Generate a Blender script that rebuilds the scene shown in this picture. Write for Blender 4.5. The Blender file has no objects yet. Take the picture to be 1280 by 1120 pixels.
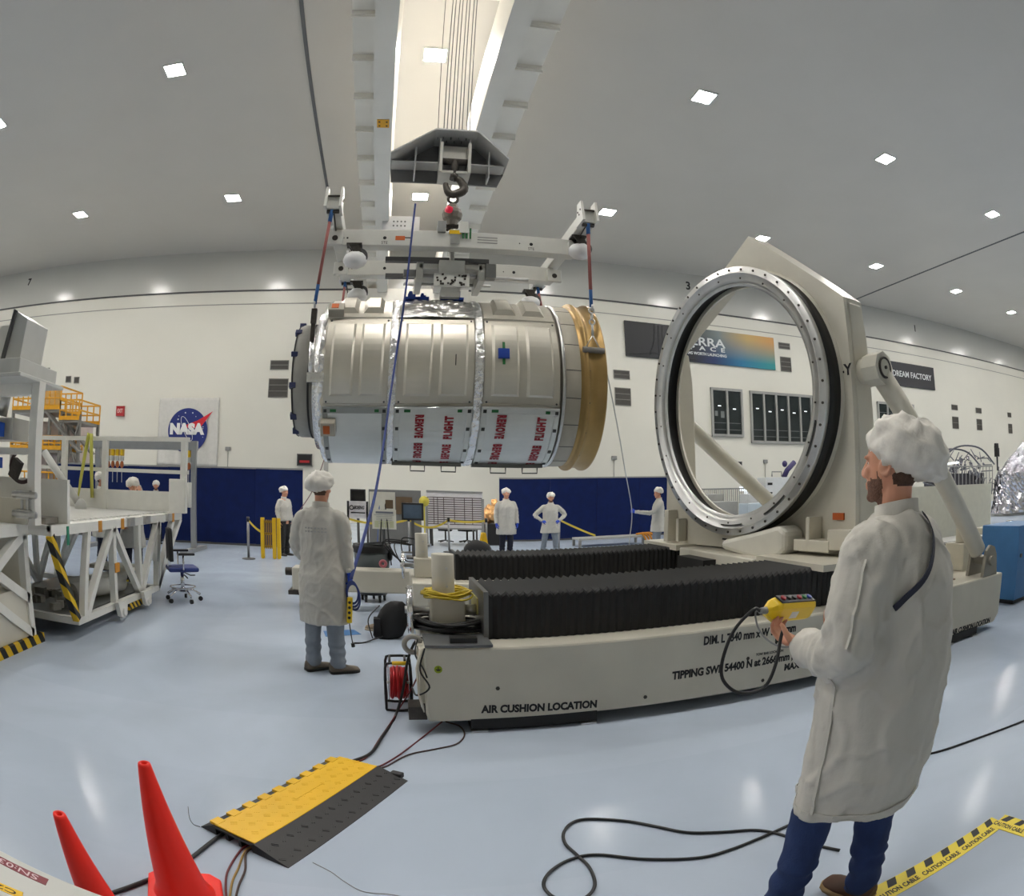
import bpy, math, random
from mathutils import Vector, Matrix, noise, Euler
random.seed(7)
S = bpy.context.scene
COL = S.collection
PI = math.pi
V = Vector

# ------------------------------------------------------------------ camera / lens
CAM_H = 1.75
F, K3, K5, YAW, PITCH, ROLL = 804.1623, -0.0979, -0.0009, 0.1884, 0.0663, 0.0033

def cam_axes():
    cy, sy, cp, sp, cr, sr = math.cos(YAW), math.sin(YAW), math.cos(PITCH), math.sin(PITCH), math.cos(ROLL), math.sin(ROLL)
    fwd = V((sy*cp, cy*cp, sp)); right = V((cy, -sy, 0)); up = right.cross(fwd)
    return cr*right + sr*up, -sr*right + cr*up, fwd
AX_R, AX_U, AX_F = cam_axes()

def theta_of(r):
    th = r
    for _ in range(30):
        th -= (th + K3*th**3 + K5*th**5 - r)/(1 + 3*K3*th*th + 5*K5*th**4)
    return th

def ray(x, y):
    dx, dy = x-640.0, y-560.0
    th = theta_of(math.hypot(dx, dy)/F); ph = math.atan2(dy, dx)
    return AX_R*(math.sin(th)*math.cos(ph)) - AX_U*(math.sin(th)*math.sin(ph)) + AX_F*math.cos(th)

def onz(x, y, z=0.0):
    d = ray(x, y); return d*((z-CAM_H)/d.z) + V((0, 0, CAM_H))
def ony(x, y, Y):
    d = ray(x, y); return d*(Y/d.y) + V((0, 0, CAM_H))
def onx(x, y, X):
    d = ray(x, y); return d*(X/d.x) + V((0, 0, CAM_H))

def make_camera():
    cd = bpy.data.cameras.new('camera'); co = bpy.data.objects.new('camera', cd); COL.objects.link(co)
    cd.type = 'PANO'
    cd.panorama_type = 'FISHEYE_LENS_POLYNOMIAL'
    cd.sensor_fit = 'HORIZONTAL'; cd.sensor_width = 36.0; cd.sensor_height = 31.5
    # least-squares odd/even polynomial theta(r), r in mm on the sensor
    mm = 36.0/1280.0
    cols = 4; A = [[0.0]*cols for _ in range(cols)]; b = [0.0]*cols
    for i in range(1, 240):
        r = i*4.0*mm
        th = theta_of(r/mm/F)
        row = [(r/25)**p for p in (1, 2, 3, 4)]
        for p in range(cols):
            b[p] += row[p]*th
            for q in range(cols): A[p][q] += row[p]*row[q]
    for p in range(cols):
        piv = max(range(p, cols), key=lambda t: abs(A[t][p])); A[p], A[piv] = A[piv], A[p]; b[p], b[piv] = b[piv], b[p]
        for q in range(p+1, cols):
            f = A[q][p]/A[p][p]; b[q] -= f*b[p]
            for t in range(p, cols): A[q][t] -= f*A[p][t]
    k = [0]*cols
    for p in reversed(range(cols)):
        k[p] = (b[p]-sum(A[p][q]*k[q] for q in range(p+1, cols)))/A[p][p]
    k = [k[i]/25**(i+1) for i in range(cols)]
    cd.fisheye_fov = math.radians(200)
    cd.fisheye_polynomial_k0 = 0.0
    cd.fisheye_polynomial_k1, cd.fisheye_polynomial_k2, cd.fisheye_polynomial_k3, cd.fisheye_polynomial_k4 = [-t for t in k]
    m = Matrix((AX_R, AX_U, -AX_F)).transposed().to_4x4(); m.translation = V((0, 0, CAM_H))
    co.matrix_world = m
    cd.clip_start = 0.05; cd.clip_end = 300
    S.camera = co

# ------------------------------------------------------------------ materials
MATS = {}
def mat(name, col, rough=0.5, metal=0.0, var=0.04, vscale=6.0, bump=0.0, bscale=40.0, emit=0.0, spec=0.5, coat=0.0, trans=0.0, alpha=1.0, aniso=None, sss=0.0):
    if name in MATS: return MATS[name]
    m = bpy.data.materials.new(name); m.use_nodes = True
    nt = m.node_tree; p = nt.nodes['Principled BSDF']
    c = (col[0], col[1], col[2], 1)
    p.inputs['Base Color'].default_value = c
    p.inputs['Roughness'].default_value = rough; p.inputs['Metallic'].default_value = metal
    p.inputs['Specular IOR Level'].default_value = spec
    if coat: p.inputs['Coat Weight'].default_value = coat; p.inputs['Coat Roughness'].default_value = 0.1
    if trans: p.inputs['Transmission Weight'].default_value = trans
    if alpha < 1: p.inputs['Alpha'].default_value = alpha
    if sss: p.inputs['Subsurface Weight'].default_value = sss; p.inputs['Subsurface Radius'].default_value = (.01, .004, .002)
    if emit: p.inputs['Emission Color'].default_value = c; p.inputs['Emission Strength'].default_value = emit
    tc = nt.nodes.new('ShaderNodeTexCoord')
    if var:
        nz = nt.nodes.new('ShaderNodeTexNoise'); nz.inputs['Scale'].default_value = vscale; nz.inputs['Detail'].default_value = 5
        nt.links.new(tc.outputs['Object'], nz.inputs['Vector'])
        mr = nt.nodes.new('ShaderNodeMapRange'); mr.inputs['From Min'].default_value = .3; mr.inputs['From Max'].default_value = .7
        mr.inputs['To Min'].default_value = 1-var; mr.inputs['To Max'].default_value = 1+var
        nt.links.new(nz.outputs['Fac'], mr.inputs['Value'])
        vm = nt.nodes.new('ShaderNodeVectorMath'); vm.operation = 'SCALE'; vm.inputs[0].default_value = col[:3]
        nt.links.new(mr.outputs['Result'], vm.inputs['Scale']); nt.links.new(vm.outputs['Vector'], p.inputs['Base Color'])
    if bump:
        bz = nt.nodes.new('ShaderNodeTexNoise'); bz.inputs['Scale'].default_value = bscale; bz.inputs['Detail'].default_value = 4
        nt.links.new(tc.outputs['Object'], bz.inputs['Vector'])
        bn = nt.nodes.new('ShaderNodeBump'); bn.inputs['Strength'].default_value = bump; bn.inputs['Distance'].default_value = 0.02
        nt.links.new(bz.outputs['Fac'], bn.inputs['Height']); nt.links.new(bn.outputs['Normal'], p.inputs['Normal'])
    MATS[name] = m
    return m

def srgb(r, g, b):
    f = lambda c: (c/255/12.92) if c/255 <= 0.04045 else ((c/255+0.055)/1.055)**2.4
    return (f(r), f(g), f(b))

def stripes(name, c1, c2, scale, vec=(1, 1, 1), rough=.5, duty=.5):
    """diagonal hazard stripes in object space"""
    if name in MATS: return MATS[name]
    m = mat(name, c1, rough, var=0)
    nt = m.node_tree; p = nt.nodes['Principled BSDF']
    tc = nt.nodes.new('ShaderNodeTexCoord')
    dp = nt.nodes.new('ShaderNodeVectorMath'); dp.operation = 'DOT_PRODUCT'; dp.inputs[1].default_value = [v*scale for v in vec]
    nt.links.new(tc.outputs['Object'], dp.inputs[0])
    fr = nt.nodes.new('ShaderNodeMath'); fr.operation = 'FRACT'; nt.links.new(dp.outputs['Value'], fr.inputs[0])
    gt = nt.nodes.new('ShaderNodeMath'); gt.operation = 'GREATER_THAN'; gt.inputs[1].default_value = duty; nt.links.new(fr.outputs[0], gt.inputs[0])
    mx = nt.nodes.new('ShaderNodeMix'); mx.data_type = 'RGBA'
    mx.inputs[6].default_value = (*c1, 1); mx.inputs[7].default_value = (*c2, 1)
    nt.links.new(gt.outputs[0], mx.inputs[0]); nt.links.new(mx.outputs[2], p.inputs['Base Color'])
    return m

# ------------------------------------------------------------------ object helpers
def wm(o):
    m = Matrix.Identity(4)
    while o is not None:
        m = o.matrix_basis @ m if True else m
        o = o.parent
    return m

def tag(o, label=None, cat=None, group=None, kind=None):
    if label: o['label'] = label
    if cat: o['category'] = cat
    if group: o['group'] = group
    if kind: o['kind'] = kind
    return o

def thing(name, label, cat, loc=(0, 0, 0), rz=0.0, group=None):
    o = bpy.data.objects.new(name, None); COL.objects.link(o)
    o.empty_display_size = 0.1
    o.location = loc; o.rotation_euler = (0, 0, rz)
    return tag(o, label, cat, group)

def basis(o):
    return Matrix.LocRotScale(o.location, o.rotation_euler.to_quaternion(), o.scale)
def wmat(o):
    m = Matrix.Identity(4)
    while o is not None:
        m = basis(o) @ m; o = o.parent
    return m

def copy_tree(o, parent=None, label=None, group=None):
    c = o.copy(); COL.objects.link(c); c.parent = parent
    if label: c['label'] = label
    if group: c['group'] = group
    for ch in list(o.children): copy_tree(ch, c)
    return c

RENAME = {'plate_marks': 'plate_mark', 'bolt_holes': 'bolt_hole', 'ring_bolts': 'ring_bolt', 'case_slot': 'case_slot'}
SPLIT = set('walkway_bracket plate_mark panel_screw fastener_pad green_mark skirt_joint ring_bolt cover_tab beam_marking bolt_hole gear_box cushion_foot plug_bolt motor_screw ring_groove front_bracket carriage_plate valve_block orange_tape clamp_plate cabinet_vent caster film_patch board_foot cuff button warning_lettering axis_lettering tape_lettering easel_leg lug sign_post banner_lettering green_tape gate_latch box_port case_slot slide_rail screw_shaft'.split())
class MB:
    """mesh builder: collects shapes in LOCAL coordinates, builds ONE object"""
    def __init__(s): s.v = []; s.f = []; s.m = []; s.sm = []; s.st = []
    def add(s, vs, fs, mi=0, smooth=False):
        n = len(s.v); s.st.append(n); s.v += [V(t) for t in vs]
        for f in fs: s.f.append([i+n for i in f]); s.m.append(mi); s.sm.append(smooth)
        return s
    def box(s, c, d, rz=0, mi=0, rot=None):
        hx, hy, hz = d[0]/2, d[1]/2, d[2]/2
        R = rot.to_matrix() if isinstance(rot, Euler) else (rot if rot is not None else Matrix.Rotation(rz, 3, 'Z'))
        vs = [V(c)+R @ V((x*hx, y*hy, z*hz)) for x in (-1, 1) for y in (-1, 1) for z in (-1, 1)]
        return s.add(vs, [(0, 1, 3, 2), (4, 6, 7, 5), (0, 4, 5, 1), (2, 3, 7, 6), (0, 2, 6, 4), (1, 5, 7, 3)], mi)
    def box2(s, a, b, mi=0):
        a, b = V(a), V(b); return s.box((a+b)/2, [abs(b[i]-a[i]) for i in range(3)], mi=mi)
    def beam(s, p0, p1, w, h, up=(0, 0, 1), mi=0):
        p0, p1 = V(p0), V(p1); d = p1-p0; L = d.length
        if L < 1e-6: return s
        z = d/L; u = V(up)
        if abs(z.dot(u)) > .99: u = V((0, 1, 0))
        x = u.cross(z).normalized(); y = z.cross(x)
        R = Matrix((x, y, z)).transposed()
        return s.box((p0+p1)/2, (w, h, L), rot=R, mi=mi)
    def cyl(s, p0, p1, r0, r1=None, n=16, mi=0, caps=True, smooth=True):
        r1 = r0 if r1 is None else r1
        p0, p1 = V(p0), V(p1); z = (p1-p0).normalized(); u = V((0, 0, 1)) if abs(z.z) < .9 else V((1, 0, 0))
        x = u.cross(z).normalized(); y = z.cross(x)
        vs = []
        for i in range(n):
            a = 2*PI*i/n; d = x*math.cos(a)+y*math.sin(a); vs += [p0+d*r0, p1+d*r1]
        fs = [(2*i, 2*((i+1) % n), 2*((i+1) % n)+1, 2*i+1) for i in range(n)]
        s.add(vs, fs, mi, smooth)
        if caps:
            b = len(s.v)-2*n
            s.f.append([b+2*i for i in reversed(range(n))]); s.m.append(mi); s.sm.append(False)
            s.f.append([b+2*i+1 for i in range(n)]); s.m.append(mi); s.sm.append(False)
        return s
    def tube(s, pts, r, n=8, mi=0, closed=False, caps=True, flat=None):
        pts = [V(p) for p in pts]; N = len(pts)
        if N < 2: return s
        rs = r if isinstance(r, (list, tuple)) else [r]*N
        vs = []; up = None
        for i, p in enumerate(pts):
            a = pts[(i-1) % N] if (closed or i > 0) else p; b = pts[(i+1) % N] if (closed or i < N-1) else p
            t = (b-a).normalized() if (b-a).length > 1e-9 else V((0, 0, 1))
            if up is None: up = V((0, 0, 1)) if abs(t.z) < .9 else V((1, 0, 0))
            x = up.cross(t)
            if x.length < 1e-4: x = V((1, 0, 0)).cross(t)
            x.normalize(); y = t.cross(x); up = y
            for k in range(n):
                an = 2*PI*k/n
                vs.append(p+(x*math.cos(an)*(flat[0] if flat else 1)+y*math.sin(an)*(flat[1] if flat else 1))*rs[i])
        fs = []
        for i in range(N if closed else N-1):
            j = (i+1) % N
            for k in range(n): fs.append((i*n+k, i*n+(k+1) % n, j*n+(k+1) % n, j*n+k))
        s.add(vs, fs, mi, True)
        if caps and not closed:
            b = len(s.v)-N*n
            s.f.append([b+k for k in reversed(range(n))]); s.m.append(mi); s.sm.append(False)
            s.f.append([b+(N-1)*n+k for k in range(n)]); s.m.append(mi); s.sm.append(False)
        return s
    def loft(s, rings, mi=0, caps=True, smooth=True, closed=False):
        n = len(rings[0]); N = len(rings); vs = [p for r in rings for p in r]; fs = []
        for i in range(N if closed else N-1):
            j = (i+1) % N
            for k in range(n): fs.append((i*n+k, i*n+(k+1) % n, j*n+(k+1) % n, j*n+k))
        if caps and not closed: fs += [tuple(reversed(range(n))), tuple((N-1)*n+k for k in range(n))]
        return s.add(vs, fs, mi, smooth)
    def lathe(s, prof, o=(0, 0, 0), axis='Z', n=48, mi=0, smooth=True, a0=0, a1=2*PI, R=None):
        """prof: list of (radius, height)"""
        full = abs(a1-a0-2*PI) < 1e-6; M = n if full else n+1
        vs = []; o = V(o)
        for r, h in prof:
            for k in range(M):
                a = a0+(a1-a0)*k/n; c, q = math.cos(a)*r, math.sin(a)*r
                p = V((c, q, h)) if axis == 'Z' else (V((h, c, q)) if axis == 'X' else V((q, h, c)))
                if R is not None: p = R @ p
                vs.append(o+p)
        fs = []
        for i in range(len(prof)-1):
            for k in range(n):
                k2 = (k+1) % M; fs.append((i*M+k, i*M+k2, (i+1)*M+k2, (i+1)*M+k))
        return s.add(vs, fs, mi, smooth)
    def prism(s, poly, h, o=(0, 0, 0), ex=(1, 0, 0), ey=(0, 1, 0), mi=0):
        """polygon (list of 2D) spanned by ex, ey at o, extruded along ex x ey by h"""
        ex, ey, o = V(ex), V(ey), V(o); nz = ex.cross(ey).normalized()*h; n = len(poly)
        a = [o+ex*p[0]+ey*p[1] for p in poly]; vs = a+[p+nz for p in a]
        fs = [tuple(reversed(range(n))), tuple(range(n, 2*n))]+[(i, (i+1) % n, n+(i+1) % n, n+i) for i in range(n)]
        return s.add(vs, fs, mi)
    def ball(s, c, r, n=16, m=10, mi=0, rot=None):
        rx, ry, rz = r if isinstance(r, (tuple, list)) else (r, r, r)
        R = rot if rot is not None else Matrix.Identity(3)
        vs = [V(c)+R @ V((0, 0, rz))]
        for i in range(1, m):
            t = PI*i/m
            for k in range(n):
                a = 2*PI*k/n; vs.append(V(c)+R @ V((rx*math.sin(t)*math.cos(a), ry*math.sin(t)*math.sin(a), rz*math.cos(t))))
        vs.append(V(c)+R @ V((0, 0, -rz)))
        fs = [(0, 1+k, 1+(k+1) % n) for k in range(n)]
        for i in range(m-2):
            for k in range(n): fs.append((1+i*n+k, 1+(i+1)*n+k, 1+(i+1)*n+(k+1) % n, 1+i*n+(k+1) % n))
        e = len(vs)-1; fs += [(e, 1+(m-2)*n+(k+1) % n, 1+(m-2)*n+k) for k in range(n)]
        return s.add(vs, fs, mi, True)
    def torus(s, c, R, r, ax=(0, 0, 1), n=32, m=8, mi=0, a0=0, a1=2*PI):
        z = V(ax).normalized(); u = V((1, 0, 0)) if abs(z.x) < .9 else V((0, 1, 0))
        x = (u-z*u.dot(z)).normalized(); y = z.cross(x); c = V(c)
        full = abs(a1-a0-2*PI) < 1e-6
        pts = [c+(x*math.cos(a0+(a1-a0)*i/n)+y*math.sin(a0+(a1-a0)*i/n))*R for i in range(n if full else n+1)]
        return s.tube(pts, r, m, mi, closed=full)
    def build(s, name, mats, parent=None, bev=0, segs=2, world=False, rec=True):
        name = RENAME.get(name, name)
        if name in SPLIT and len(s.st) > 1:
            first = None
            for q in s.pieces():
                o = q.build_one(name, mats, parent, bev, segs, world, rec); first = first or o
            return first
        return s.build_one(name, mats, parent, bev, segs, world, rec)
    def pieces(s, margin=.006):
        n = len(s.st); ends = s.st[1:]+[len(s.v)]; bb = []
        for a, b in zip(s.st, ends):
            P = s.v[a:b]; bb.append(([min(p[i] for p in P)-margin for i in range(3)], [max(p[i] for p in P)+margin for i in range(3)]))
        grp = list(range(n))
        def find(i):
            while grp[i] != i: i = grp[i]
            return i
        for i in range(n):
            for j in range(i):
                if all(bb[i][0][k] <= bb[j][1][k] and bb[j][0][k] <= bb[i][1][k] for k in range(3)): grp[find(i)] = find(j)
        import bisect
        out = {}
        own = [find(bisect.bisect_right(s.st, k)-1) for k in range(len(s.v))]
        for g in sorted(set(own)):
            q = MB(); mp = {}
            for k, w_ in enumerate(own):
                if w_ == g: mp[k] = len(q.v); q.v.append(s.v[k])
            for f, m, sm in zip(s.f, s.m, s.sm):
                if own[f[0]] == g: q.f.append([mp[i] for i in f]); q.m.append(m); q.sm.append(sm)
            q.st = [0]; out[g] = q
        return list(out.values())
    def build_one(s, name, mats, parent=None, bev=0, segs=2, world=False, rec=True):
        me = bpy.data.meshes.new(name)
        vs = s.v
        if parent is not None and world:
            inv = wmat(parent).inverted(); vs = [inv @ p for p in vs]
        me.from_pydata([tuple(p) for p in vs], [], s.f)
        for m in (mats if isinstance(mats, (list, tuple)) else [mats]): me.materials.append(m)
        me.polygons.foreach_set('material_index', s.m); me.polygons.foreach_set('use_smooth', s.sm)
        me.update()
        if rec:
            import bmesh
            bm = bmesh.new(); bm.from_mesh(me); bmesh.ops.recalc_face_normals(bm, faces=bm.faces); bm.to_mesh(me); bm.free()
        o = bpy.data.objects.new(name, me); COL.objects.link(o)
        if parent is not None: o.parent = parent
        if bev:
            b = o.modifiers.new('bevel', 'BEVEL'); b.width = bev; b.segments = segs; b.limit_method = 'ANGLE'; b.angle_limit = math.radians(40)
        return o

def text_mesh(txt, size, off=0.0, ex=0.0, align='CENTER', shear=0.0, space=1.0, line=1.0):
    c = bpy.data.curves.new('lettering', 'FONT'); c.body = txt; c.size = size; c.align_x = align; c.align_y = 'CENTER'
    c.offset = off; c.extrude = ex; c.shear = shear; c.space_character = space; c.space_line = line; c.resolution_u = 3
    o = bpy.data.objects.new('lettering', c); me = bpy.data.meshes.new_from_object(o)
    vs = [v.co.copy() for v in me.vertices]; fs = [tuple(p.vertices) for p in me.polygons]
    bpy.data.objects.remove(o); bpy.data.curves.remove(c); bpy.data.meshes.remove(me)
    return vs, fs

def lettering(mb, txt, o, ex, ey, size, off=0.0, ex_t=0.0015, mi=0, align='CENTER', shear=0, space=1.0, width=None, line=1.0):
    """adds flat raised letters to a builder: o = centre, ex/ey = text axes; width forces the total width"""
    vs, fs = text_mesh(txt, size, off, ex_t, align, shear, space, line)
    ex, ey, o = V(ex).normalized(), V(ey).normalized(), V(o); n = ex.cross(ey)
    k = 1.0
    if width:
        xs = [v.x for v in vs]; k = width/max(1e-6, max(xs)-min(xs))
        if align == 'CENTER':
            mid = (max(xs)+min(xs))/2; o = o-ex*mid*k
    mb.add([o+ex*v.x*k+ey*v.y+n*(v.z+ex_t) for v in vs], fs, mi)
    return mb

def remeshed(mb, vox, smooth=2, name='tmp', disp=None):
    """fuse a builder's shapes into one continuous skin, returns (verts, faces)"""
    o = mb.build(name, [])
    r = o.modifiers.new('r', 'REMESH'); r.mode = 'VOXEL'; r.voxel_size = vox
    if smooth:
        q = o.modifiers.new('s', 'SMOOTH'); q.iterations = smooth; q.factor = .5
    dg = bpy.context.evaluated_depsgraph_get(); dg.update()
    me = bpy.data.meshes.new_from_object(o.evaluated_get(dg))
    vs = [v.co.copy() for v in me.vertices]; ns = [v.normal.copy() for v in me.vertices]; fs = [tuple(p.vertices) for p in me.polygons]
    old = o.data; bpy.data.objects.remove(o); bpy.data.meshes.remove(old); bpy.data.meshes.remove(me)
    if disp: vs = [v+n*disp(v, n) for v, n in zip(vs, ns)]
    return vs, fs
def catmull(pts, k=6):
    pts = [V(p) for p in pts]; P = [pts[0]*2-pts[1]]+pts+[pts[-1]*2-pts[-2]]; out = []
    for i in range(1, len(P)-2):
        a, b, c, d = P[i-1:i+3]
        for t in range(k):
            u = t/k
            out.append(.5*((2*b)+(c-a)*u+(2*a-5*b+4*c-d)*u*u+(3*b-a-3*c+d)*u**3))
    out.append(pts[-1]); return out
EXPOSURE = 0.0
LAMP = 290.0
FLOORC = (182, 193, 208)
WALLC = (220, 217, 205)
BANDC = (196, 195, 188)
CEILC = (200, 195, 186)
make_camera()
S.view_settings.view_transform = 'Standard'; S.view_settings.look = 'None'; S.view_settings.gamma = 1.0; S.view_settings.exposure = EXPOSURE
S.view_settings.use_curve_mapping = False
w = bpy.data.worlds.new('world'); S.world = w; w.use_nodes = True
w.node_tree.nodes['Background'].inputs[0].default_value = (.5, .5, .5, 1); w.node_tree.nodes['Background'].inputs[1].default_value = 0.02

# ---- shared materials
M_WHITE = mat('white_paint', srgb(196, 195, 188), .42, var=.03, vscale=3)
M_WHITE2 = mat('white_enamel', srgb(202, 202, 197), .35, var=.03)
M_CREAM = mat('cream_machine_paint', srgb(208, 203, 188), .35, var=.05, vscale=2.5, bump=.02, bscale=25)
M_GREY = mat('grey_paint', srgb(140, 140, 138), .5, var=.05)
M_DKGREY = mat('dark_grey_paint', srgb(78, 78, 78), .5, var=.08)
M_BLACK = mat('black_rubber', srgb(26, 26, 27), .55, var=.1)
M_BLKPL = mat('black_plastic', srgb(20, 20, 21), .35, var=.1)
M_STEEL = mat('brushed_steel', (.55, .55, .54), .32, 1.0, var=.08, vscale=14)
M_CHROME = mat('chrome', (.75, .75, .76), .12, 1.0, var=.03)
M_DKSTEEL = mat('dark_steel', srgb(74, 70, 66), .45, .7, var=.2, vscale=20)
M_BLUE = mat('blue_drape_panel', srgb(8, 29, 82), .75, var=.12, vscale=4, spec=.25)
M_YEL = mat('safety_yellow', srgb(232, 188, 24), .45, var=.06)
M_ORY = mat('orange_yellow_paint', srgb(222, 160, 34), .45, var=.08)
M_TXT = mat('black_lettering', srgb(24, 24, 25), .6, var=0)
M_RED = mat('red_lettering', srgb(150, 26, 40), .5, var=0)
M_HAZ = stripes('hazard_tape', srgb(220, 180, 30), srgb(25, 25, 26), 8.0, (0, 1, 1))
M_LAMP = mat('lamp_glow', (1.0, .97, .92), emit=LAMP, var=0)
M_GLASS = mat('dark_window_glass', srgb(44, 50, 50), .06, var=.3, vscale=.8, spec=.6)

# ---- shell
X0, X1, Y0, YW = -42.0, 72.0, -14.0, 33.0
ZT = .3237*YW+CAM_H; ZC = .3963*YW+CAM_H

def floor_material():
    m = mat('floor_epoxy', srgb(158, 170, 182), .16, var=.0, spec=.5)
    nt = m.node_tree; p = nt.nodes['Principled BSDF']; tc = nt.nodes.new('ShaderNodeTexCoord')
    n1 = nt.nodes.new('ShaderNodeTexNoise'); n1.inputs['Scale'].default_value = .7; n1.inputs['Detail'].default_value = 6; n1.inputs['Distortion'].default_value = .6
    n2 = nt.nodes.new('ShaderNodeTexNoise'); n2.inputs['Scale'].default_value = 9; n2.inputs['Detail'].default_value = 6
    br = nt.nodes.new('ShaderNodeTexBrick'); br.inputs['Scale'].default_value = .22; br.inputs['Mortar Size'].default_value = .0
    br.inputs['Color1'].default_value = (1, 1, 1, 1); br.inputs['Color2'].default_value = (.94, .95, .96, 1)
    for n in (n1, n2, br): nt.links.new(tc.outputs['Object'], n.inputs['Vector'])
    cr = nt.nodes.new('ShaderNodeValToRGB'); cr.color_ramp.elements[0].position = .3; cr.color_ramp.elements[1].position = .72
    cr.color_ramp.elements[0].color = (*[c*.88 for c in srgb(*FLOORC)], 1); cr.color_ramp.elements[1].color = (*[c*1.06 for c in srgb(*FLOORC)], 1)
    nt.links.new(n1.outputs['Fac'], cr.inputs['Fac'])
    mx = nt.nodes.new('ShaderNodeMix'); mx.data_type = 'RGBA'; mx.blend_type = 'MULTIPLY'; mx.inputs[0].default_value = 1
    nt.links.new(cr.outputs['Color'], mx.inputs[6]); nt.links.new(br.outputs['Color'], mx.inputs[7]); nt.links.new(mx.outputs[2], p.inputs['Base Color'])
    mr = nt.nodes.new('ShaderNodeMapRange'); mr.inputs['To Min'].default_value = .1; mr.inputs['To Max'].default_value = .24; p.inputs['Specular IOR Level'].default_value = .05
    nt.links.new(n2.outputs['Fac'], mr.inputs['Value']); nt.links.new(mr.outputs['Result'], p.inputs['Roughness'])
    return m

def wall_material(name, col, rough, bscale=.45, bs=.12):
    m = mat(name, srgb(*col), rough, var=.02, vscale=.35)
    nt = m.node_tree; p = nt.nodes['Principled BSDF']; tc = nt.nodes.new('ShaderNodeTexCoord')
    nz = nt.nodes.new('ShaderNodeTexNoise'); nz.inputs['Scale'].default_value = bscale; nz.inputs['Detail'].default_value = 2
    nt.links.new(tc.outputs['Object'], nz.inputs['Vector'])
    bn = nt.nodes.new('ShaderNodeBump'); bn.inputs['Strength'].default_value = bs; bn.inputs['Distance'].default_value = .25
    nt.links.new(nz.outputs['Fac'], bn.inputs['Height']); nt.links.new(bn.outputs['Normal'], p.inputs['Normal'])
    return m
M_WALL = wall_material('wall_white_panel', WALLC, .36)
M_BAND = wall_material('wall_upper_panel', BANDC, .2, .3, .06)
M_CEIL = wall_material('ceiling_panel', CEILC, .38, .25, .2)

def struct(name, a, b, m):
    return tag(MB().box2(a, b).build(name, m), kind='structure')
struct('floor', (X0, Y0, -.2), (X1, YW+.3, 0), floor_material())
struct('ceiling', (X0, Y0, ZC), (X1, YW+.3, ZC+.3), M_CEIL)
struct('wall_back', (X0, YW, 0), (X1, YW+.3, ZT), M_WALL)
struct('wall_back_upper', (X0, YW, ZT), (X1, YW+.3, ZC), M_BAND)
struct('wall_left', (X0-.3, Y0, 0), (X0, YW+.3, ZC), M_WALL)
struct('wall_right', (X1, Y0, 0), (X1+.3, YW+.3, ZC), M_WALL)
struct('wall_front', (X0, Y0-.3, 0), (X1, Y0, ZC), M_WALL)
struct('trim_1', (X0, YW-.05, ZT-.06), (X1, YW, ZT+.03), M_DKGREY)
zz = ony(89, 392, YW).z
struct('trim_2', (X0, YW-.015, zz-.03), (X1, YW, zz+.02), mat('joint_grey', srgb(150, 148, 142), .6))
for i, xx in enumerate((-.2677*13.08, 2.3531*13.08)):
    struct('trim_%d' % (i+3), (xx-.06, Y0, ZC-.03), (xx+.06, YW, ZC), mat('ceiling_joint_grey', srgb(98, 99, 100), .6))
# downpipe-like wall corner and access panels
px0 = ony(407, 600, YW)
struct('trim_5', (px0.x-.12, YW-.1, 0), (px0.x+.12, YW, ony(407, 575, YW).z+3), mat('pilaster_grey', srgb(172, 170, 162), .5))

# ---- ceiling lamps: recessed square fittings on a regular grid
HC = ZC-CAM_H
def ceiling_light(x, y, label, shown):
    t = thing('ceiling_light', label, 'light', (x, y, ZC), 0, 'recessed ceiling lights')
    q = .33
    fr = MB()
    for sx, sy, w_, d_ in ((-1, 0, .06, .78), (1, 0, .06, .78), (0, -1, .66, .06), (0, 1, .66, .06)):
        fr.box((sx*.36, sy*.36, -.02), (w_, d_, .04))
    fr.build('lamp_frame', M_WHITE2, t)
    MB().box((0, 0, -.012), (.66, .66, .02)).build('lamp_lens', M_LAMP, t)
    return t
rows = {-2: 'in the row above the camera', -1: 'in the row before the crane hook'}
lnames = {}
seen = {(-2, 0): 'square ceiling light at the far left edge of the front row', (-1, 0): 'bright square ceiling light left of the crane bridge, front row',
        (0, 0): 'square ceiling light between the two crane girders, beside the hoist ropes', (1, 0): 'bright square ceiling light first to the right of the crane bridge, front row',
        (2, 0): 'square ceiling light second to the right of the crane bridge, front row', (3, 0): 'square ceiling light third to the right of the crane bridge, front row',
        (-2, 1): 'square ceiling light above the large wall number 7, back row', (-1, 1): 'square ceiling light left of the lifting frame, back row',
        (0, 1): 'square ceiling light seen under the hook block, back row', (1, 1): 'square ceiling light right of the lifting frame, back row',
        (2, 1): 'square ceiling light just above the peak of the white ring frame', (3, 1): 'square ceiling light first right of the ring frame peak, back row',
        (4, 1): 'square ceiling light second right of the ring frame peak, back row', (5, 1): 'square ceiling light third right of the ring frame peak, back row'}
for j in (-1, 0, 1):
    for i in range(-4, 8):
        x = (.054+i*.6751)*HC; y = (1.1864+j*.8024)*HC
        if not (X0+1 < x < X1-1): continue
        if (i, j) == (0, 0): x, y = onz(544, 68, ZC)[:2]
        lb = seen.get((i, j), 'recessed square ceiling light beyond the edge of the picture')
        ceiling_light(x, y, lb, (i, j) in seen)

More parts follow.
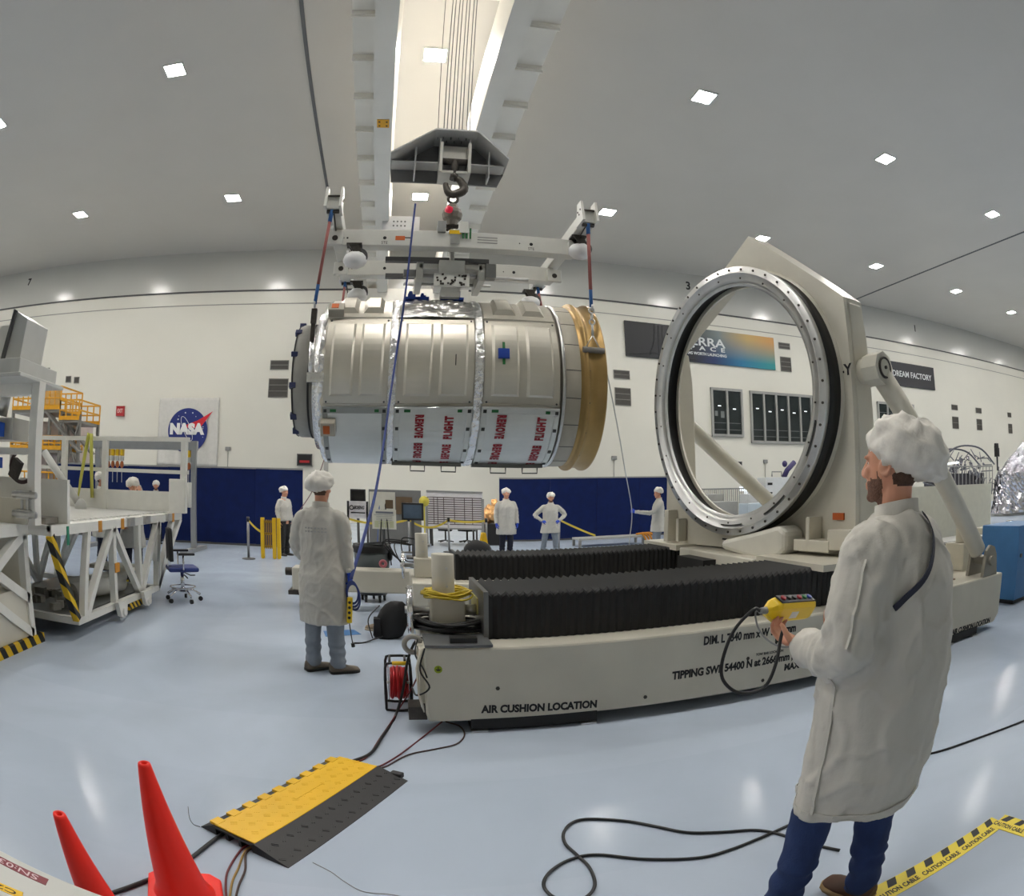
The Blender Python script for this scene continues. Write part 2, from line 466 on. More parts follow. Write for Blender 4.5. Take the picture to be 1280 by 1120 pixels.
# ---- overhead bridge crane: two box girders along Y
M_GIRD = mat('girder_paint', srgb(226, 222, 212), .45, var=.03, vscale=1)
ZG = 11.5
br = thing('bridge_crane', 'white double girder overhead crane spanning the bay under the ceiling', 'crane', (.7, 8, ZG))
def gpart(name, a, b, m=M_GIRD):
    return MB().box2(a, b).build(name, m, br, world=True)
gL = gpart('girder', (-1.03, -12, ZG), (-.52, 31.5, ZG+1.9))
gR = gpart('girder', (1.8, -12, ZG), (2.3, 31.5, ZG+1.9))
for (xa, xb, gi, nm) in ((-1.6, -1.04, gL, 'L'), (2.31, 3.06, gR, 'R')):
    wk = MB().box2((xa, -12, ZG+.5), (xb, 31.5, ZG+.56)).build('walkway', M_GIRD, gi, world=True)
    mb = MB()
    for k in range(-4, 12):
        y = 10.5+k*1.75
        mb.box2((xa, y-.05, ZG+.36), (xb, y+.05, ZG+.5)); mb.box2((xa, y-.02, ZG+.3), (xb, y+.02, ZG+.5))
    mb.build('walkway_bracket', M_GIRD, gi, world=True)
gpart('end_truck', (-2.2, 30.6, ZG-.5), (3.6, 31.6, ZG+.2))
gpart('end_truck', (-2.2, -13, ZG-.5), (3.6, -12, ZG+.2))
sg = MB().box2((-.93, 14.55, ZG-.02), (-.6, 14.97, ZG-.005)); sg.build('warning_plate', mat('warning_plate_yellow', srgb(225, 165, 20), .5), br, world=True)
sg = MB()
for dx, dy in ((-.1, .1), (.1, .1), (-.1, -.1), (.1, -.1)): sg.box((-.765+dx, 14.76+dy, ZG-.026), (.05, .05, .012))
sg.build('plate_marks', M_TXT, br, world=True)
cb = MB().box2((-.75, 21.6, 11.0), (.65, 22.3, 11.72)); cbo = cb.build('control_cabinet', mat('cabinet_grey', srgb(178, 178, 178), .4), br, world=True, bev=.02)
sg = MB()
for k in range(4):
    for r in range(2): sg.cyl((-.33+k*.14, 21.6, 11.3+r*.18), (-.33+k*.14, 21.58, 11.3+r*.18), .035, n=10)
sg.box2((-.78, 21.55, 10.9), (.68, 22.3, 10.99))
sg.build('cable_gland', M_DKGREY, cbo, world=True)

# added unseen lamps on top of the girders, shielded outside, brightening the ceiling between
for gi, xg, s in ((gL, -.7, 1), (gR, 1.98, -1)):
    for k in range(7):
        y0 = 6.5+k*2.6
        f_ = MB().box2((xg-s*.06, y0, ZG+1.9), (xg-s*.02, y0+2.2, ZG+2.12)).box2((xg-s*.06, y0, ZG+1.9), (xg+s*.1, y0+2.2, ZG+1.93)).build('added_lamp', M_WHITE2, br, world=True)
        MB().box2((xg-s*.02, y0+.05, ZG+1.94), (xg+s*.02, y0+2.15, ZG+2.06)).build('added_lamp_tube', mat('added_lamp_glow', (1, .95, .86), emit=21, var=0), f_, world=True)

# ---- markings, fittings and banners on the back wall
def wall_text(nm, lab, txt, x, y, h, m=M_TXT):
    p = ony(x, y, YW); mb = MB(); lettering(mb, txt, (p.x, YW-.002, p.z), (1, 0, 0), (0, 0, 1), h, off=.02, ex_t=.004)
    return tag(mb.build(nm, m), lab, 'sign')
wall_text('wall_number', 'black number 7 painted high on the wall at the far left', '7', 40, 354, .62)
wall_text('wall_number', 'black number 3 painted high on the wall left of the ring frame', '3', 862, 356, .72)
wall_text('wall_number', 'black number 1 painted high on the wall above the dark banner', '1', 1143, 411, .72)

M_VENT = mat('vent_slats', srgb(66, 63, 58), .5, var=.1)
def vent(x0, y0, x1, y1, lab, n=3):
    a = ony(x0, y0, YW); b = ony(x1, y1, YW); xa, xb = sorted((a.x, b.x)); za, zb = sorted((a.z, b.z))
    t = thing('wall_vent', lab, 'vent', ((xa+xb)/2, YW, za), 0, 'dark vents on the back wall')
    MB().box2((xa, YW-.03, za), (xb, YW, zb)).build('vent_backing', M_VENT, t, world=True)
    m = MB()
    for k in range(n+1):
        z = za+(zb-za)*k/n; m.box2((xa-.02, YW-.05, z-.02), (xb+.02, YW-.02, z+.02))
    for xx in (xa, xb): m.box2((xx-.02, YW-.05, za), (xx+.02, YW-.02, zb))
    m.build('vent_frame', mat('vent_frame_grey', srgb(120, 118, 112), .5), t, world=True)
for a in ((336, 450, 358, 461, 'small dark vent left of the module end, upper of two', 2), (334, 473, 357, 496, 'dark slatted vent left of the module end, lower of two', 3),
          (765, 464, 785, 475, 'small dark vent right of the gold flange, upper of two', 2), (766, 486, 786, 508, 'dark vent right of the gold flange, lower of two', 3),
          (976, 427, 990, 436, 'small dark vent seen through the ring, upper of two', 2), (978, 445, 992, 464, 'dark vent seen through the ring, lower of two', 3),
          (1187.5, 506, 1195, 513, 'small dark vent nearest the dark banner, upper of its pair', 1), (1188.5, 521, 1196.5, 536, 'tall dark vent nearest the dark banner, lower of its pair', 2),
          (1217, 510, 1224, 517, 'small dark vent in the middle pair of the right wall, upper', 1), (1218, 524, 1225, 538, 'tall dark vent in the middle pair of the right wall, lower', 2),
          (1256, 516, 1260.5, 522, 'small dark vent in the last pair of the right wall, upper', 1), (1257, 530, 1262, 542, 'tall dark vent in the last pair of the right wall, lower', 2),
          (58, 461, 64, 469, 'small dark wall vent just above the yellow access stand', 1), (85, 471, 90, 478, 'small grey wall vent right of the yellow stand, left of two', 1), (95, 472, 100, 479, 'small grey wall vent right of the yellow stand, right of two', 1)):
    vent(*a)

M_EXIT = mat('exit_sign_red', srgb(150, 36, 40), .4, var=0, emit=.25)
def exit_sign(x, y, w, h, lab, txt, body=M_TXT):
    p = ony(x, y, YW); t = thing('wall_sign', lab, 'sign', (p.x, YW, p.z))
    MB().box((p.x, YW-.06, p.z), (w, .12, h)).build('sign_box', body, t, world=True, bev=.02)
    m = MB(); m.box((p.x, YW-.125, p.z-h*.16), (w*.7, .01, h*.22)) if txt is None else lettering(m, txt, (p.x, YW-.122, p.z), (1, 0, 0), (0, 0, 1), h*.62, off=.01, width=w*.75)
    m.build('sign_lettering', M_EXIT if txt is None else mat('sign_white', srgb(225, 190, 185), .5, var=0), t, world=True)
    fr = MB()
    for s in (-1, 1): fr.box((p.x+s*w/2, YW-.07, p.z), (.05, .14, h+.06)); fr.box((p.x, YW-.07, p.z+s*h/2), (w+.06, .14, .05))
    fr.build('sign_frame', M_DKGREY if txt is None else M_EXIT, t, world=True)
exit_sign(379.5, 575, .78, .56, 'dark display box with a red bar above the blue panel left of the module', None)
exit_sign(923, 583, .6, .5, 'dark display box with a red bar seen through the ring', None)
exit_sign(150.5, 514, .48, .5, 'small red exit sign on the wall above the platform rail', 'EXIT', M_EXIT)
def wall_box(x, y, w, h, lab, m=M_GREY):
    p = ony(x, y, YW); t = thing('wall_box', lab, 'wall box', (p.x, YW, p.z), 0)
    MB().box((p.x, YW-.06, p.z), (w, .12, h)).build('box_body', m, t, world=True, bev=.02)
    MB().cyl((p.x, YW-.03, p.z-h/2), (p.x, YW-.03, p.z-h/2-.9), .02, n=6).build('conduit', mat('conduit_light', srgb(170, 168, 160), .5), t, world=True)
wall_box(282, 561, .3, .2, 'small grey box on the wall right of the round blue emblem')
wall_box(764, 572, .3, .2, 'small grey box on the wall below the gold flange')
wall_box(959, 577, .3, .22, 'small grey box on the wall seen through the ring')
wall_box(397, 591, .12, .12, 'tiny red box on the wall above the person with the tag line', mat('red_box', srgb(120, 30, 30), .5))

# observation windows
def window(n, x0, y0, x1, y1, panes):
    a = ony(x0, y0, YW); b = ony(x1, y1, YW); xa, xb = a.x, b.x; zb, za = a.z, b.z
    o = tag(bpy.data.objects.new('window_%d' % n, None), 'dark observation window number %d in the back wall with %d panes' % (n, panes), None, None, 'structure'); COL.objects.link(o)
    o.location = ((xa+xb)/2, YW, za)
    MB().box2((xa, YW-.04, za), (xb, YW+.01, zb)).build('window_glass', M_GLASS, o, world=True)
    m = MB(); w_ = .07
    for k in range(panes+1):
        x = xa+(xb-xa)*k/panes; m.box2((x-w_, YW-.14, za-.08), (x+w_, YW, zb+.08))
    for z in (za, zb): m.box2((xa-w_, YW-.13, z-.08), (xb+w_, YW, z+.08))
    m.build('window_frame', mat('aluminium_frame', srgb(158, 158, 154), .4, .3), o, world=True)
    m = MB()
    for k in range(panes):
        x = xa+(xb-xa)*(k+.5)/panes; ww = (xb-xa)/panes*.8
        m.box((x, YW-.05, za+.35), (ww, .02, .04)); m.box((x, YW-.05, za+.75), (ww, .02, .04))
    m.build('window_rail', mat('inner_rail', srgb(92, 96, 96), .5), o, world=True)
    m = MB()
    for k in range(panes):
        x = xa+(xb-xa)*(k+.5)/panes; m.box((x, YW-.045, zb-1.0-.15*(k % 2)), (.22, .012, .06))
    m.build('inner_lamp', mat('inner_lamp_glow', (.9, .95, 1), emit=1.2, var=0), o, world=True)
    m = MB()
    if n == 1:
        x = xa+(xb-xa)*.25
        m.box((x-.25, YW-.05, za+1.3), (.2, .02, .3)); m.box((x+.2, YW-.05, za+1.25), (.25, .02, .4))
        m.build('posted_note', mat('paper_dim', srgb(120, 124, 122), .8), o, world=True)
    return o
window(1, 890, 485.5, 930, 545, 2)
window(2, 940, 489.5, 1045, 555, 7)
window(3, 1098, 503, 1142, 531, 4)
# ------------------------------------------------------------------ suspended cargo module
YC, ZM, RB = 10.95, 3.6, 1.385
M_ALU = mat('module_aluminium', (.58, .55, .475), .42, .9, var=.03, vscale=2.5)
M_ALU2 = mat('module_aluminium_pad', (.62, .59, .515), .40, .9, var=.03, vscale=3)
M_FOIL = mat('crinkled_foil', (.82, .82, .82), .2, 1.0, var=.05, bump=.9, bscale=16)
M_GOLD = mat('gold_anodised_ring', (.38, .25, .095), .42, .7, var=.1, vscale=3)
M_FILM = mat('white_protective_film', srgb(212, 215, 213), .3, .15, var=.04, vscale=3, bump=.03, bscale=5)
M_COVER = mat('grey_fabric_cover', srgb(158, 156, 149), .6, .2, var=.06, bump=.35, bscale=9)
M_SKIRT = mat('grey_skirt_panel', srgb(172, 166, 152), .5, .1, var=.04)
M_GRN = mat('green_tape', srgb(24, 100, 48), .6)
M_BLUEPL = mat('blue_plastic', srgb(20, 60, 150), .4)

def cy(x, ph, r):
    a = math.radians(ph); return V((x, YC-r*math.cos(a), ZM+r*math.sin(a)))
def patch(mb, x0, x1, p0, p1, r0, r1, ch=0.0, mi=0, nx=2, step=4.0):
    """curved raised panel on the module barrel; ch = chamfer width"""
    cd = math.degrees(ch/RB); n = max(2, int(abs(p1-p0)/step)); rings = []
    def ring(xa, xb, pa, pb, r):
        q = [cy(xa, pa+(pb-pa)*i/n, r) for i in range(n+1)] + [cy(xb, pb+(pa-pb)*i/n, r) for i in range(n+1)]
        return q
    A = ring(x0, x1, p0, p1, r0); B = ring(x0+ch, x1-ch, p0+cd, p1-cd, r1)
    m = len(A); vs = A+B
    fs = [(i, (i+1) % m, m+(i+1) % m, m+i) for i in range(m)]
    for i in range(n): fs.append((m+i, m+i+1, m+2*n+1-i-1, m+2*n+1-i))
    return mb.add(vs, fs, mi)

cm = thing('cargo_module', 'large silver cylindrical cargo module with gold end ring hanging from the lifting frame', 'spacecraft module', (.72, YC, ZM-RB))
def cpart(mb, name, m, parent=cm, **k): return mb.build(name, m, parent, world=True, **k)
cpart(MB().lathe([(0, -1.2), (1.15, -1.2), (1.30, -1.19), (1.36, -1.15), (RB, -1.08), (RB, 2.63), (1.36, 2.64), (1.36, 2.9)], (0, YC, ZM), 'X', 96), 'hull', M_ALU)
segs = ((-1.1, -.05), (.06, 1.27), (1.40, 2.57))
for si, (a, b) in enumerate(segs):
    o = cpart(patch(MB(), a, b, -24, 35.5, RB, RB+.02, .015), 'side_panel', M_ALU)
    w_ = (b-a)
    for k in range(2):
        xa = a+w_*(.10+.45*k); xb = xa+w_*.36
        cpart(patch(MB(), xa, xb, -19, 31, RB+.018, RB+.05, .04), 'raised_pad', M_ALU2, o)
    mb = MB()
    for x in (a+.06, b-.06):
        for ph in (-22.5, 33.5): mb.cyl(cy(x, ph, RB+.02), cy(x, ph, RB+.035), .016, n=8)
    cpart(mb, 'panel_screw', M_DKGREY, o)
    if si != 1:
        o = cpart(patch(MB(), a, b, 37, 100, RB, RB+.02, .015), 'crown_panel', M_ALU)
        for k in range(2):
            xa = a+w_*(.18+.40*k)-.04; xb = xa+w_*.32
            cpart(patch(MB(), xa, xb, 42, 70, RB+.018, RB+.09, .07), 'raised_pad', M_ALU2, o)
    # lower film panels
    lo = cpart(patch(MB(), a, b, -88, -25.5, RB, RB+.03, .01), 'lower_panel', M_FILM if si else M_FILM)
    fr = MB(); patch(fr, a, b, -30, -25.5, RB+.03, RB+.045, .01); patch(fr, a, a+.09, -85, -30, RB+.028, RB+.04, .008); patch(fr, b-.09, b, -85, -30, RB+.028, RB+.04, .008)
    if si == 0: cpart(fr, 'panel_edge', mat('edge_grey', srgb(150, 152, 148), .4, .3), lo)
    else: cpart(MB().add(fr.v[:], fr.f[:]), 'panel_edge', M_FILM, lo)
    mb = MB()
    for ph in (-28, -40, -58, -74):
        for x in (a+.05, b-.05): patch(mb, x-.025, x+.025, ph-1, ph+1, RB+.04, RB+.055)
    cpart(mb, 'fastener_pad', mat('fastener_dark', srgb(48, 50, 48), .5), lo)
    mb = MB()
    for f_, wd in ((.17, .05), (.84, .035)): patch(mb, a+w_*f_-wd, a+w_*f_+wd, -28.8, -27, RB+.044, RB+.05)
    cpart(mb, 'green_mark', M_GRN, lo)
    # bottom rail with handles
    if si:
        mb = MB(); p = cy(0, -88, RB+.02)
        mb.box2((a-.02, p.y-.3, p.z-.035), (b-.06, p.y-.2, p.z+.02)); cpart(mb, 'bottom_rail', mat('rail_grey', srgb(110, 112, 108), .45, .4), lo)
        for x in (a+.35*w_, a+.78*w_):
            h = MB(); y = p.y-.25
            h.tube([(x-.12, y, p.z-.02), (x-.12, y, p.z-.12), (x+.12, y, p.z-.12), (x+.12, y, p.z-.02)], .012, 6); cpart(h, 'grab_handle', M_DKGREY, lo)
    # red text strips bent round the barrel
    if si:
        mb = MB()
        for (fx, sgn) in ((.33 if si == 1 else .26, -1), (.72 if si == 1 else .78, 1)):
            R2 = RB+.036
            for wi, txt in enumerate(('REMOVE', 'BEFORE', 'FLIGHT')):
                vs, fs = text_mesh(txt, .17, .012, 0, 'LEFT', space=1.2)
                wid = max(v.x for v in vs); out = []
                for v in vs:
                    s = v.x*(.42/wid)+.53*wi
                    arc = (math.radians(30.5)+s/R2) if sgn < 0 else (math.radians(30.5)+(1.50-s)/R2)
                    off = v.y if sgn < 0 else -v.y
                    out.append(cy(a+w_*fx+off, -math.degrees(arc), R2))
                mb.add(out, fs)
        cpart(mb, 'warning_lettering', M_RED, lo, rec=False)
# foil seam bands between the segments, and the foil crown in the middle
def crinkle(mb, x0, x1, p0, p1, r, amp, nx=8, np_=90, seed=0):
    vs = []; fs = []
    for i in range(nx+1):
        for k in range(np_+1):
            u, q = i/nx, k/np_
            p = cy(x0+(x1-x0)*u, p0+(p1-p0)*q, r); e = min(1, 4*min(u, 1-u)+.15)
            d = amp*e*(.6+noise.noise(p*7+V((seed, 0, 0)))+.5*noise.noise(p*17))
            vs.append(cy(x0+(x1-x0)*u, p0+(p1-p0)*q, r+max(.002, d)))
    for i in range(nx):
        for k in range(np_): fs.append((i*(np_+1)+k, i*(np_+1)+k+1, (i+1)*(np_+1)+k+1, (i+1)*(np_+1)+k))
    return mb.add(vs, fs)
for k, x in enumerate((.005, 1.335)):
    cpart(crinkle(MB(), x-.065, x+.065, -180, 180, RB+.012, .028, 6, 220, k*5), 'foil_seam', M_FOIL)
cpart(crinkle(MB(), -1.19, -1.08, -180, 180, RB-.03, .035, 6, 220, 3), 'foil_seam', M_FOIL)
cpart(crinkle(MB(), .07, 1.27, 37, 110, RB+.015, .04, 26, 70, 9), 'foil_crown', M_FOIL)
cpart(MB().lathe([(RB+.01, 2.6), (RB+.03, 2.61), (RB+.03, 2.645), (RB, 2.655)], (0, YC, ZM), 'X', 96), 'end_band', M_STEEL)
# skirt and gold ring
sk = cpart(MB().lathe([(1.39, 2.65), (1.40, 2.66), (1.40, 2.9)], (0, YC, ZM), 'X', 96), 'skirt', M_SKIRT)
mb = MB()
for ph in range(-90, 271, 18): patch(mb, 2.66, 2.9, ph-.25, ph+.25, 1.40, 1.404)
cpart(mb, 'skirt_joint', M_DKGREY, sk)
gr = cpart(MB().lathe([(1.36, 2.88), (1.375, 2.9), (1.37, 2.95), (1.40, 2.985), (1.475, 2.995), (1.475, 3.02), (1.43, 3.03), (1.425, 3.1), (1.43, 3.24), (1.475, 3.285), (1.475, 3.315), (1.3, 3.318), (1.28, 3.0), (1.28, 2.9)], (0, YC, ZM), 'X', 144), 'adapter_ring', M_GOLD)
mb = MB()
for ph in range(-100, 101, 20): mb.cyl(cy(3.02, ph, 1.455), cy(3.035, ph, 1.455), .01, n=8)
cpart(mb, 'ring_bolt', M_DKSTEEL, gr)
# hatch end
hb = cpart(MB().lathe([(0, -1.70), (.90, -1.70), (.945, -1.68), (.98, -1.61), (.98, -1.40), (.95, -1.37), (.95, -1.19)], (0, YC, ZM), 'X', 72), 'hatch_cover', M_COVER)
mb = MB(); mb.lathe([(.985, -1.415), (.995, -1.41), (.995, -1.385), (.985, -1.38)], (0, YC, ZM), 'X', 72); mb.lathe([(.945, -1.69), (.958, -1.685), (.968, -1.67), (.962, -1.66)], (0, YC, ZM), 'X', 72)
cpart(mb, 'cover_piping', M_BLACK, hb)
mb = MB()
for ph in (-70, -46, -14, 18, 48, 78): mb.box(cy(-1.66, ph, .955), (.11, .10, .08), rot=Matrix.Rotation(math.radians(ph), 3, 'X'))
cpart(mb, 'cover_tab', mat('navy_tab', srgb(36, 44, 84), .5), hb)
cpart(MB().lathe([(1.0, -1.21), (1.18, -1.3), (1.2, -1.22), (1.25, -1.19)], (0, YC, ZM), 'X', 72), 'end_cone', M_FOIL)
# small fittings
tg = cpart(patch(MB(), 1.69-.09, 1.69+.09, 4.7, 11.5, RB+.045, RB+.085, .01), 'blue_target', M_BLUEPL)
cpart(patch(patch(MB(), 1.69-.02, 1.69+.02, 1, 4.7, RB+.045, RB+.06), 1.69-.02, 1.69+.02, 11.5, 16, RB+.045, RB+.06), 'green_tape', M_GRN, tg)
cpart(patch(MB(), .96, .975, 0, 7, RB+.05, RB+.054), 'part_mark', M_TXT)
def fitting(x, ph, w_, h, nm, label_c):
    R = Matrix.Rotation(-math.radians(90-ph) if False else math.radians(ph), 3, 'X')
    o = cpart(MB().box(cy(x, ph, RB+.1), (w_, .16, h), rot=Matrix.Rotation(-math.radians(ph), 3, 'X')), nm, M_SKIRT, bev=.012)
    cpart(MB().box(cy(x-.02, ph, RB+.184), (w_*.45, .008, h*.6), rot=Matrix.Rotation(-math.radians(ph), 3, 'X')), 'orange_label', mat('orange_label', srgb(196, 96, 40), .6), o)
    return o
fitting(-1.0, -38, .24, .24, 'latch_box', 0)
fitting(-.98, 41, .26, .2, 'latch_box', 0)
for x, s in ((.25, .5), (.95, 1.0), (.45, .35)):
    b = MB(); p = cy(x, 72, RB)
    b.box((x, p.y, p.z+.05), (.3*s+.1, .2, .05)); b.prism([(-.13*s, 0), (.14*s, 0), (.14*s, .13*s), (.05*s, .12*s), (.02*s, .24*s), (-.08*s, .24*s), (-.13*s, .12*s)], .12, (x, p.y+.06, p.z+.07), (1, 0, 0), (0, 0, 1))
    cpart(b, 'blue_clamp', M_BLUEPL)
mb = MB(); mb.box2((-1.36, 9.53, 4.28), (-1.27, 9.62, 4.52)); mb.box2((-1.35, 9.55, 4.0), (-1.28, 9.6, 4.3))
cpart(mb, 'trunnion_link', M_DKSTEEL)
mb = MB(); mb.tube([(-1.31, 9.62, 4.12), (-1.31, 9.62, 3.6), (-1.3, 9.75, 3.4)], .05, 8); cpart(mb, 'wrapped_fitting', M_FOIL)
mb = MB(); mb.box2((-1.36, 9.55, 3.35), (-1.08, 9.9, 3.5)); cpart(mb, 'trunnion_bracket', M_FOIL)

# ------------------------------------------------------------------ lifting frame
FZ = 5.9
lf = thing('lifting_rig', 'white rectangular lifting frame above the silver module with cross arms at both ends', 'lifting frame', (.9, 10.8, 5.6))
M_FR = mat('frame_white', srgb(206, 205, 198), .4, var=.03)
def lpart(mb, name, m=None, parent=lf, **k): return mb.build(name, m or M_FR, parent, world=True, **k)
for Y in (10.0, 11.55):
    b = lpart(MB().box2((-1.15, Y-.13, 5.74), (2.98, Y+.13, 6.04)), 'long_beam', bev=.012)
    mb = MB()
    for x in (-.28, 2.2): mb.cyl((x, Y-.135, 5.88), (x, Y-.128, 5.88), .03, n=12)
    mb.box2((-1.0, Y-.134, 5.86), (-.97, Y-.13, 5.89)); mb.box2((-.93, Y-.134, 5.86), (-.90, Y-.13, 5.89)); mb.cyl((2.0, Y-.134, 5.88), (2.0, Y-.13, 5.88), .012, n=8)
    if Y < 11:
        mb.box2((.02, Y-.134, 5.88), (.16, Y-.13, 5.9))
        lettering(mb, 'STE', (-.28, Y-.132, 5.79), (1, 0, 0), (0, 0, 1), .07, ex_t=.001); lettering(mb, 'STE', (2.2, Y-.132, 5.79), (1, 0, 0), (0, 0, 1), .07, ex_t=.001)
    lpart(mb, 'beam_marking', M_TXT, b)
    if Y < 11:
        lpart(MB().box2((-.1, Y-.136, 5.84), (.06, Y-.13, 5.92)), 'orange_label', mat('orange_label', srgb(196, 96, 40), .6), b)
        mb = MB()
        for r in range(3): mb.box2((1.28, Y-.134, 5.84+r*.05), (1.62, Y-.13, 5.86+r*.05))
        lpart(mb, 'data_plate', mat('plate_grey', srgb(150, 148, 146), .5), b)
        for xa in (.62, 1.0): lpart(MB().box2((xa-.02 if xa < 1 else xa-.03, Y-.18, 6.0), (xa+.12, Y+.18, 6.22)), 'lug', M_FR if xa > .8 else M_GREY, bev=.01)
for x, s in ((-1.12, -1), (2.98, 1)):
    o = lpart(MB().box2((x-.11, 9.05, 6.05), (x+.11, 12.9, 6.27)), 'cross_arm', bev=.012)
    for Y in (9.1, 12.8):
        mb = MB()
        for d in (-.14, .1): mb.prism([(-.2, -.12), (.2, -.12), (.1, .28), (-.1, .28)], .04, (x+d, Y, 6.15), (0, 1, 0), (0, 0, 1))
        lug = lpart(mb, 'arm_lug', None, o)
        mb = MB()
        for d in (-.07, .0, .07): mb.cyl((x-.15, Y+d, 6.2+abs(d)), (x+.15, Y+d, 6.2+abs(d)), .018, n=8)
        mb.cyl((x-.1, Y, 6.02), (x+.1, Y, 6.02), .035, n=10)
        lpart(mb, 'lug_pin', M_DKSTEEL, o)
        MBr = MB(); MBr.tube([(x, Y+.1, 6.05), (x, Y+.75, 5.97)], .014, 6); lpart(MBr, 'locking_rod', M_DKSTEEL, o)
    for Y in (10.0, 11.55):
        b = lpart(MB().box2((x+s*.0-.14, Y-.22, 5.72), (x+.14, Y-.13, 5.98)), 'corner_box', M_FR, bev=.015)
        lpart(MB().cyl((x, Y-.225, 5.84), (x, Y-.218, 5.84), .05, n=14), 'box_port', M_DKSTEEL, b)
# wheels wrapped in white bags below the corners
def caster(x, y, z, parent):
    c = MB(); c.box2((x-.13, y-.1, z-.03), (x+.13, y+.1, z)); c.prism([(-.09, 0), (.09, 0), (.16, -.22), (.06, -.24)], .02, (x, y-.07, z-.03), (1, 0, 0), (0, 0, 1)); c.prism([(-.09, 0), (.09, 0), (.16, -.22), (.06, -.24)], .02, (x, y+.09, z-.03), (1, 0, 0), (0, 0, 1))
    o = lpart(c, 'caster', M_DKSTEEL, parent)
    lpart(MB().cyl((x+.1, y-.04, z-.22), (x+.1, y+.04, z-.22), .14, n=20), 'wheel', M_DKGREY, o)
    b = MB(); b.ball((x+.03, y, z-.28), (.2, .17, .15), 18, 10)
    for i, v in enumerate(b.v): b.v[i] = v+V((0, 0, .02*noise.noise(v*14)))+V((.02*noise.noise(v*11+V((3, 0, 0))), 0, 0))
    lpart(b, 'wheel_bag', mat('white_plastic_bag', srgb(226, 226, 226), .35, var=.03), o)
for x, y, z in ((-.78, 9.85, 5.74), (2.98, 9.7, 6.04), (-.82, 11.8, 5.72), (2.75, 12.6, 5.9)): caster(x, y, z, lf)
# centre carriage: two rails, boxes and the plate that hangs below the hook
mb = MB()
mb.box2((-.25, 10.3, 5.62), (1.55, 10.42, 5.7)); mb.box2((-.25, 11.2, 5.62), (1.55, 11.32, 5.7)); lpart(mb, 'slide_rail', M_DKGREY)
mb = MB(); mb.tube([(.1, 10.6, 5.45), (2.3, 10.6, 5.45)], .035, 8); mb.tube([(.1, 11.1, 5.45), (1.7, 11.1, 5.45)], .03, 8); lpart(mb, 'screw_shaft', M_STEEL)
mb = MB(); mb.box2((.35, 10.35, 5.5), (1.45, 11.3, 5.6)); mb.box2((.3, 10.35, 5.3), (.42, 11.3, 5.64)); mb.box2((1.38, 10.35, 5.3), (1.5, 11.3, 5.64)); lpart(mb, 'carriage', M_FR, bev=.01)
mb = MB(); mb.box2((.68, 10.15, 5.2), (1.12, 10.4, 5.6)); mb.box2((.6, 10.12, 5.1), (1.2, 10.2, 5.35)); cr = lpart(mb, 'carriage_plate', M_FR, bev=.01)
mb = MB()
random.seed(4)
for k in range(26): mb.cyl((.63+.54*random.random(), 10.13, 5.12+.22*random.random()), (.63+.54*random.random()*0+.0, 10.11, 5.12), .0001, n=3) if False else mb.box((.63+.54*random.random(), 10.118, 5.12+.21*random.random()), (.035, .012, .035))
lpart(mb, 'bolt_holes', M_DKSTEEL, cr)
mb = MB(); mb.box2((.74, 10.25, 4.95), (1.06, 10.6, 5.12)); lpart(mb, 'lower_block', M_FR)
mb = MB(); mb.box2((1.5, 10.3, 5.35), (1.68, 10.5, 5.62)); mb.box2((.08, 10.4, 5.36), (.3, 10.5, 5.5)); lpart(mb, 'gear_box', M_GREY, bev=.01)
mb = MB(); mb.box2((.82, 9.84, 5.8), (.98, 10.5, 6.08)); mb.box2((.86, 10.2, 5.5), (.94, 10.35, 6.2)); lpart(mb, 'hook_lug', M_STEEL, bev=.01)
lpart(MB().box2((.8, 9.835, 5.98), (1.0, 9.845, 6.05)), 'yellow_tag', M_YEL)
mb = MB()
for x in (1.02, 1.08, 1.14): mb.box2((x, 9.83, 5.9), (x+.03, 9.845, 6.1))
lpart(mb, 'green_tag', M_GRN)

# ------------------------------------------------------------------ hook block, ropes, chain
hk = thing('hook_block', 'grey trapezoid hook block with ribs hanging on wire ropes', 'crane hook block', (.88, 10.8, 7.4))
M_HB = mat('hook_block_grey', srgb(128, 128, 128), .5, var=.05)
def hpart(mb, name, m=None, parent=hk, **k): return mb.build(name, m or M_HB, parent, world=True, **k)
zt, zb_, yb, yf = 8.55, 7.72, 11.1, 10.1
xl, xr, xa, xb = -.33, 1.92, .58, 1.24
# open-fronted sloping box: back plate, top flange plates, ribs
def inplane(x, t):   # t=0 top edge (far), 1 bottom edge (near)
    return V((x, yb+(yf-yb)*t*.35, zt+(zb_-zt)*t))
mb = MB()
poly = [(xl, 7.95), (xl+.03, 7.66), (xr-.12, 7.66), (xr, 7.95), (xb+.08, zt), (xa-.08, zt)]
mb.prism(poly, -.05, (0, 11.12, 0), (1, 0, 0), (0, 0, 1)); hpart(mb, 'web_plate', mat('hook_web', srgb(104, 104, 104), .55, var=.06))
mb = MB()
for (p, q) in ((poly[0], poly[5]), (poly[5], poly[4]), (poly[4], poly[3])):
    mb.beam((p[0], 10.8, p[1]), (q[0], 10.8, q[1]), .72, .03, (0, 1, 0)) if False else mb.add([(p[0], 10.45, p[1]), (q[0], 10.45, q[1]), (q[0], 11.15, q[1]), (p[0], 11.15, p[1]), (p[0], 10.45, p[1]+.035), (q[0], 10.45, q[1]+.035), (q[0], 11.15, q[1]+.035), (p[0], 11.15, p[1]+.035)], [(0, 1, 2, 3), (4, 7, 6, 5), (0, 4, 5, 1), (1, 5, 6, 2), (2, 6, 7, 3), (3, 7, 4, 0)])
hpart(mb, 'top_flange', mat('flange_light', srgb(176, 176, 174), .5))
mb = MB()
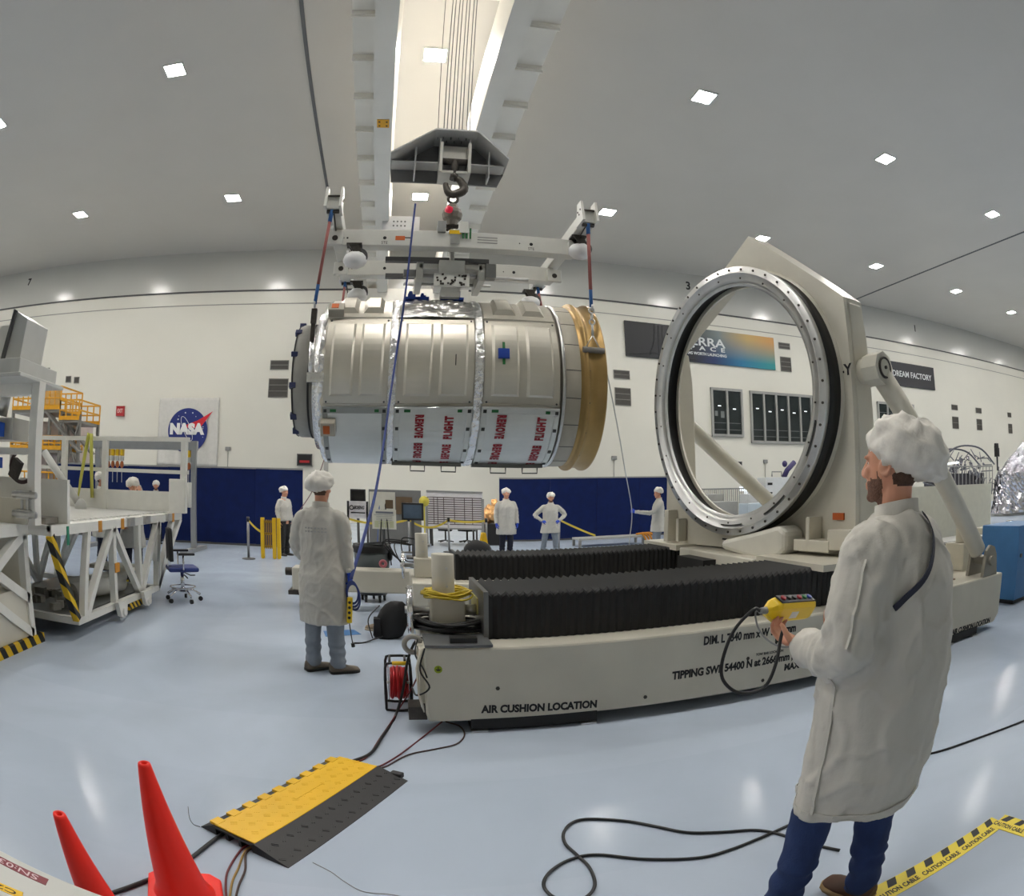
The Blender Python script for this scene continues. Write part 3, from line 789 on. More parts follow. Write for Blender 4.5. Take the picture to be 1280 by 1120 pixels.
for x in (.15, .62, 1.2, 1.58):
    zt_ = zt if xa-.08 < x < xb+.08 else (7.95+(zt-7.95)*((x-xl)/(xa-.08-xl)) if x < .8 else 7.95+(zt-7.95)*((xr-x)/(xr-xb-.08)))
    mb.box2((x-.014, 10.75, 7.67), (x+.014, 11.1, zt_-.01))
mb.box2((xl+.02, 10.75, 7.93), (xr-.04, 11.1, 7.955))
hpart(mb, 'rib', mat('flange_light', srgb(176, 176, 174), .5))
mb = MB(); mb.box2((.6, 10.55, 7.6), (1.2, 11.05, 7.66)); mb.box2((.6, 10.5, 7.6), (.66, 11.05, 8.3)); mb.box2((1.14, 10.5, 7.6), (1.2, 11.05, 8.3)); mb.box2((.66, 10.75, 7.98), (1.14, 10.9, 8.35)); hk2 = hpart(mb, 'sheave_housing', mat('housing_pale', srgb(178, 176, 168), .4), bev=.01)
hpart(MB().cyl((.6, 10.62, 7.9), (1.2, 10.62, 7.9), .07, n=16).cyl((.9, 10.62, 7.92), (.9, 10.62, 7.6), .075, n=16), 'hook_shank', M_DKSTEEL)
ho = MB(); pts = []
for i in range(24):
    a = math.radians(100-i*15); r = .17+.012*math.sin(i); pts.append((.92+math.cos(a)*r, 10.62, 7.33+math.sin(a)*r))
rs = [.055+.035*math.sin(PI*min(1, i/19)) if i < 20 else .05-.012*(i-20) for i in range(24)]
ho.tube(pts[:21], rs[:21], 12); ho.cyl((.9, 10.62, 7.5), (.9, 10.62, 7.64), .09, .07, 14); hpart(ho, 'hook', M_DKSTEEL)
for i in range(8):
    x = .66+i*.075; y = 10.75+(.12 if i % 2 else -.02)
    MB().cyl((x, y, 8.5), (x+(x-.9)*.12, y+.02, ZC-.3), .011, n=6, caps=False).build('wire_rope', mat('wire_rope_steel', srgb(96, 96, 96), .5, .5), hk, world=True)
MB().cyl((.55, 10.75, 8.5), (.43, 10.75, ZC-.3), .008, n=6).build('signal_cable', M_DKGREY, hk, world=True)
tr = thing('hoist_trolley', 'grey hoist trolley between the crane girders above the hook ropes', 'trolley', (.9, 10.8, ZG+1.9))
MB().box2((-1.0, 9.9, ZC-.95), (2.3, 11.7, ZC-.45)).build('trolley_frame', M_GIRD, tr, world=True)
MB().cyl((-.2, 10.8, ZC-.75), (2.0, 10.8, ZC-.75), .28, n=24).build('rope_drum', M_DKSTEEL, tr, world=True)

ch = thing('load_cell', 'dark shackle and load cell linking the hook to the lifting frame', 'load cell', (.9, 10.62, 6.1))
def kpart(mb, name, m=M_DKSTEEL, **k): return mb.build(name, m, ch, world=True, **k)
kpart(MB().torus((.9, 10.62, 7.05), .085, .03, (0, 1, 0), 24, 8), 'upper_shackle')
kpart(MB().torus((.9, 10.62, 7.17), .05, .022, (1, 0, 0), 18, 8), 'link')
mb = MB(); mb.lathe([(.0, .2), (.1, .2), (.12, .12), (.17, .08), (.19, 0), (.17, -.1), (.12, -.14), (.1, -.24), (.0, -.24)], (.9, 10.62, 6.72), 'Z', 12, smooth=False); kpart(mb, 'cell_body', mat('cell_grey', srgb(112, 106, 98), .5, .3))
kpart(MB().lathe([(0, -.2), (.05, -.195), (.07, -.18), (.07, -.1)], (.935, 10.52, 6.74), 'X', 16, R=Matrix.Rotation(.6, 3, 'Z')), 'red_display', mat('red_display', srgb(200, 24, 60), .3, emit=.3))
kpart(MB().torus((.9, 10.62, 6.33), .1, .03, (0, 1, 0), 24, 8, a0=-PI*.35-PI/2+.0, a1=PI*1.35-PI/2).box2((.78, 10.58, 6.42), (1.02, 10.66, 6.5)), 'lower_shackle')
mb = MB(); mb.tube([(.9, 10.62, 6.25), (.9, 10.45, 6.1), (.9, 10.3, 6.05)], .03, 8); kpart(mb, 'lower_link', M_CHROME)

# slings
M_SLR = mat('sling_red', srgb(158, 96, 92), .8, var=.1); M_SLB = mat('sling_blue', srgb(44, 92, 150), .7)
def sling(x, Y, ztop, xb, yb_, zbot, label, w=.06, blue=.13):
    t = thing('lifting_sling', label, 'sling', (xb, yb_, zbot), 0, 'slings of the lifting frame')
    p = V((x, Y, ztop)); q = V((xb, yb_, zbot)); d = q-p
    MB().tube([p+d*blue, p+d*.45, p+d*(1-blue*1.6)], [w, w*.92, w], 8, flat=(1, .45)).build('sling_body', M_SLR, t, world=True)
    MB().tube([p, p+d*blue], w*.95, 8, flat=(1, .6)).build('sling_eye', M_SLB, t, world=True)
    MB().tube([p+d*(1-blue*1.6), q], w*.8, 8, flat=(1, .6)).build('sling_eye', M_SLB, t, world=True)
    m = MB(); m.torus(q, .05, .018, (1, 0, 0), 16, 6); m.build('shackle', M_STEEL, t, world=True)
    return t
sling(-1.14, 9.1, 6.05, -1.31, 9.5, 4.58, 'red and blue lifting sling at the near left arm of the frame')
sling(2.98, 9.1, 6.05, 3.1, 9.5, 4.68, 'red and blue lifting sling at the near right arm above the gold ring')
sling(-1.14, 12.8, 6.05, -1.16, 12.4, 4.9, 'thin red and blue sling at the far left arm behind the latch box')
sling(2.98, 12.8, 6.05, 3.1, 12.4, 4.68, 'red and blue sling at the far right arm behind the module')
def tri(Y):
    t = thing('triangle_link', 'steel triangle link hanging on the gold ring' if Y < 11 else 'steel triangle link on the far side of the gold ring', 'shackle', (3.1, Y, 3.7))
    s = -1 if Y < 11 else 1
    m = MB()
    for (z) in (4.62, 4.52, 4.42): m.torus((3.1, Y+s*(-.0), z), .045, .014, (1, 0, 0) if int(z*10) % 2 else (0, 1, 0), 14, 6)
    m.build('chain', M_STEEL, t, world=True)
    m = MB(); m.tube([(3.1, Y, 4.2), (2.98, Y-s*.03, 3.98), (3.22, Y-s*.03, 3.98)], .02, 6, closed=True); m.tube([(3.1, Y, 4.38), (3.1, Y, 4.2)], .02, 6); m.build('triangle', M_STEEL, t, world=True)
    m = MB(); m.cyl((2.94, Y-s*.03, 3.95), (3.29, Y-s*.03, 3.95), .05, n=14); m.build('bar', mat('bar_grey', srgb(120, 116, 112), .5, .3), t, world=True)
tri(9.5); tri(12.4)
# tag lines
def tagline(pts, r, m, label, sag=0):
    mb = MB(); mb.tube(catmull(pts, 8), r, 6); o = mb.build('tag_line', m, None)
    return tag(o, label, 'rope')
M_TAGB = mat('blue_rope', srgb(58, 72, 128), .8, var=.15)
tagline([ony(518, 252, 9.3), ony(507, 360, 9.3), ony(497, 440, 9.2), ony(484, 540, 8.4), ony(472, 610, 7.2), ony(456, 668, 6.3), (ony(440, 716, 5.75)), ony(438, 724, 5.7)], .018, M_TAGB, 'blue tag line running from the module down to a blue gloved hand')
# ------------------------------------------------------------------ floor machine: base with two bellows-covered beams and a tipping ring frame
M_BEL = mat('bellows_black', srgb(30, 30, 31), .5, var=.12, vscale=12, spec=.4)
tp = thing('tilting_stand', 'cream floor machine with two black bellows beams carrying a tall ring frame', 'tilting stand', (3.5, 5.9, 0))
def tpart(mb, name, m=None, parent=tp, **k): return mb.build(name, m or M_CREAM, parent, world=True, **k)
BX0, BX1, BYF, BZ = .2, 6.72, 4.25, .66
# near beam with its notch profile (air cushion pads hang below)
def beam_body(y0, y1, x0, x1, zt):
    pr = [(x0, .16), (x0+.02, .085), (x0+.32, .085), (x0+1.34, .085), (x1-1.25, .075), (x1-.1, .07), (x1, .16), (x1, zt), (x0, zt)]
    return MB().prism(pr, y1-y0, (0, y1, 0), (1, 0, 0), (0, 0, 1))
nb = tpart(beam_body(BYF, 5.6, BX0, BX1, BZ), 'near_beam', bev=.02)
fb = tpart(beam_body(7.2, 8.5, .24, BX1, .7), 'far_beam', bev=.02)
tpart(MB().box2((4.6, 5.55, .15), (6.2, 7.25, .6)), 'cross_beam')
for (x0, x1, y0, y1, par) in ((.52, 1.46, 4.25, 5.5, nb), (5.52, 6.18, 4.24, 5.5, nb), (.6, 1.4, 7.25, 8.4, fb), (5.5, 6.2, 7.25, 8.4, fb)):
    p = tpart(MB().box2((x0, y0, .012), (x1, y1, .1)), 'air_cushion', M_BLACK)
    mb = MB()
    for x in (x0+.08, x1-.05): mb.box2((x-.08, y0-.03, 0), (x+.04, y0+.1, .016))
    tpart(mb, 'cushion_foot', M_STEEL, p)
mb = MB()
for (px_, py_) in ((622, 863), (808, 874), (937, 825), (955, 852)):
    p = ony(px_, py_, BYF); mb.cyl((p.x, BYF-.006, p.z), (p.x, BYF+.02, p.z), .016, n=6)
tpart(mb, 'plug_bolt', M_DKSTEEL, nb)
p = ony(547, 839, BYF)
mb = MB(); mb.cyl((p.x, BYF-.006, p.z), (p.x, BYF+.01, p.z), .028, n=20); tpart(mb, 'green_mark', mat('earth_mark_green', srgb(150, 170, 30), .5), nb)
mb = MB(); mb.box((p.x, BYF-.008, p.z), (.035, .004, .006)).box((p.x, BYF-.008, p.z-.008), (.022, .004, .005)).box((p.x, BYF-.008, p.z+.01), (.005, .004, .02)); tpart(mb, 'earth_symbol', M_TXT, nb)
# lettering on the near beam
def face_text(txt, xa, ya, xb, yb, h, Y=BYF, par=nb, off=.004):
    a = ony(xa, ya, Y); b = ony(xb, yb, Y); d = (b-a); mid = (a+b)/2
    mb = MB(); lettering(mb, txt, (mid.x, Y-.001, mid.z), (d.x, 0, d.z), (-d.z, 0, d.x), h, off, .0008, width=d.length)
    return tpart(mb, 'lettering', M_TXT, par)
face_text('AIR CUSHION LOCATION', 601, 890, 747, 883, .082)
face_text('DIM. L 7340 mm x W 3900 mm', 882, 804, 997, 786, .095)
face_text('TIPPING SWL 54400 N at 2666 mm , 12200', 842, 848, 1016, 816, .09)
face_text('MASS', 971, 804, 993, 799.5, .08)
face_text('MAX SPEED', 982, 836, 1024, 827, .08)
face_text('TOW BAR LOCATION', 947, 820.5, 981, 814.5, .03, off=.001)
face_text('AIR CUSHION LOCATION', 1187, 790, 1234, 774, .085)
# bellows
def bellows(x0, x1, y0, y1, z0, z1, par, n):
    rings = []
    for i in range(2*n+1):
        x = x0+(x1-x0)*i/(2*n); e = .0 if i % 2 else .034
        y_0, y_1, zt = y0-e*.5+.01, y1+e*.5-.01, z1+e-.012
        rings.append([V((x, y_0, z0)), V((x, y_0, zt-.02)), V((x, y_0+.02, zt)), V((x, y_1-.02, zt)), V((x, y_1, zt-.02)), V((x, y_1, z0))])
    mb = MB().loft(rings, smooth=False)
    return tpart(mb, 'bellows', M_BEL, par)
b1 = bellows(.69, 4.15, 4.5, 5.32, .66, 1.01, nb, 54)
b2 = bellows(.80, 3.70, 7.5, 8.15, .7, 1.0, fb, 46)
tpart(MB().box2((.655, 4.49, .66), (.69, 5.34, 1.03)), 'bellows_end', mat('end_plate_steel', srgb(120, 120, 118), .35, .8), nb)
q = MB().box2((.645, 4.78, .8), (.656, 5.12, .93)); tpart(q, 'yellow_label', mat('faded_yellow_label', srgb(206, 196, 120), .5), nb)
tpart(MB().box2((.765, 7.49, .7), (.8, 8.17, 1.02)), 'bellows_end', M_BLACK, fb)
# near end fittings: plate, drive post, handwheel, eye
tpart(MB().box2((.21, 4.24, .662), (.68, 4.62, .682)), 'end_tray', mat('tray_grey', srgb(104, 106, 108), .45, .4), nb)
def post(x, y, z, s, par, lab):
    o = tpart(MB().box2((x-.13*s, y-.12*s, z), (x+.13*s, y+.14*s, z+.27*s)), 'drive_box', M_CREAM, bev=.015)
    c = MB(); c.cyl((x-.02*s, y, z+.27*s), (x-.02*s, y, z+.60*s), .085*s, n=28); c.cyl((x-.02*s, y, z+.60*s), (x-.02*s, y, z+.605*s), .083*s, n=28)
    tpart(c, 'drive_motor', M_CREAM, o, bev=.006)
    c = MB()
    for zz_ in (.36, .5): c.cyl((x+.0*s, y-.09*s, z+zz_*s), (x+.0*s, y-.08*s, z+zz_*s), .01, n=8)
    tpart(c, 'motor_screw', M_STEEL, o)
    c = MB(); c.cyl((x-.32*s, y, z+.16*s), (x+.24*s, y, z+.16*s), .03*s, n=16); c.cyl((x+.13*s, y, z+.16*s), (x+.24*s, y, z+.16*s), .045*s, n=16); tpart(c, 'drive_shaft', M_STEEL, o)
    c = MB(); c.cyl((x-.30*s, y, z+.16*s), (x-.26*s, y, z+.16*s), .19*s, n=36); c.cyl((x-.305*s, y, z+.16*s), (x-.30*s, y, z+.16*s), .15*s, n=36); tpart(c, 'coupling_disc', M_CHROME, o)
    return o
post(.42, 4.87, .66, 1.02, nb, '')
post(.40, 7.75, .70, .9, fb, '')
c = MB(); c.torus((.135, 4.5, .625), .062, .02, (0, 1, 0), 28, 10); tpart(c, 'lifting_eye', mat('eye_grey', srgb(150, 148, 144), .4, .4), nb)
c = MB(); c.box2((.16, 4.4, .52), (.22, 4.62, .64)); tpart(c, 'eye_bracket', M_CREAM, nb)
c = MB(); c.box2((.08, 4.27, .1), (.21, 4.45, .2)); tpart(c, 'tow_bracket', M_DKSTEEL, nb)
c = MB(); c.box2((.17, 4.3, .22), (.21, 4.42, .64)); c.tube([(.185, 4.29, .64), (.15, 4.27, .5), (.16, 4.27, .3), (.19, 4.28, .16)], .012, 6); tpart(c, 'valve_strip', M_CREAM, nb)

# ---- ring frame (root of its geometry is a rotated local frame)
RA = math.radians(11); RC = V((3.70, 6.29, 2.78))
AXv = V((math.cos(RA), math.sin(RA), 0)); HV = V((-math.sin(RA), math.cos(RA), 0)); ZV = V((0, 0, 1))
RM = Matrix((AXv, HV, ZV)).transposed()
def rl(x, y, z): return RC+AXv*x+HV*y+ZV*z
M_RING = mat('machined_ring', (.62, .62, .61), .38, .9, var=.08, vscale=5)
R2 = lambda prof, n=120: MB().lathe(prof, RC, 'X', n, R=RM)
fr = tpart(R2([(1.37, .05), (1.37, .02), (1.40, .0), (1.47, .0), (1.475, -.012), (1.485, -.012), (1.49, .0), (1.555, .0), (1.56, .006), (1.56, .06), (1.44, .07), (1.33, .07), (1.33, .05), (1.37, .05)]), 'ring_flange', M_RING)
mb = MB()
for k in range(44):
    a = 2*PI*k/44; r = 1.52; mb.cyl(rl(-.012, math.cos(a)*r, math.sin(a)*r), rl(.0, math.cos(a)*r, math.sin(a)*r), .014, n=8)
for k in range(22):
    a = 2*PI*(k+.5)/22; r = 1.415; mb.cyl(rl(-.008, math.cos(a)*r, math.sin(a)*r), rl(.0, math.cos(a)*r, math.sin(a)*r), .011, n=8)
tpart(mb, 'ring_bolts', M_DKSTEEL, fr)
mb = MB()
for a0 in (-75, -40, -10): mb.lathe([(1.435, -.01), (1.45, -.01), (1.45, 0)], RC, 'X', 12, R=RM, a0=math.radians(a0-90), a1=math.radians(a0-75))
tpart(mb, 'ring_groove', M_DKGREY, fr)
tpart(R2([(1.41, .07), (1.545, .07), (1.545, .27), (1.41, .27), (1.41, .07)]), 'bearing_seal', M_BLACK)
tpart(R2([(1.36, .27), (1.58, .27), (1.58, .3), (1.36, .3), (1.36, .27)]), 'seat_ring', M_CREAM)
# housing: front plate with round hole, wall frame following the outline, back plate
HW, ZSH, ZPK, YPK, ZBO = 1.68, .88, 1.99, -.33, -1.74
out = [(YPK, ZPK), (HW, ZSH), (HW, ZBO), (-HW, ZBO), (-HW, ZSH)]
inn = [(YPK, ZPK-.12), (HW-.07, ZSH-.04), (HW-.07, -.9), (1.0, -1.42), (-1.0, -1.42), (-HW+.07, -.9), (-HW+.07, ZSH-.04)]
def polar(poly, a):
    d = V((math.cos(a), math.sin(a))); best = None
    for i in range(len(poly)):
        p = V(poly[i]); q = V(poly[(i+1) % len(poly)]); e = q-p; den = d.x*e.y-d.y*e.x
        if abs(den) < 1e-9: continue
        t = (p.x*e.y-p.y*e.x)/den; u = (p.x*d.y-p.y*d.x)/den
        if t > 0 and -1e-6 <= u <= 1+1e-6: best = t if best is None else max(best, t)
    return best
angs = sorted(set([2*PI*i/144 for i in range(144)]+[math.atan2(z, y) % (2*PI) for y, z in out+inn]))
def annulus(f_in, f_out, x0, x1):
    n = len(angs); vs = []
    for x in (x0, x1):
        for a in angs: r = f_in(a); vs.append(rl(x, r*math.cos(a), r*math.sin(a)))
        for a in angs: r = f_out(a); vs.append(rl(x, r*math.cos(a), r*math.sin(a)))
    fs = []
    for i in range(n):
        j = (i+1) % n
        fs += [(i, j, n+j, n+i), (2*n+j, 2*n+i, 3*n+i, 3*n+j), (j, i, 2*n+i, 2*n+j), (n+i, n+j, 3*n+j, 3*n+i)]
    return MB().add(vs, fs)
D1 = .62
hs = tpart(annulus(lambda a: 1.44, lambda a: polar(out, a), .29, .36), 'frame_housing', bev=.02)
tpart(annulus(lambda a: polar(inn, a), lambda a: polar(out, a)-.0, .36, D1), 'frame_wall', M_CREAM, hs, bev=.015)
# side boxes (trunnion cheeks) and lower block
for s in (-1, 1):
    mb = MB(); mb.prism([(.36, -1.74), (.68, -1.74), (.64, .5), (.6, .84), (.36, .84)], .22, rl(0, s*(HW-.1)+(.11), 0), AXv, ZV)
    sc = tpart(mb, 'side_cheek', M_CREAM, bev=.02)
    mb = MB(); mb.cyl(rl(.5, s*(HW-.05), .12), rl(.5, s*(HW+.2), .12), .13, n=28); tpart(mb, 'trunnion', M_CREAM, sc)
    mb = MB(); mb.cyl(rl(.5, s*(HW+.1), .12), rl(.5, s*(HW+.30), .12), .17, n=8, smooth=False); mb.cyl(rl(.5, s*(HW+.30), .12), rl(.5, s*(HW+.315), .12), .085, n=24); tr_ = tpart(mb, 'strut_head', mat('strut_paint', srgb(204, 200, 186), .4, var=.04), sc)
    mb = MB(); mb.torus(rl(.5, s*(HW+.31), .12), .1, .014, HV, 28, 6); mb.cyl(rl(.5, s*(HW+.31), .12), rl(.5, s*(HW+.33), .12), .018, n=10); tpart(mb, 'head_ring', M_DKSTEEL, sc)
    foot = V((6.38, 4.42, .84)) if s < 0 else V((6.3, 8.0, .9))
    p0 = rl(.5, s*(HW+.2), .12); p0 = p0+(foot-p0)*.03
    st = tpart(MB().cyl(p0, p0+(foot-p0)*.94, .115, n=28), 'tilt_strut', mat('strut_paint', srgb(204, 200, 186), .4, var=.04))
    mb = MB(); dy = .13
    for d in (-dy, dy): mb.prism([(-.16, -.2), (.2, -.2), (.16, .06), (.1, .15), (0, .18), (-.1, .12)], .05, (foot.x, foot.y+d+.025, foot.z), (1, 0, 0), (0, 0, 1))
    mb.cyl((foot.x, foot.y-.2, foot.z), (foot.x, foot.y+.2, foot.z), .06, n=18)
    tpart(mb, 'clevis', mat('clevis_grey', srgb(140, 136, 126), .45, .2), st, bev=.006)
mb = MB(); mb.prism([(-1.68, -1.74), (1.68, -1.74), (1.68, -1.2), (1.2, -1.44), (-1.2, -1.44), (-1.68, -1.2)], .34, rl(.28+.34, 0, 0), -HV if False else HV, ZV)
tpart(mb, 'lower_block', M_CREAM, hs, bev=.02)
# front cylinder pod below the ring and its bracket boxes
mb = MB(); mb.prism([(.1, -1.72), (.1, -1.62), (-.5, -1.5), (-.86, -1.42), (-.97, -1.48), (-.97, -1.68), (-.86, -1.76), (-.5, -1.8)], .32, rl(-.03, 0, 0), HV, ZV); pod = tpart(mb, 'front_pod', mat('pod_grey_cream', srgb(212, 209, 198), .4), hs, bev=.05)
mb = MB()
mb.box(rl(.22, -1.25, -1.62), (.3, .5, .12), rot=RM); mb.box(rl(.18, -1.2, -1.5), (.22, .05, .34), rot=RM); mb.box(rl(.18, -1.62, -1.55), (.2, .3, .2), rot=RM); mb.box(rl(.2, 1.45, -1.5), (.16, .1, .42), rot=RM); mb.box(rl(.2, 1.2, -1.55), (.14, .06, .3), rot=RM)
tpart(mb, 'front_bracket', M_CREAM, hs, bev=.01)
o = MB().box(rl(.35, -1.46, -1.33), (.16, .15, .07), rot=RM); tpart(o, 'orange_label', mat('orange_label', srgb(196, 96, 40), .6), hs)
mb = MB(); mb.cyl(rl(.45, 1.585, -.22), rl(.45, 1.62, -.22), .1, n=24) ; mb.v = [v for v in mb.v]
vp = tpart(mb, 'level_vial', mat('vial_green', srgb(150, 158, 96), .35), hs)
mb = MB()
for (t, y, z, h_) in (('Z', .12, -1.655, .13), ('-Y', -1.62, .12, .16)):
    xq = .05 if t == 'Z' else .285
    lettering(mb, t, rl(xq, y, z), -HV, ZV, h_, .004, .001)
tpart(mb, 'axis_lettering', M_TXT, hs)
# carriage under the frame, resting on both beams
cg = tpart(MB().box2((3.6, 4.35, 1.0), (4.7, 5.5, 1.06)).box2((3.5, 7.3, .98), (5.0, 8.4, 1.05)), 'carriage_plate')
mb = MB(); mb.box2((3.55, 5.5, .84), (4.9, 7.3, 1.02)); mb.box2((3.75, 7.3, .72), (4.9, 8.4, .98)); mb.box2((4.15, 4.5, .67), (4.65, 5.4, 1.0)); tpart(mb, 'carriage_body', M_CREAM, cg, bev=.015)
mb = MB(); mb.box2((3.38, 6.3, .6), (3.55, 7.0, .95)); tpart(mb, 'carriage_motor', M_BLACK, cg)
mb = MB(); mb.cyl((3.6, 7.26, .86), (3.6, 7.2, .86), .07, n=20); tpart(mb, 'round_port', mat('vial_green', srgb(150, 158, 96), .35), cg)
tpart(MB().box2((3.2, 5.6, .55), (4.9, 5.72, .66)).box2((.8, 5.6, .5), (3.2, 5.66, .6)), 'guide_rail', M_STEEL, nb)
# fittings at the right end of the near beam
mb = MB(); ep = ony(1199, 690, 5.0); mb.cyl((ep.x, 5.0, 1.0), (ep.x, 5.0, 1.36), .09, n=24); mb.box2((ep.x-.14, 4.85, .66), (ep.x+.16, 5.2, 1.0)); tpart(mb, 'end_post', M_CREAM, nb, bev=.012)
tpart(MB().box2((5.3, 4.5, .66), (5.9, 4.9, .675)), 'worn_plate', mat('worn_plate', srgb(160, 136, 120), .5), nb)

# ---- cables and small things on the near end
def coil(c, R, r, n, name, m, label, cat, zr=.04, seed=1, sq=1.0):
    random.seed(seed); t = thing(name, label, cat, c)
    for k in range(n):
        mb = MB(); R_ = R*(.88+.24*random.random()); ox, oy = random.uniform(-.02, .02), random.uniform(-.02, .02); z0 = random.random()*zr; ph = random.random()*6
        pts = [V((ox+R_*math.cos(a)*sq, oy+R_*math.sin(a), r+z0+.012*math.sin(3*a+ph))) for a in [2*PI*i/28 for i in range(28)]]
        mb.tube(pts, r, 6, closed=True); mb.build('cable_turn', m, t)
    return t
M_CBL = mat('black_cable', srgb(22, 22, 24), .45, var=.08)
coil((.42, 4.87, .93), .17, .008, 12, 'cable_coil', mat('yellow_cable', srgb(196, 172, 40), .5), 'coil of yellow cable hung round the drive motor of the near beam', 'cable coil', .05, 3)
coil((.45, 4.84, .685), .235, .012, 9, 'cable_coil', M_CBL, 'coil of black cable lying round the foot of the near drive post', 'cable coil', .07, 5, 1.1)
MBx = MB().box2((.39, 4.3, .683), (.58, 4.38, .72)); tag(MBx.build('power_adapter', M_BLKPL), 'black power adapter lying on the grey tray at the beam end', 'adapter')
# ------------------------------------------------------------------ left: white truss platform
PXs, PZ = -3.62, 1.28
pf = thing('truss_platform', 'white steel truss platform with a roller deck and railings at the left edge', 'platform', (-5, 8, 0))
M_PW = mat('platform_white', srgb(226, 225, 218), .42, var=.04)
M_HZD = stripes('hazard_diagonal', srgb(220, 180, 30), srgb(25, 25, 26), 6.5, (.3, .8, .9))
def ppart(mb, name, m=None, parent=pf, **k): return mb.build(name, m or M_PW, parent, world=True, **k)
YA, YB = 5.65, 10.1          # top chord ends
ya, yb = 6.15, 8.95          # bottom chord ends
XL = -7.2
top = ppart(MB().box2((XL, YA, PZ-.06), (PXs, YB, PZ-.01)).box2((PXs-.05, YA, PZ-.11), (PXs+.02, YB, PZ)).box2((XL, YA, PZ-.11), (PXs, YA+.07, PZ)).box2((XL, YB-.07, PZ-.11), (PXs, YB, PZ)), 'deck')
mb = MB()
for k in range(26):
    y = YA+.5+k*.17
    mb.box2((XL+.3, y, PZ-.008), (PXs-.25, y+.1, PZ+.012))
ppart(mb, 'roller', mat('roller_steel', srgb(222, 222, 219), .3, .2), top)
ppart(MB().box2((XL, ya, .16), (PXs+.02, ya+.08, .24)).box2((PXs-.06, ya, .16), (PXs+.02, yb, .24)).box2((XL, yb-.08, .16), (PXs, yb, .24)).box2((XL, ya, .16), (XL+.08, yb, .24)), 'bottom_chord')
def side_truss(x, kid='truss_web'):
    w_ = .085
    def T(y): return (x, y, PZ-.1)
    def B(y): return (x, y, .22)
    bars = [((x, YA+.02, PZ-.1), (x, ya+.03, .22), 'h')]
    ys = [6.15, 7.05, 8.0, 8.93]
    tops = [6.45, 7.45, 8.45, 9.35]
    bars += [((x, YB-.03, PZ-.1), (x, yb-.04, .22), 'w'), (T(6.6), B(6.35), 'w'), (T(7.32), B(6.42), 'w'), (T(7.36), B(8.2), 'w'), (T(7.34), B(7.3), 'w'), (T(8.2), B(8.22), 'w'), (T(9.0), B(8.25), 'w'), (T(9.05), B(8.9), 'w'), (T(9.7), B(8.93), 'w'), (T(9.0), (x, 8.9, .6), 'w')]
    for p, q, k in bars:
        ppart(MB().beam(p, q, w_, w_, (1, 0, 0)), 'truss_bar' if k == 'w' else 'striped_bar', M_PW if k == 'w' else M_HZD)
side_truss(PXs-.02)
side_truss(-5.6)
mb = MB()
for y in (7.3, 8.2):
    mb.prism([(-.16, .22), (.16, .22), (.1, .04), (0, 0), (-.1, .04)], .06, (PXs+.06, y, .05), (0, 1, 0), (0, 0, 1)); mb.cyl((PXs+.06, y, .13), (PXs+.15, y, .13), .05, n=16)
ppart(mb, 'lug', M_PW)
mb = MB(); mb.box2((PXs-.4, 7.7, .07), (PXs+.02, 8.3, .155)); ppart(mb, 'hazard_skid', M_HAZ)
# what stands inside the truss: floor trays, cylinders, yellow hoses
mb = MB(); mb.box2((-5.5, 6.2, .2), (-3.75, 8.9, .23)); ppart(mb, 'lower_tray', mat('tray_steel', srgb(136, 138, 134), .4, .4))
mb = MB(); mb.cyl((-4.1, 6.9, .38), (-3.85, 8.0, .38), .11, n=20); mb.cyl((-4.5, 7.4, .36), (-4.2, 8.8, .36), .1, n=20); ppart(mb, 'actuator', mat('actuator_pale', srgb(188, 188, 182), .35))
for k in range(4):
    random.seed(k+20)
    pts = [V((-4.1+random.uniform(-.3, .3), 7.9+random.uniform(-.4, .4), .27+random.uniform(0, .12))) for _ in range(7)]
    ppart(MB().tube(catmull(pts, 6), .014, 6), 'yellow_hose', mat('yellow_cable', srgb(196, 172, 40), .5))
random.seed(12); mb = MB()
for k in range(26): mb.box((-4.15+random.uniform(-.4, .35), 6.6+random.uniform(-.35, .35), .29+random.uniform(0, .1)), (random.uniform(.04, .16), random.uniform(.04, .14), .08), random.random()*3)
ppart(mb, 'valve_block', mat('valve_metal', srgb(150, 148, 140), .35, .6))
mb = MB(); mb.box2((-4.6, 8.3, .5), (-3.8, 8.8, .55)); ppart(mb, 'pale_sheet', mat('paper', srgb(214, 210, 196), .8))
# tape marks on the top chord
mb = MB()
for y in (6.85, 7.55, 9.6): mb.box2((PXs+.018, y, PZ-.13), (PXs+.026, y+.1, PZ+.005))
mb.box2((PXs+.03, 7.28, .62), (PXs+.04, 7.42, .74)); ppart(mb, 'orange_tape', mat('orange_tape', srgb(206, 140, 40), .5), top)
mb = MB()
for y in (7.75, 8.35, 9.3): mb.box2((PXs+.0, y, PZ-.1), (PXs+.07, y+.18, PZ+.01))
ppart(mb, 'clamp_plate', M_STEEL, top)
mb = MB(); mb.box2((PXs+.018, 6.0, PZ-.22), (PXs+.03, 6.05, PZ-.02)); ppart(mb, 'green_tape', mat('teal_tape', srgb(30, 130, 100), .5), top)
mb = MB(); mb.box2((-4.35, YA+.1, PZ), (-3.75, YA+.55, PZ+.07)); mb.box2((-4.05, 6.15, PZ+.07), (-3.95, 6.3, PZ+.2)); ppart(mb, 'deck_stop', mat('deck_stop_grey', srgb(138, 134, 128), .4, .4), top, bev=.01)
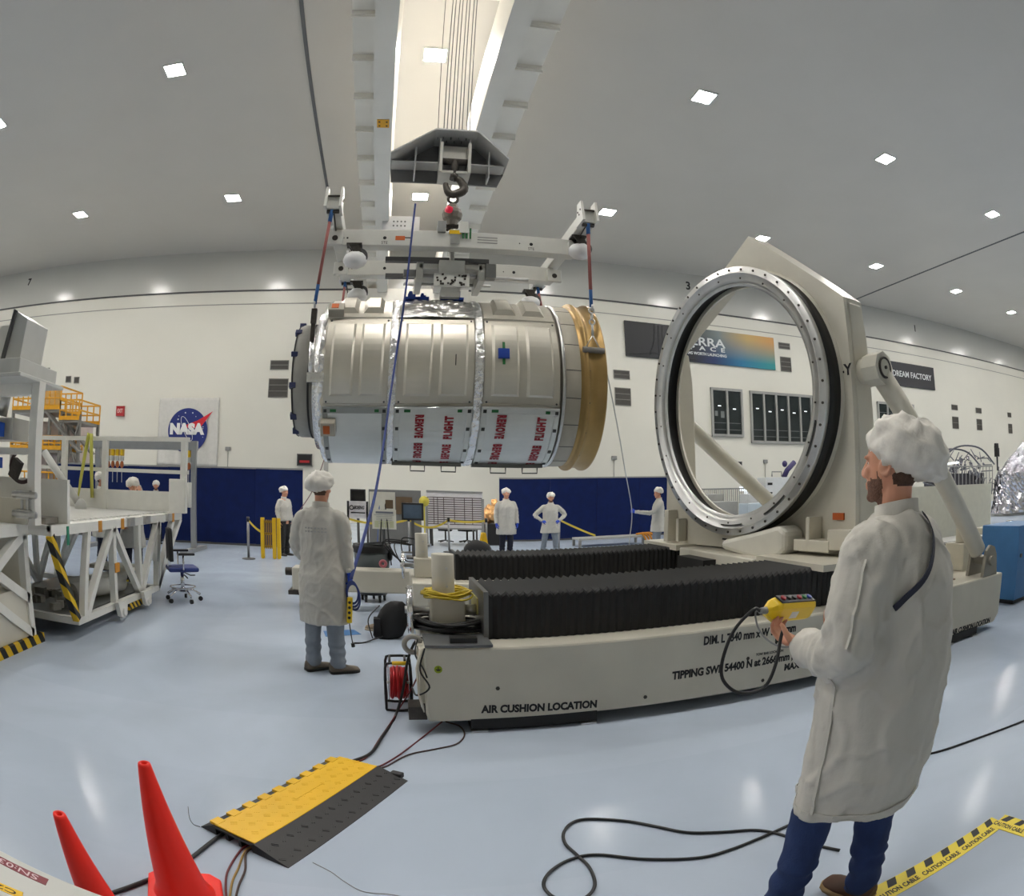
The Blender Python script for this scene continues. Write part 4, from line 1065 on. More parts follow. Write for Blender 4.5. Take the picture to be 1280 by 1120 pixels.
# railing along the far side (posts, rails, toe board)
yr = 9.9
def P2(x, y, Y): return ony(x, y, Y)
pa, pb_ = P2(82, 545, yr), P2(231, 547, yr)
rz_t, rz_m, rz_b = 2.47, P2(150, 590, yr).z, PZ
rail = ppart(MB().beam((XL, yr, rz_t), (pb_.x+.05, yr, rz_t), .07, .07).beam((XL, yr, 1.96), (pb_.x+.05, yr, 1.94), .05, .06), 'railing')
for xx in (82, 131, 227):
    p = P2(xx, 600, yr); ppart(MB().box2((p.x-.05, yr-.05, PZ), (p.x+.05, yr+.05, rz_t)), 'railing_post', M_PW, rail)
ppart(MB().box2((XL, yr-.03, PZ+.02), (pb_.x-.1, yr+.03, PZ+.34)), 'toe_board', M_PW, rail)
ppart(MB().box2((pb_.x-.28, yr-.1, PZ), (pb_.x+.02, yr-.02, PZ+.55)).cyl((pb_.x+.1, yr-.1, PZ+.1), (pb_.x+.1, yr-.1, PZ+.5), .04), 'gate_latch', M_PW, rail, bev=.01)
# lashing strap and struts
mb = MB()
st = [P2(112, 542, yr-.1), P2(102, 600, yr-.3), P2(98, 628, yr-.6)]
mb.tube(st, [.07, .06, .02], 6, flat=(1, .2)); mb.tube([P2(115, 542, yr-.08), P2(116, 622, yr-.1)], .07, 6, flat=(1, .2)); ppart(mb, 'lashing_strap', mat('yellow_green_webbing', srgb(186, 184, 84), .8), rail)
mb = MB(); a = P2(58, 565, 9.3); b = P2(102, 632, 9.3); mb.cyl(a, b, .07, n=14); mb.ball(b+V((0, 0, -.02)), (.12, .1, .14), 12, 8); ppart(mb, 'brace_tube', mat('actuator_pale', srgb(188, 188, 182), .35))
# front leg box with hazard foot
lg = ppart(MB().box2((-5.9, 4.4, .1), (-4.0, 5.62, .62)).box2((-5.9, 5.55, .1), (-4.0, 5.62, PZ-.1)), 'leg_box', M_CREAM, bev=.01)
ppart(MB().box2((-5.9, 4.3, 0), (-3.95, 5.8, .1)), 'hazard_foot', stripes('hazard_foot', srgb(220, 180, 30), srgb(25, 25, 26), 4.5, (.6, 1, .6)), lg)
for p, q in (((-4.02, 5.6, PZ-.1), (-4.02, 4.2, .5)), ((-4.02, 4.2, PZ-.1), (-4.02, 5.6, .5)), ((-4.02, 4.75, .6), (-4.02, 5.6, .12)), ((-4.02, 4.3, .1), (-4.02, 4.3, PZ)), ((-4.02, 5.6, .1), (-4.02, 5.6, PZ))):
    ppart(MB().beam(p, q, .1, .1, (1, 0, 0)), 'leg_bar')
ppart(MB().box2((-6.5, 3.9, PZ-.12), (-3.96, 5.7, PZ)), 'front_deck')
# tall frame standing on the front deck
tf = thing('lifting_fixture', 'tall white upright frame with a hooded top standing at the left edge of the platform', 'fixture frame', (-4.5, 5.4, PZ))
def fpart(mb, name, m=None, **k): return mb.build(name, m or M_PW, tf, world=True, **k)
YT = 5.55
def q(x, y, Y=YT): return ony(x, y, Y)
fpart(MB().box2((q(41, 600).x, YT-.07, PZ), (q(50, 600).x, YT+.07, q(45, 478).z)), 'upright')
fpart(MB().box2((q(-60, 570).x, YT-.06, q(20, 568).z), (q(41, 570).x, YT+.06, q(20, 560).z)), 'cross_bar')
fpart(MB().box2((q(-60, 630).x, YT-.1, PZ), (q(42, 630).x, YT-.04, q(20, 622).z)), 'lower_panel', M_CREAM)
fpart(MB().box2((q(-60, 630).x, YT+.5, PZ), (q(60, 630).x, YT+.56, q(20, 596).z)), 'rear_panel')
z1, z2 = q(20, 479).z, q(20, 459).z
fpart(MB().box2((q(-90, 480).x, YT-.5, z1-.02), (q(56, 480).x, YT+.5, z1+.02)).box2((q(-90, 470).x, YT-.45, z1), (q(52, 470).x, YT+.4, z2)), 'hood', M_WHITE2, bev=.01)
fpart(MB().box2((q(-20, 500).x, YT-.05, z1-.14), (q(44, 500).x, YT+.05, z1-.02)), 'hood_beam')
a, b, c_, d_ = q(20, 457), q(-30, 457), q(32, 392), q(-10, 388)
fpart(MB().prism([(a.x+.02, a.z), (c_.x-.03, c_.z), (q(48, 405).x, q(48, 405).z), (q(38, 457).x, a.z)], .5, (0, YT+.3, 0), (1, 0, 0), (0, 0, 1)), 'duct', M_WHITE2)
fpart(MB().prism([(q(17, 455).x, a.z), (q(34, 394).x, q(34, 394).z), (q(37, 396).x, q(34, 394).z-.02), (q(21, 455).x, a.z)], .03, (0, YT-.22, 0), (1, 0, 0), (0, 0, 1)), 'duct_edge', M_DKGREY)
fpart(MB().prism([(q(-40, 455).x, a.z), (q(-12, 390).x, c_.z), (q(18, 385).x, c_.z), (q(0, 455).x, a.z)], .1, (0, YT+.5, 0), (1, 0, 0), (0, 0, 1)), 'duct_back', M_WHITE2)
fpart(MB().cyl(q(6, 520, YT+.1), q(14, 482, YT+.1), .07, n=16), 'actuator', M_STEEL)
fpart(MB().prism([(q(1, 547).x, q(1, 547).z), (q(8, 528).x, q(8, 528).z), (q(15, 530).x, q(15, 530).z), (q(14, 547).x, q(14, 547).z)], .1, (0, YT-.1, 0), (1, 0, 0), (0, 0, 1)).box2((q(-30, 585).x, YT-.2, q(5, 585).z), (q(12, 585).x, YT-.1, q(5, 572).z)), 'blue_pad', mat('blue_pad', srgb(30, 78, 170), .5))
fpart(MB().box2((q(-20, 545).x, YT-.06, q(5, 550).z), (q(22, 545).x, YT+.3, q(5, 523).z)), 'housing_box', mat('housing_pale', srgb(178, 176, 168), .4))
fpart(MB().torus(q(31, 583, YT+.35), .17, .022, (.35, -.9, .1), 28, 8), 'hand_wheel', mat('wheel_dark_red', srgb(52, 34, 34), .45))
mb = MB()
for yy in (618, 642): p = q(33, yy, YT-.1); mb.box(p, (.2, .08, .09)); mb.cyl(p+V((-.16, -.02, 0)), p+V((.2, -.02, 0)), .035, n=12)
p = q(33, 630, YT-.1); mb.cyl(p+V((-.03, 0, -.12)), p+V((-.03, 0, .1)), .02); mb.cyl(p+V((.05, 0, -.12)), p+V((.05, 0, .1)), .02)
fpart(mb, 'clamp', M_STEEL, bev=.006)
fpart(MB().box(q(23, 586, YT-.1), (.12, .08, .2), rot=Euler((0, .5, 0))), 'snap_hook', M_DKSTEEL)

# ------------------------------------------------------------------ office chair
oc = thing('office_chair', 'blue and black swivel chair with chrome base at the end of the platform', 'chair', (onz(228, 752).x, onz(228, 752).y, 0), .5)
o = MB(); o.box((0, 0, .5), (.48, .46, .07)); o.build('seat', mat('navy_vinyl', srgb(34, 52, 120), .5), oc, bev=.03, segs=3)
o = MB(); n_ = 9
rings = [[V((-.22+.02*math.cos(t)*0-.04*(z_-.6)**2, s_*.22*(1-.55*max(0, (z_-.85))*1.6), z_)) for s_ in (-1, -.4, .4, 1)]+[V((-.16-.04*(z_-.6)**2, s_*.22*(1-.55*max(0, (z_-.85))*1.6), z_)) for s_ in (1, .4, -.4, -1)] for t, z_ in [(0, .62+.06*i) for i in range(n_)]]
o.loft(rings); o.build('backrest', M_BLACK, oc, bev=.01)
MB().box((-.2, 0, .56), (.05, .08, .2)).cyl((0, 0, .14), (0, 0, .47), .03).build('column', M_CHROME, oc)
for k in range(5):
    a = k*2*PI/5; d = V((math.cos(a), math.sin(a), 0))
    l = MB().tube([V((0, 0, .16)), d*.15+V((0, 0, .17)), d*.28+V((0, 0, .1))], .018, 8).build('leg', M_CHROME, oc)
    w1 = MB(); w1.cyl(d*.28+V((-.02*d.y, .02*d.x, .035)), d*.28-V((-.02*d.y, .02*d.x, -.035)), .035, n=14); w1.build('caster', M_BLKPL, l)
MB().torus((0, 0, .22), .2, .012, n=28, m=6).build('foot_ring', M_CHROME, oc)
for s in (-1, 1):
    ar = MB().tube([(0, s*.22, .5), (-.02, s*.29, .52), (-.02, s*.29, .72)], .014, 6).build('arm_post', M_CHROME, oc)
    MB().box((.03, s*.29, .74), (.26, .07, .035)).build('arm_pad', M_BLKPL, ar, bev=.012)
MB().tube([(.02, -.1, .45), (.1, -.2, .42), (.16, -.26, .43)], .01, 6).tube([(.0, -.1, .43), (.05, -.22, .38)], .01, 6).build('lever', M_BLKPL, oc)

# ------------------------------------------------------------------ blue panels in front of the back wall
def blue_panel(x0, x1, y, h, n, label, y2=None):
    t = thing('blue_screen', label, 'screen', ((x0+x1)/2, y, 0))
    y2 = y if y2 is None else y2
    for k in range(n):
        a = V((x0+(x1-x0)*k/n, y+(y2-y)*k/n, 0)); b = V((x0+(x1-x0)*(k+1)/n, y+(y2-y)*(k+1)/n, 0))
        MB().beam((a+b)/2+V((0, 0, .06)), (a+b)/2+V((0, 0, h)), (b-a).length-.015, .07, (0, -1, 0)).build('screen_panel', M_BLUE, t, world=True)
    d = (V((x1, y2, 0))-V((x0, y, 0)))
    MB().beam(V((x0, y, h+.02)), V((x1, y2, h+.02)), .09, .05).build('top_trim', mat('aluminium_frame', srgb(158, 158, 154), .4, .3), t, world=True)
    MB().beam(V((x0, y, .03)), V((x1, y2, .03)), .1, .06).build('bottom_trim', M_DKGREY, t, world=True)
    return t
lp = ony(377, 588, 18.3); blue_panel(-11.5, lp.x, 18.6, 2.26, 6, 'long blue screen panel left of the module behind the yellow gate', 18.3)
r0, r1 = ony(625, 595, 23), ony(835, 598, 23); blue_panel(r0.x, r1.x+.5, 23, 2.26, 4, 'long blue screen panel behind the two people in white in the middle')

# ------------------------------------------------------------------ round emblem banner on the wall
def R_(x, y): return ony(x, y, 32.9)
bn = thing('emblem_banner', 'white hanging banner with the round blue space agency emblem', 'banner', (-11.5, 32.95, 2.9))
a, b = R_(198, 497), R_(268, 583)
vs = []; fs = []; nx, nz = 40, 24
for i in range(nx+1):
    for k in range(nz+1):
        u, v_ = i/nx, k/nz; x = a.x+(b.x-a.x)*u; z = b.z+(a.z-b.z)*v_
        vs.append(V((x, 32.9-.05*(1-v_)**2*math.sin(u*38)-.02*noise.noise(V((x*2, z, 0))), z)))
for i in range(nx):
    for k in range(nz): fs.append((i*(nz+1)+k, i*(nz+1)+k+1, (i+1)*(nz+1)+k+1, (i+1)*(nz+1)+k))
o = MB().add(vs, fs, 0, True).build('banner_cloth', mat('banner_white', srgb(205, 203, 196), .7), bn, world=True)
sm = o.modifiers.new('thick', 'SOLIDIFY'); sm.thickness = .05; sm.offset = -1
ec = R_(232, 538); er = R_(256.5, 538).x-ec.x; ye = 32.83
em = MB().cyl((ec.x, ye, ec.z), (ec.x, ye+.03, ec.z), er, n=64).build('emblem_disc', mat('emblem_blue', srgb(18, 38, 112), .5), bn, world=True)
mb = MB()
random.seed(5)
for k in range(22):
    an = random.uniform(0, 2*PI); rr = er*random.uniform(.3, .85); mb.cyl((ec.x+rr*math.cos(an), ye-.004, ec.z+abs(rr*math.sin(an))*(1 if k < 16 else -1)), (ec.x+rr*math.cos(an), ye, ec.z+abs(rr*math.sin(an))*(1 if k < 16 else -1)), .02+.03*random.random(), n=6)
pts = []
for i in range(41):
    t = 2*PI*i/40; x = .55*er*math.cos(t); z = .17*er*math.sin(t); an = math.radians(118)
    pts.append((ec.x-.05+x*math.cos(an)-z*math.sin(an)*1.1, ye-.008, ec.z+.1+x*math.sin(an)*1.1+z*math.cos(an)))
mb.tube(pts[:40], .035, 6, closed=True, flat=(1, .4)); lettering(mb, 'NASA', (ec.x-.02, ye-.02, ec.z+.05), (1, 0, 0), (0, 0, 1), er*.62, .055, .01, width=er*1.75)
mb.build('emblem_white', mat('emblem_white', srgb(226, 226, 224), .5, var=0), em, world=True)
mb = MB()
tip = R_(263.5, 514)
for poly in ([(tip.x-ec.x, tip.z-ec.z), (.62*er, .1*er), (-.05*er, .12*er), (-.62*er, -.18*er), (-.1*er, .24*er), (.5*er, .45*er)],): mb.prism(poly, .012, (ec.x, ye-.004, ec.z), (1, 0, 0), (0, 0, 1))
mb.build('emblem_chevron', mat('emblem_red', srgb(206, 28, 44), .5, var=0), em, world=True)

# big company banner on the wall, behind the ring
def gradient_banner(nm):
    m = mat(nm, (.1, .2, .3), .5, var=0); nt = m.node_tree; p = nt.nodes['Principled BSDF']
    tc = nt.nodes.new('ShaderNodeTexCoord'); sx = nt.nodes.new('ShaderNodeSeparateXYZ'); nt.links.new(tc.outputs['Generated'], sx.inputs[0])
    c1 = nt.nodes.new('ShaderNodeValToRGB'); c2 = nt.nodes.new('ShaderNodeValToRGB')
    def setr(c, L):
        while len(c.color_ramp.elements) < len(L): c.color_ramp.elements.new(.5)
        for e, (t, col) in zip(c.color_ramp.elements, L): e.position = t; e.color = (*srgb(*col), 1)
    setr(c1, [(0, (38, 38, 40)), (.42, (34, 36, 44)), (.56, (24, 44, 92)), (.75, (24, 110, 150)), (1, (34, 140, 140))])
    setr(c2, [(0, (44, 44, 46)), (.42, (44, 44, 46)), (.6, (120, 130, 130)), (.8, (190, 160, 100)), (1, (206, 150, 84))])
    nt.links.new(sx.outputs['X'], c1.inputs[0]); nt.links.new(sx.outputs['X'], c2.inputs[0])
    mx = nt.nodes.new('ShaderNodeMix'); mx.data_type = 'RGBA'
    mr = nt.nodes.new('ShaderNodeMapRange'); mr.inputs['From Min'].default_value = .15; mr.inputs['From Max'].default_value = .85
    nt.links.new(sx.outputs['Z'], mr.inputs['Value']); nt.links.new(mr.outputs['Result'], mx.inputs[0])
    nt.links.new(c1.outputs[0], mx.inputs[6]); nt.links.new(c2.outputs[0], mx.inputs[7]); nt.links.new(mx.outputs[2], p.inputs['Base Color'])
    return m
a, b = R_(780, 401), R_(972.5, 462)
cb = thing('company_banner', 'wide wall banner fading from black to orange and teal behind the ring', 'banner', ((a.x+b.x)/2, 32.95, b.z))
MB().box2((a.x, 32.88, 9.2), (b.x, 32.985, 11.3)).build('banner_sheet', gradient_banner('banner_gradient'), cb, world=True)
M_LW = mat('banner_lettering', srgb(210, 214, 214), .5, var=0)
cx = R_(889, 433); mb = MB()
cx = ony(880, 427, 32.9); lettering(mb, 'SIERRA', (cx.x, 32.86, cx.z), (1, 0, 0), (0, 0, 1), .72, .012, .005, width=3.2)
lettering(mb, 'S  P  A  C  E', (cx.x, 32.86, ony(880, 435, 32.9).z), (1, 0, 0), (0, 0, 1), .36, .01, .005, width=3.1)
lettering(mb, 'DREAMS WORTH LAUNCHING', (cx.x, 32.86, ony(880, 442, 32.9).z), (1, 0, 0), (0, 0, 1), .24, .006, .005, width=3.3)
mb.build('banner_lettering', M_LW, cb, world=True)
mb = MB()
for k in range(3): mb.tube(catmull([(a.x+1.9+k*.25, 32.87, 11.2), (a.x+1.8+.3*k, 32.86, 10.2), (a.x+1.5+.6*k, 32.87, 9.4)], 5), .03, 5)
mb.tube(catmull([(a.x+.2, 32.87, 9.32), (a.x+2, 32.86, 9.5), (a.x+4.6, 32.87, 9.35)], 5), .02, 5)
mb.build('banner_fold', mat('banner_dark', srgb(52, 52, 54), .6), cb, world=True)
a, b = R_(1088, 443), R_(1168, 487)
db = thing('factory_banner', 'dark wall banner reading DREAM FACTORY right of the ring frame', 'banner', ((a.x+b.x)/2, 32.95, 9.1))
def dark_banner():
    m = mat('banner_dark_blue', srgb(38, 38, 44), .5, var=0); nt = m.node_tree; p = nt.nodes['Principled BSDF']
    tc = nt.nodes.new('ShaderNodeTexCoord'); gr_ = nt.nodes.new('ShaderNodeTexNoise'); gr_.inputs['Scale'].default_value = 2.2
    sx = nt.nodes.new('ShaderNodeSeparateXYZ'); nt.links.new(tc.outputs['Generated'], sx.inputs[0]); nt.links.new(tc.outputs['Generated'], gr_.inputs['Vector'])
    cr = nt.nodes.new('ShaderNodeValToRGB'); cr.color_ramp.elements[0].color = (*srgb(24, 40, 120), 1); cr.color_ramp.elements[1].color = (*srgb(40, 40, 46), 1); cr.color_ramp.elements[1].position = .45
    nt.links.new(sx.outputs['X'], cr.inputs[0]); nt.links.new(cr.outputs[0], p.inputs['Base Color'])
    return m
MB().box2((a.x-1.6, 32.88, 9.05), (b.x, 32.985, 10.85)).build('banner_sheet', dark_banner(), db, world=True)
c1, c2 = R_(1116, 464), R_(1163, 473)
mb = MB(); lettering(mb, 'DREAM FACTORY', ((c1.x+c2.x)/2, 32.86, 9.95), (1, 0, 0), (0, 0, 1), .62, .01, .005, width=c2.x-c1.x); mb.build('banner_lettering', M_LW, db, world=True)

# ------------------------------------------------------------------ hoist beam with chain hoists in front of the emblem
hg = thing('hoist_gantry', 'grey gantry beam with small yellow chain hoists below the round emblem', 'gantry', (-7, 16.4, 0))
YH = 16.0
def H_(x, y): return ony(x, y, YH)
def gpt(mb, nm, m, parent=hg, **k): return mb.build(nm, m, parent, world=True, **k)
bm_ = gpt(MB().box2((H_(118, 550).x, YH-.08, H_(150, 561).z), (H_(244, 552).x, YH+.08, H_(150, 550).z)), 'gantry_beam', mat('gantry_grey', srgb(158, 160, 160), .35, .4))
for xx in (124, 240): gpt(MB().box2((H_(xx, 560).x-.07, YH-.06, 0), (H_(xx, 560).x+.07, YH+.06, H_(xx, 552).z)).box2((H_(xx, 560).x-.1, YH-.9, 0), (H_(xx, 560).x+.1, YH+.9, .1)), 'gantry_leg', mat('gantry_grey', srgb(158, 160, 160), .35, .4), bm_)
for xx in (136, 141.5, 147, 152.5, 234):
    p = H_(xx, 556); z = H_(150, 561).z
    h_ = gpt(MB().box((p.x, YH, z-.1), (.1, .14, .18)), 'chain_hoist', M_YEL, bev=.02)
    gpt(MB().box((p.x, YH, z-.26), (.09, .1, .12)).cyl((p.x, YH, z-.36), (p.x, YH, z-.9), .012, n=6), 'hoist_chain', mat('chain_silver', srgb(190, 188, 180), .4, .5), h_)
    gpt(MB().ball((p.x, YH, z-.42), (.06, .05, .1), 10, 6), 'hook_block_small', mat('hook_orange', srgb(176, 96, 46), .5), h_)

# ------------------------------------------------------------------ yellow access stand with stairs far left
YS = 22.0
sc = thing('access_stand', 'tall yellow access stand with railed landings and stairs behind the platform', 'access stand', (-14, YS+1, 0))
M_ALS = mat('stand_aluminium', srgb(140, 138, 132), .4, .4)
def s_(x, y, Y=YS): return ony(x, y, Y)
def spart(mb, nm, m=None, parent=sc, **k): return mb.build(nm, m or M_ORY, parent, world=True, **k)
xL, xM, xR = s_(20, 500).x, s_(78, 500).x, s_(101, 500).x
def railing(x0, x1, z0, z1, y0, y1, nm='guard_rail', nb=6):
    o = MB()
    for y in (y0, y1):
        for z in (z0+.5*(z1-z0), z1): o.box2((x0, y-.03, z-.03), (x1, y+.03, z+.03))
        o.box2((x0, y-.03, z0), (x1, y+.03, z0+.16))
        for k in range(nb+1): x = x0+(x1-x0)*k/nb; o.box2((x-.025, y-.025, z0), (x+.025, y+.025, z1))
    for x in (x0, x1):
        for z in (z0+.5*(z1-z0), z1): o.box2((x-.03, y0, z-.03), (x+.03, y1, z+.03))
    return spart(o, nm)
zA = s_(60, 512).z; zA2 = s_(60, 484).z
railing(xL, xM, zA, zA2, YS, YS+2, nb=9)
zB = s_(90, 525).z; zB2 = s_(90, 500).z
railing(xM, xR, zB, zB2, YS, YS+2, nb=3)
spart(MB().box2((xM-1.2, YS-.02, zA), (xM, YS+.02, zA2)), 'mesh_panel', mat('mesh_yellow', srgb(206, 150, 30), .5, alpha=.55))
zC_ = s_(60, 562).z; zD_ = s_(60, 545).z
railing(xL, s_(78, 550).x, zC_, zD_, YS, YS+2, nb=9)
railing(xL, s_(95, 600).x, s_(60, 615).z, s_(60, 590).z, YS, YS+2, nb=8)
for z in (zA, zC_): spart(MB().box2((xL, YS, z-.12), (xM, YS+2, z)), 'landing', M_ALS)
spart(MB().box2((xM, YS, zB-.1), (xR, YS+2, zB)), 'landing', M_ALS)
for x in (xL, s_(62, 550).x, xM, xR):
    for y in (YS+.1, YS+1.9): spart(MB().box2((x-.06, y-.06, 0), (x+.06, y+.06, zB if x > xM else zA)), 'stand_leg', M_ALS)
p0, p1 = s_(62, 515), s_(101, 565)
for y in (YS, YS+1.2): spart(MB().beam((p0.x, y, p0.z), (p1.x, y, p1.z), .08, .4, (0, 1, 0)), 'stair_stringer', M_ALS)
p0, p1 = s_(78, 565), s_(101, 615)
for y in (YS, YS+1.2): spart(MB().beam((p0.x, y, p0.z), (p1.x, y, p1.z), .08, .4, (0, 1, 0)), 'stair_stringer', M_ALS)
for i, (x0, y0, x1, y1) in enumerate(((80, 525, 101, 600), (101, 525, 84, 585), (84, 585, 101, 640))): spart(MB().beam(s_(x0, y0), s_(x1, y1), .06, .06), 'brace', M_ALS)
mb = MB(); mb.box2((xL-.3, YS+2.2, 0), (s_(70, 600).x, YS+3.6, s_(60, 520).z))
tag(mb.build('foil_wrapped_load', mat('bright_wrap', srgb(210, 196, 190), .3, .5, bump=.8, bscale=3), None), 'pale wrapped load standing inside the yellow access stand', 'wrapped load')
mb = MB(); p = s_(88, 606, 20.5); mb.box((p.x, 20.5, .9), (1.6, .8, 1.0)); mb.v = [v+V((0, 0, -.4)) for v in mb.v]; o = tag(mb.build('red_cart', mat('cart_red', srgb(168, 58, 36), .5), None, bev=.04), 'red cart standing below the yellow access stand', 'cart')
# ------------------------------------------------------------------ things on the floor in front of the back wall, middle of the bay
def bp(x, y, Y): return ony(x, y, Y)
def simple(name, label, cat, mb, m, **k): return tag(mb.build(name, m, None, **k), label, cat)
M_PAPER = mat('paper', srgb(214, 210, 196), .8); M_WB = mat('whiteboard_white', srgb(214, 210, 210), .3)
# whiteboard with a ruled grid
YWB = 20.0
a, b = bp(536, 612, YWB), bp(605, 658, YWB)
wb = thing('whiteboard', 'rolling whiteboard ruled with a dark grid standing behind the far beam', 'whiteboard', ((a.x+b.x)/2, YWB, 0))
MB().box2((a.x, YWB, b.z), (b.x, YWB+.04, a.z)).build('board', M_WB, wb, world=True)
mb = MB()
W, Hh = b.x-a.x, a.z-b.z
for k in range(13): z = a.z-Hh*(.16+.06*k); mb.box2((a.x+.02, YWB-.006, z-.012), (b.x-.02, YWB, z+.012))
for f in (.13, .2, .31, .5, .68, .82): mb.box2((a.x+W*f-.01, YWB-.007, a.z-Hh*.88), (a.x+W*f+.01, YWB, a.z-Hh*.15))
mb.build('grid_lines', mat('grid_maroon', srgb(72, 52, 58), .6), wb, world=True)
mb = MB()
for x in (a.x, b.x): mb.box2((x-.04, YWB-.03, .1), (x+.04, YWB+.06, a.z-.2)); mb.box2((x-.05, YWB-.4, .05), (x+.05, YWB+.4, .12))
for z in (a.z, b.z): mb.box2((a.x, YWB-.02, z-.025), (b.x, YWB+.05, z+.025))
mb.build('board_stand', M_GREY, wb, world=True)
# table with chairs under it, behind the board
tb = thing('work_table', 'grey work table below the ruled whiteboard', 'table', (a.x+1, YWB+1, 0))
MB().box2((a.x+.1, YWB+.6, .7), (b.x+.0, YWB+1.6, .75)).build('table_top', mat('table_grey', srgb(170, 170, 166), .4), tb, world=True)
for x in (a.x+.2, b.x-.1):
    for y in (YWB+.7, YWB+1.5): MB().box2((x-.03, y-.03, 0), (x+.03, y+.03, .7)).build('table_leg', M_DKGREY, tb, world=True)
def far_chair(x, y, rz, label):
    t = thing('task_chair', label, 'chair', (x, y, 0), rz, 'dark chairs round the far tables')
    MB().box((0, 0, .46), (.46, .46, .07)).build('seat', M_BLACK, t, bev=.02); MB().box((-.22, 0, .75), (.05, .42, .42)).build('backrest', M_BLACK, t, bev=.02); MB().cyl((0, 0, .08), (0, 0, .45), .03).build('column', M_BLKPL, t)
    for k in range(5):
        q = k*2*PI/5; MB().tube([(0, 0, .1), (.28*math.cos(q), .28*math.sin(q), .05)], .02, 6).build('leg', M_BLKPL, t)
far_chair(a.x+.75, YWB+2.0, 1.4, 'dark task chair at the left end of the table under the whiteboard')
far_chair(a.x+1.5, YWB+2.1, 1.7, 'dark task chair at the middle of the table under the whiteboard')
far_chair(b.x-.25, YWB+2.0, 2.2, 'dark task chair at the right end of the table under the whiteboard')
# poster on an easel
def easel_poster(x0, y0, x1, y1, Y, label, fill):
    a, b = bp(x0, y0, Y), bp(x1, y1, Y)
    t = thing('poster_easel', label, 'poster stand', ((a.x+b.x)/2, Y, 0))
    o = MB().box2((a.x, Y, b.z), (b.x, Y+.03, a.z)).build('poster', M_PAPER, t, world=True)
    fill(o, a, b, Y)
    m = MB(); cx_ = (a.x+b.x)/2
    m.tube([(a.x+.15, Y-.2, 0), (cx_-.05, Y+.06, a.z)], .018, 6); m.tube([(b.x-.15, Y-.2, 0), (cx_+.05, Y+.06, a.z)], .018, 6); m.tube([(cx_, Y+.6, 0), (cx_, Y+.06, a.z)], .018, 6)
    m.build('easel_leg', M_BLKPL, t, world=True)
    return t
def fill1(o, a, b, Y):
    W, Hh = b.x-a.x, a.z-b.z
    m = MB(); m.box2((a.x+.05, Y-.008, a.z-.28*Hh), (b.x-.05, Y, a.z-.26*Hh)); m.box2((a.x+W*.15, Y-.008, a.z-.2*Hh), (b.x-W*.12, Y, a.z-.1*Hh))
    for k in range(5): m.box2((a.x+.1, Y-.006, a.z-Hh*(.36+.09*k)), (b.x-.1, Y, a.z-Hh*(.345+.09*k)))
    m.build('poster_print', mat('print_grey', srgb(120, 122, 128), .8), o, world=True)
    m = MB()
    for k in range(4): m.box2((a.x+W*(.1+.21*k), Y-.009, b.z+Hh*.08), (a.x+W*(.27+.21*k), Y, b.z+Hh*.42))
    m.build('poster_picture', mat('picture_pale', srgb(196, 196, 160), .8), o, world=True)
easel_poster(466, 636, 497, 661, 15.0, 'white printed poster on a black easel left of the far beam', fill1)
def fill2(o, a, b, Y):
    W, Hh = b.x-a.x, a.z-b.z
    m = MB(); m.box2((a.x+W*.35, Y-.008, b.z+.05), (a.x+W*.58, Y, a.z-Hh*.3)); m.box2((a.x+W*.1, Y-.008, a.z-Hh*.25), (b.x-W*.1, Y, a.z-Hh*.12)); m.build('poster_print', M_PAPER, o, world=True)
    m = MB(); m.box2((a.x+W*.62, Y-.008, b.z+.1), (b.x-W*.08, Y, a.z-Hh*.38)); m.build('poster_picture', mat('picture_dark', srgb(96, 78, 56), .8), o, world=True)
t = easel_poster(463, 614, 496, 640, 16.0, 'blue printed display poster behind the white poster easel', fill2)
t.children[0].data.materials[0] = mat('poster_blue', srgb(92, 106, 146), .6)
# low sign board with company lettering
a, b = bp(435, 626, 17.0), bp(460, 648, 17.0)
t = thing('sign_board', 'white sign board with a company name and emblem left of the posters', 'sign', ((a.x+b.x)/2, 17, 0))
o = MB().box2((a.x, 17, b.z), (b.x, 17.06, a.z)).build('board', M_WB, t, world=True)
m = MB(); lettering(m, 'BOEING', (a.x*.42+b.x*.58, 16.995, a.z*.62+b.z*.38), (1, 0, 0), (0, 0, 1), .12, .004, .001, shear=.3, width=(b.x-a.x)*.55); m.box2((a.x+.08, 16.99, a.z*.3+b.z*.7), (b.x-.06, 17, a.z*.36+b.z*.64)); m.torus((a.x+.1, 16.99, a.z*.62+b.z*.38), .055, .012, (0, 1, 0), 18, 5)
m.build('sign_lettering', M_TXT, o, world=True)
m = MB()
for x in (a.x, b.x): m.box2((x-.03, 17, 0), (x+.03, 17.08, a.z))
m.build('sign_post', M_DKGREY, t, world=True)
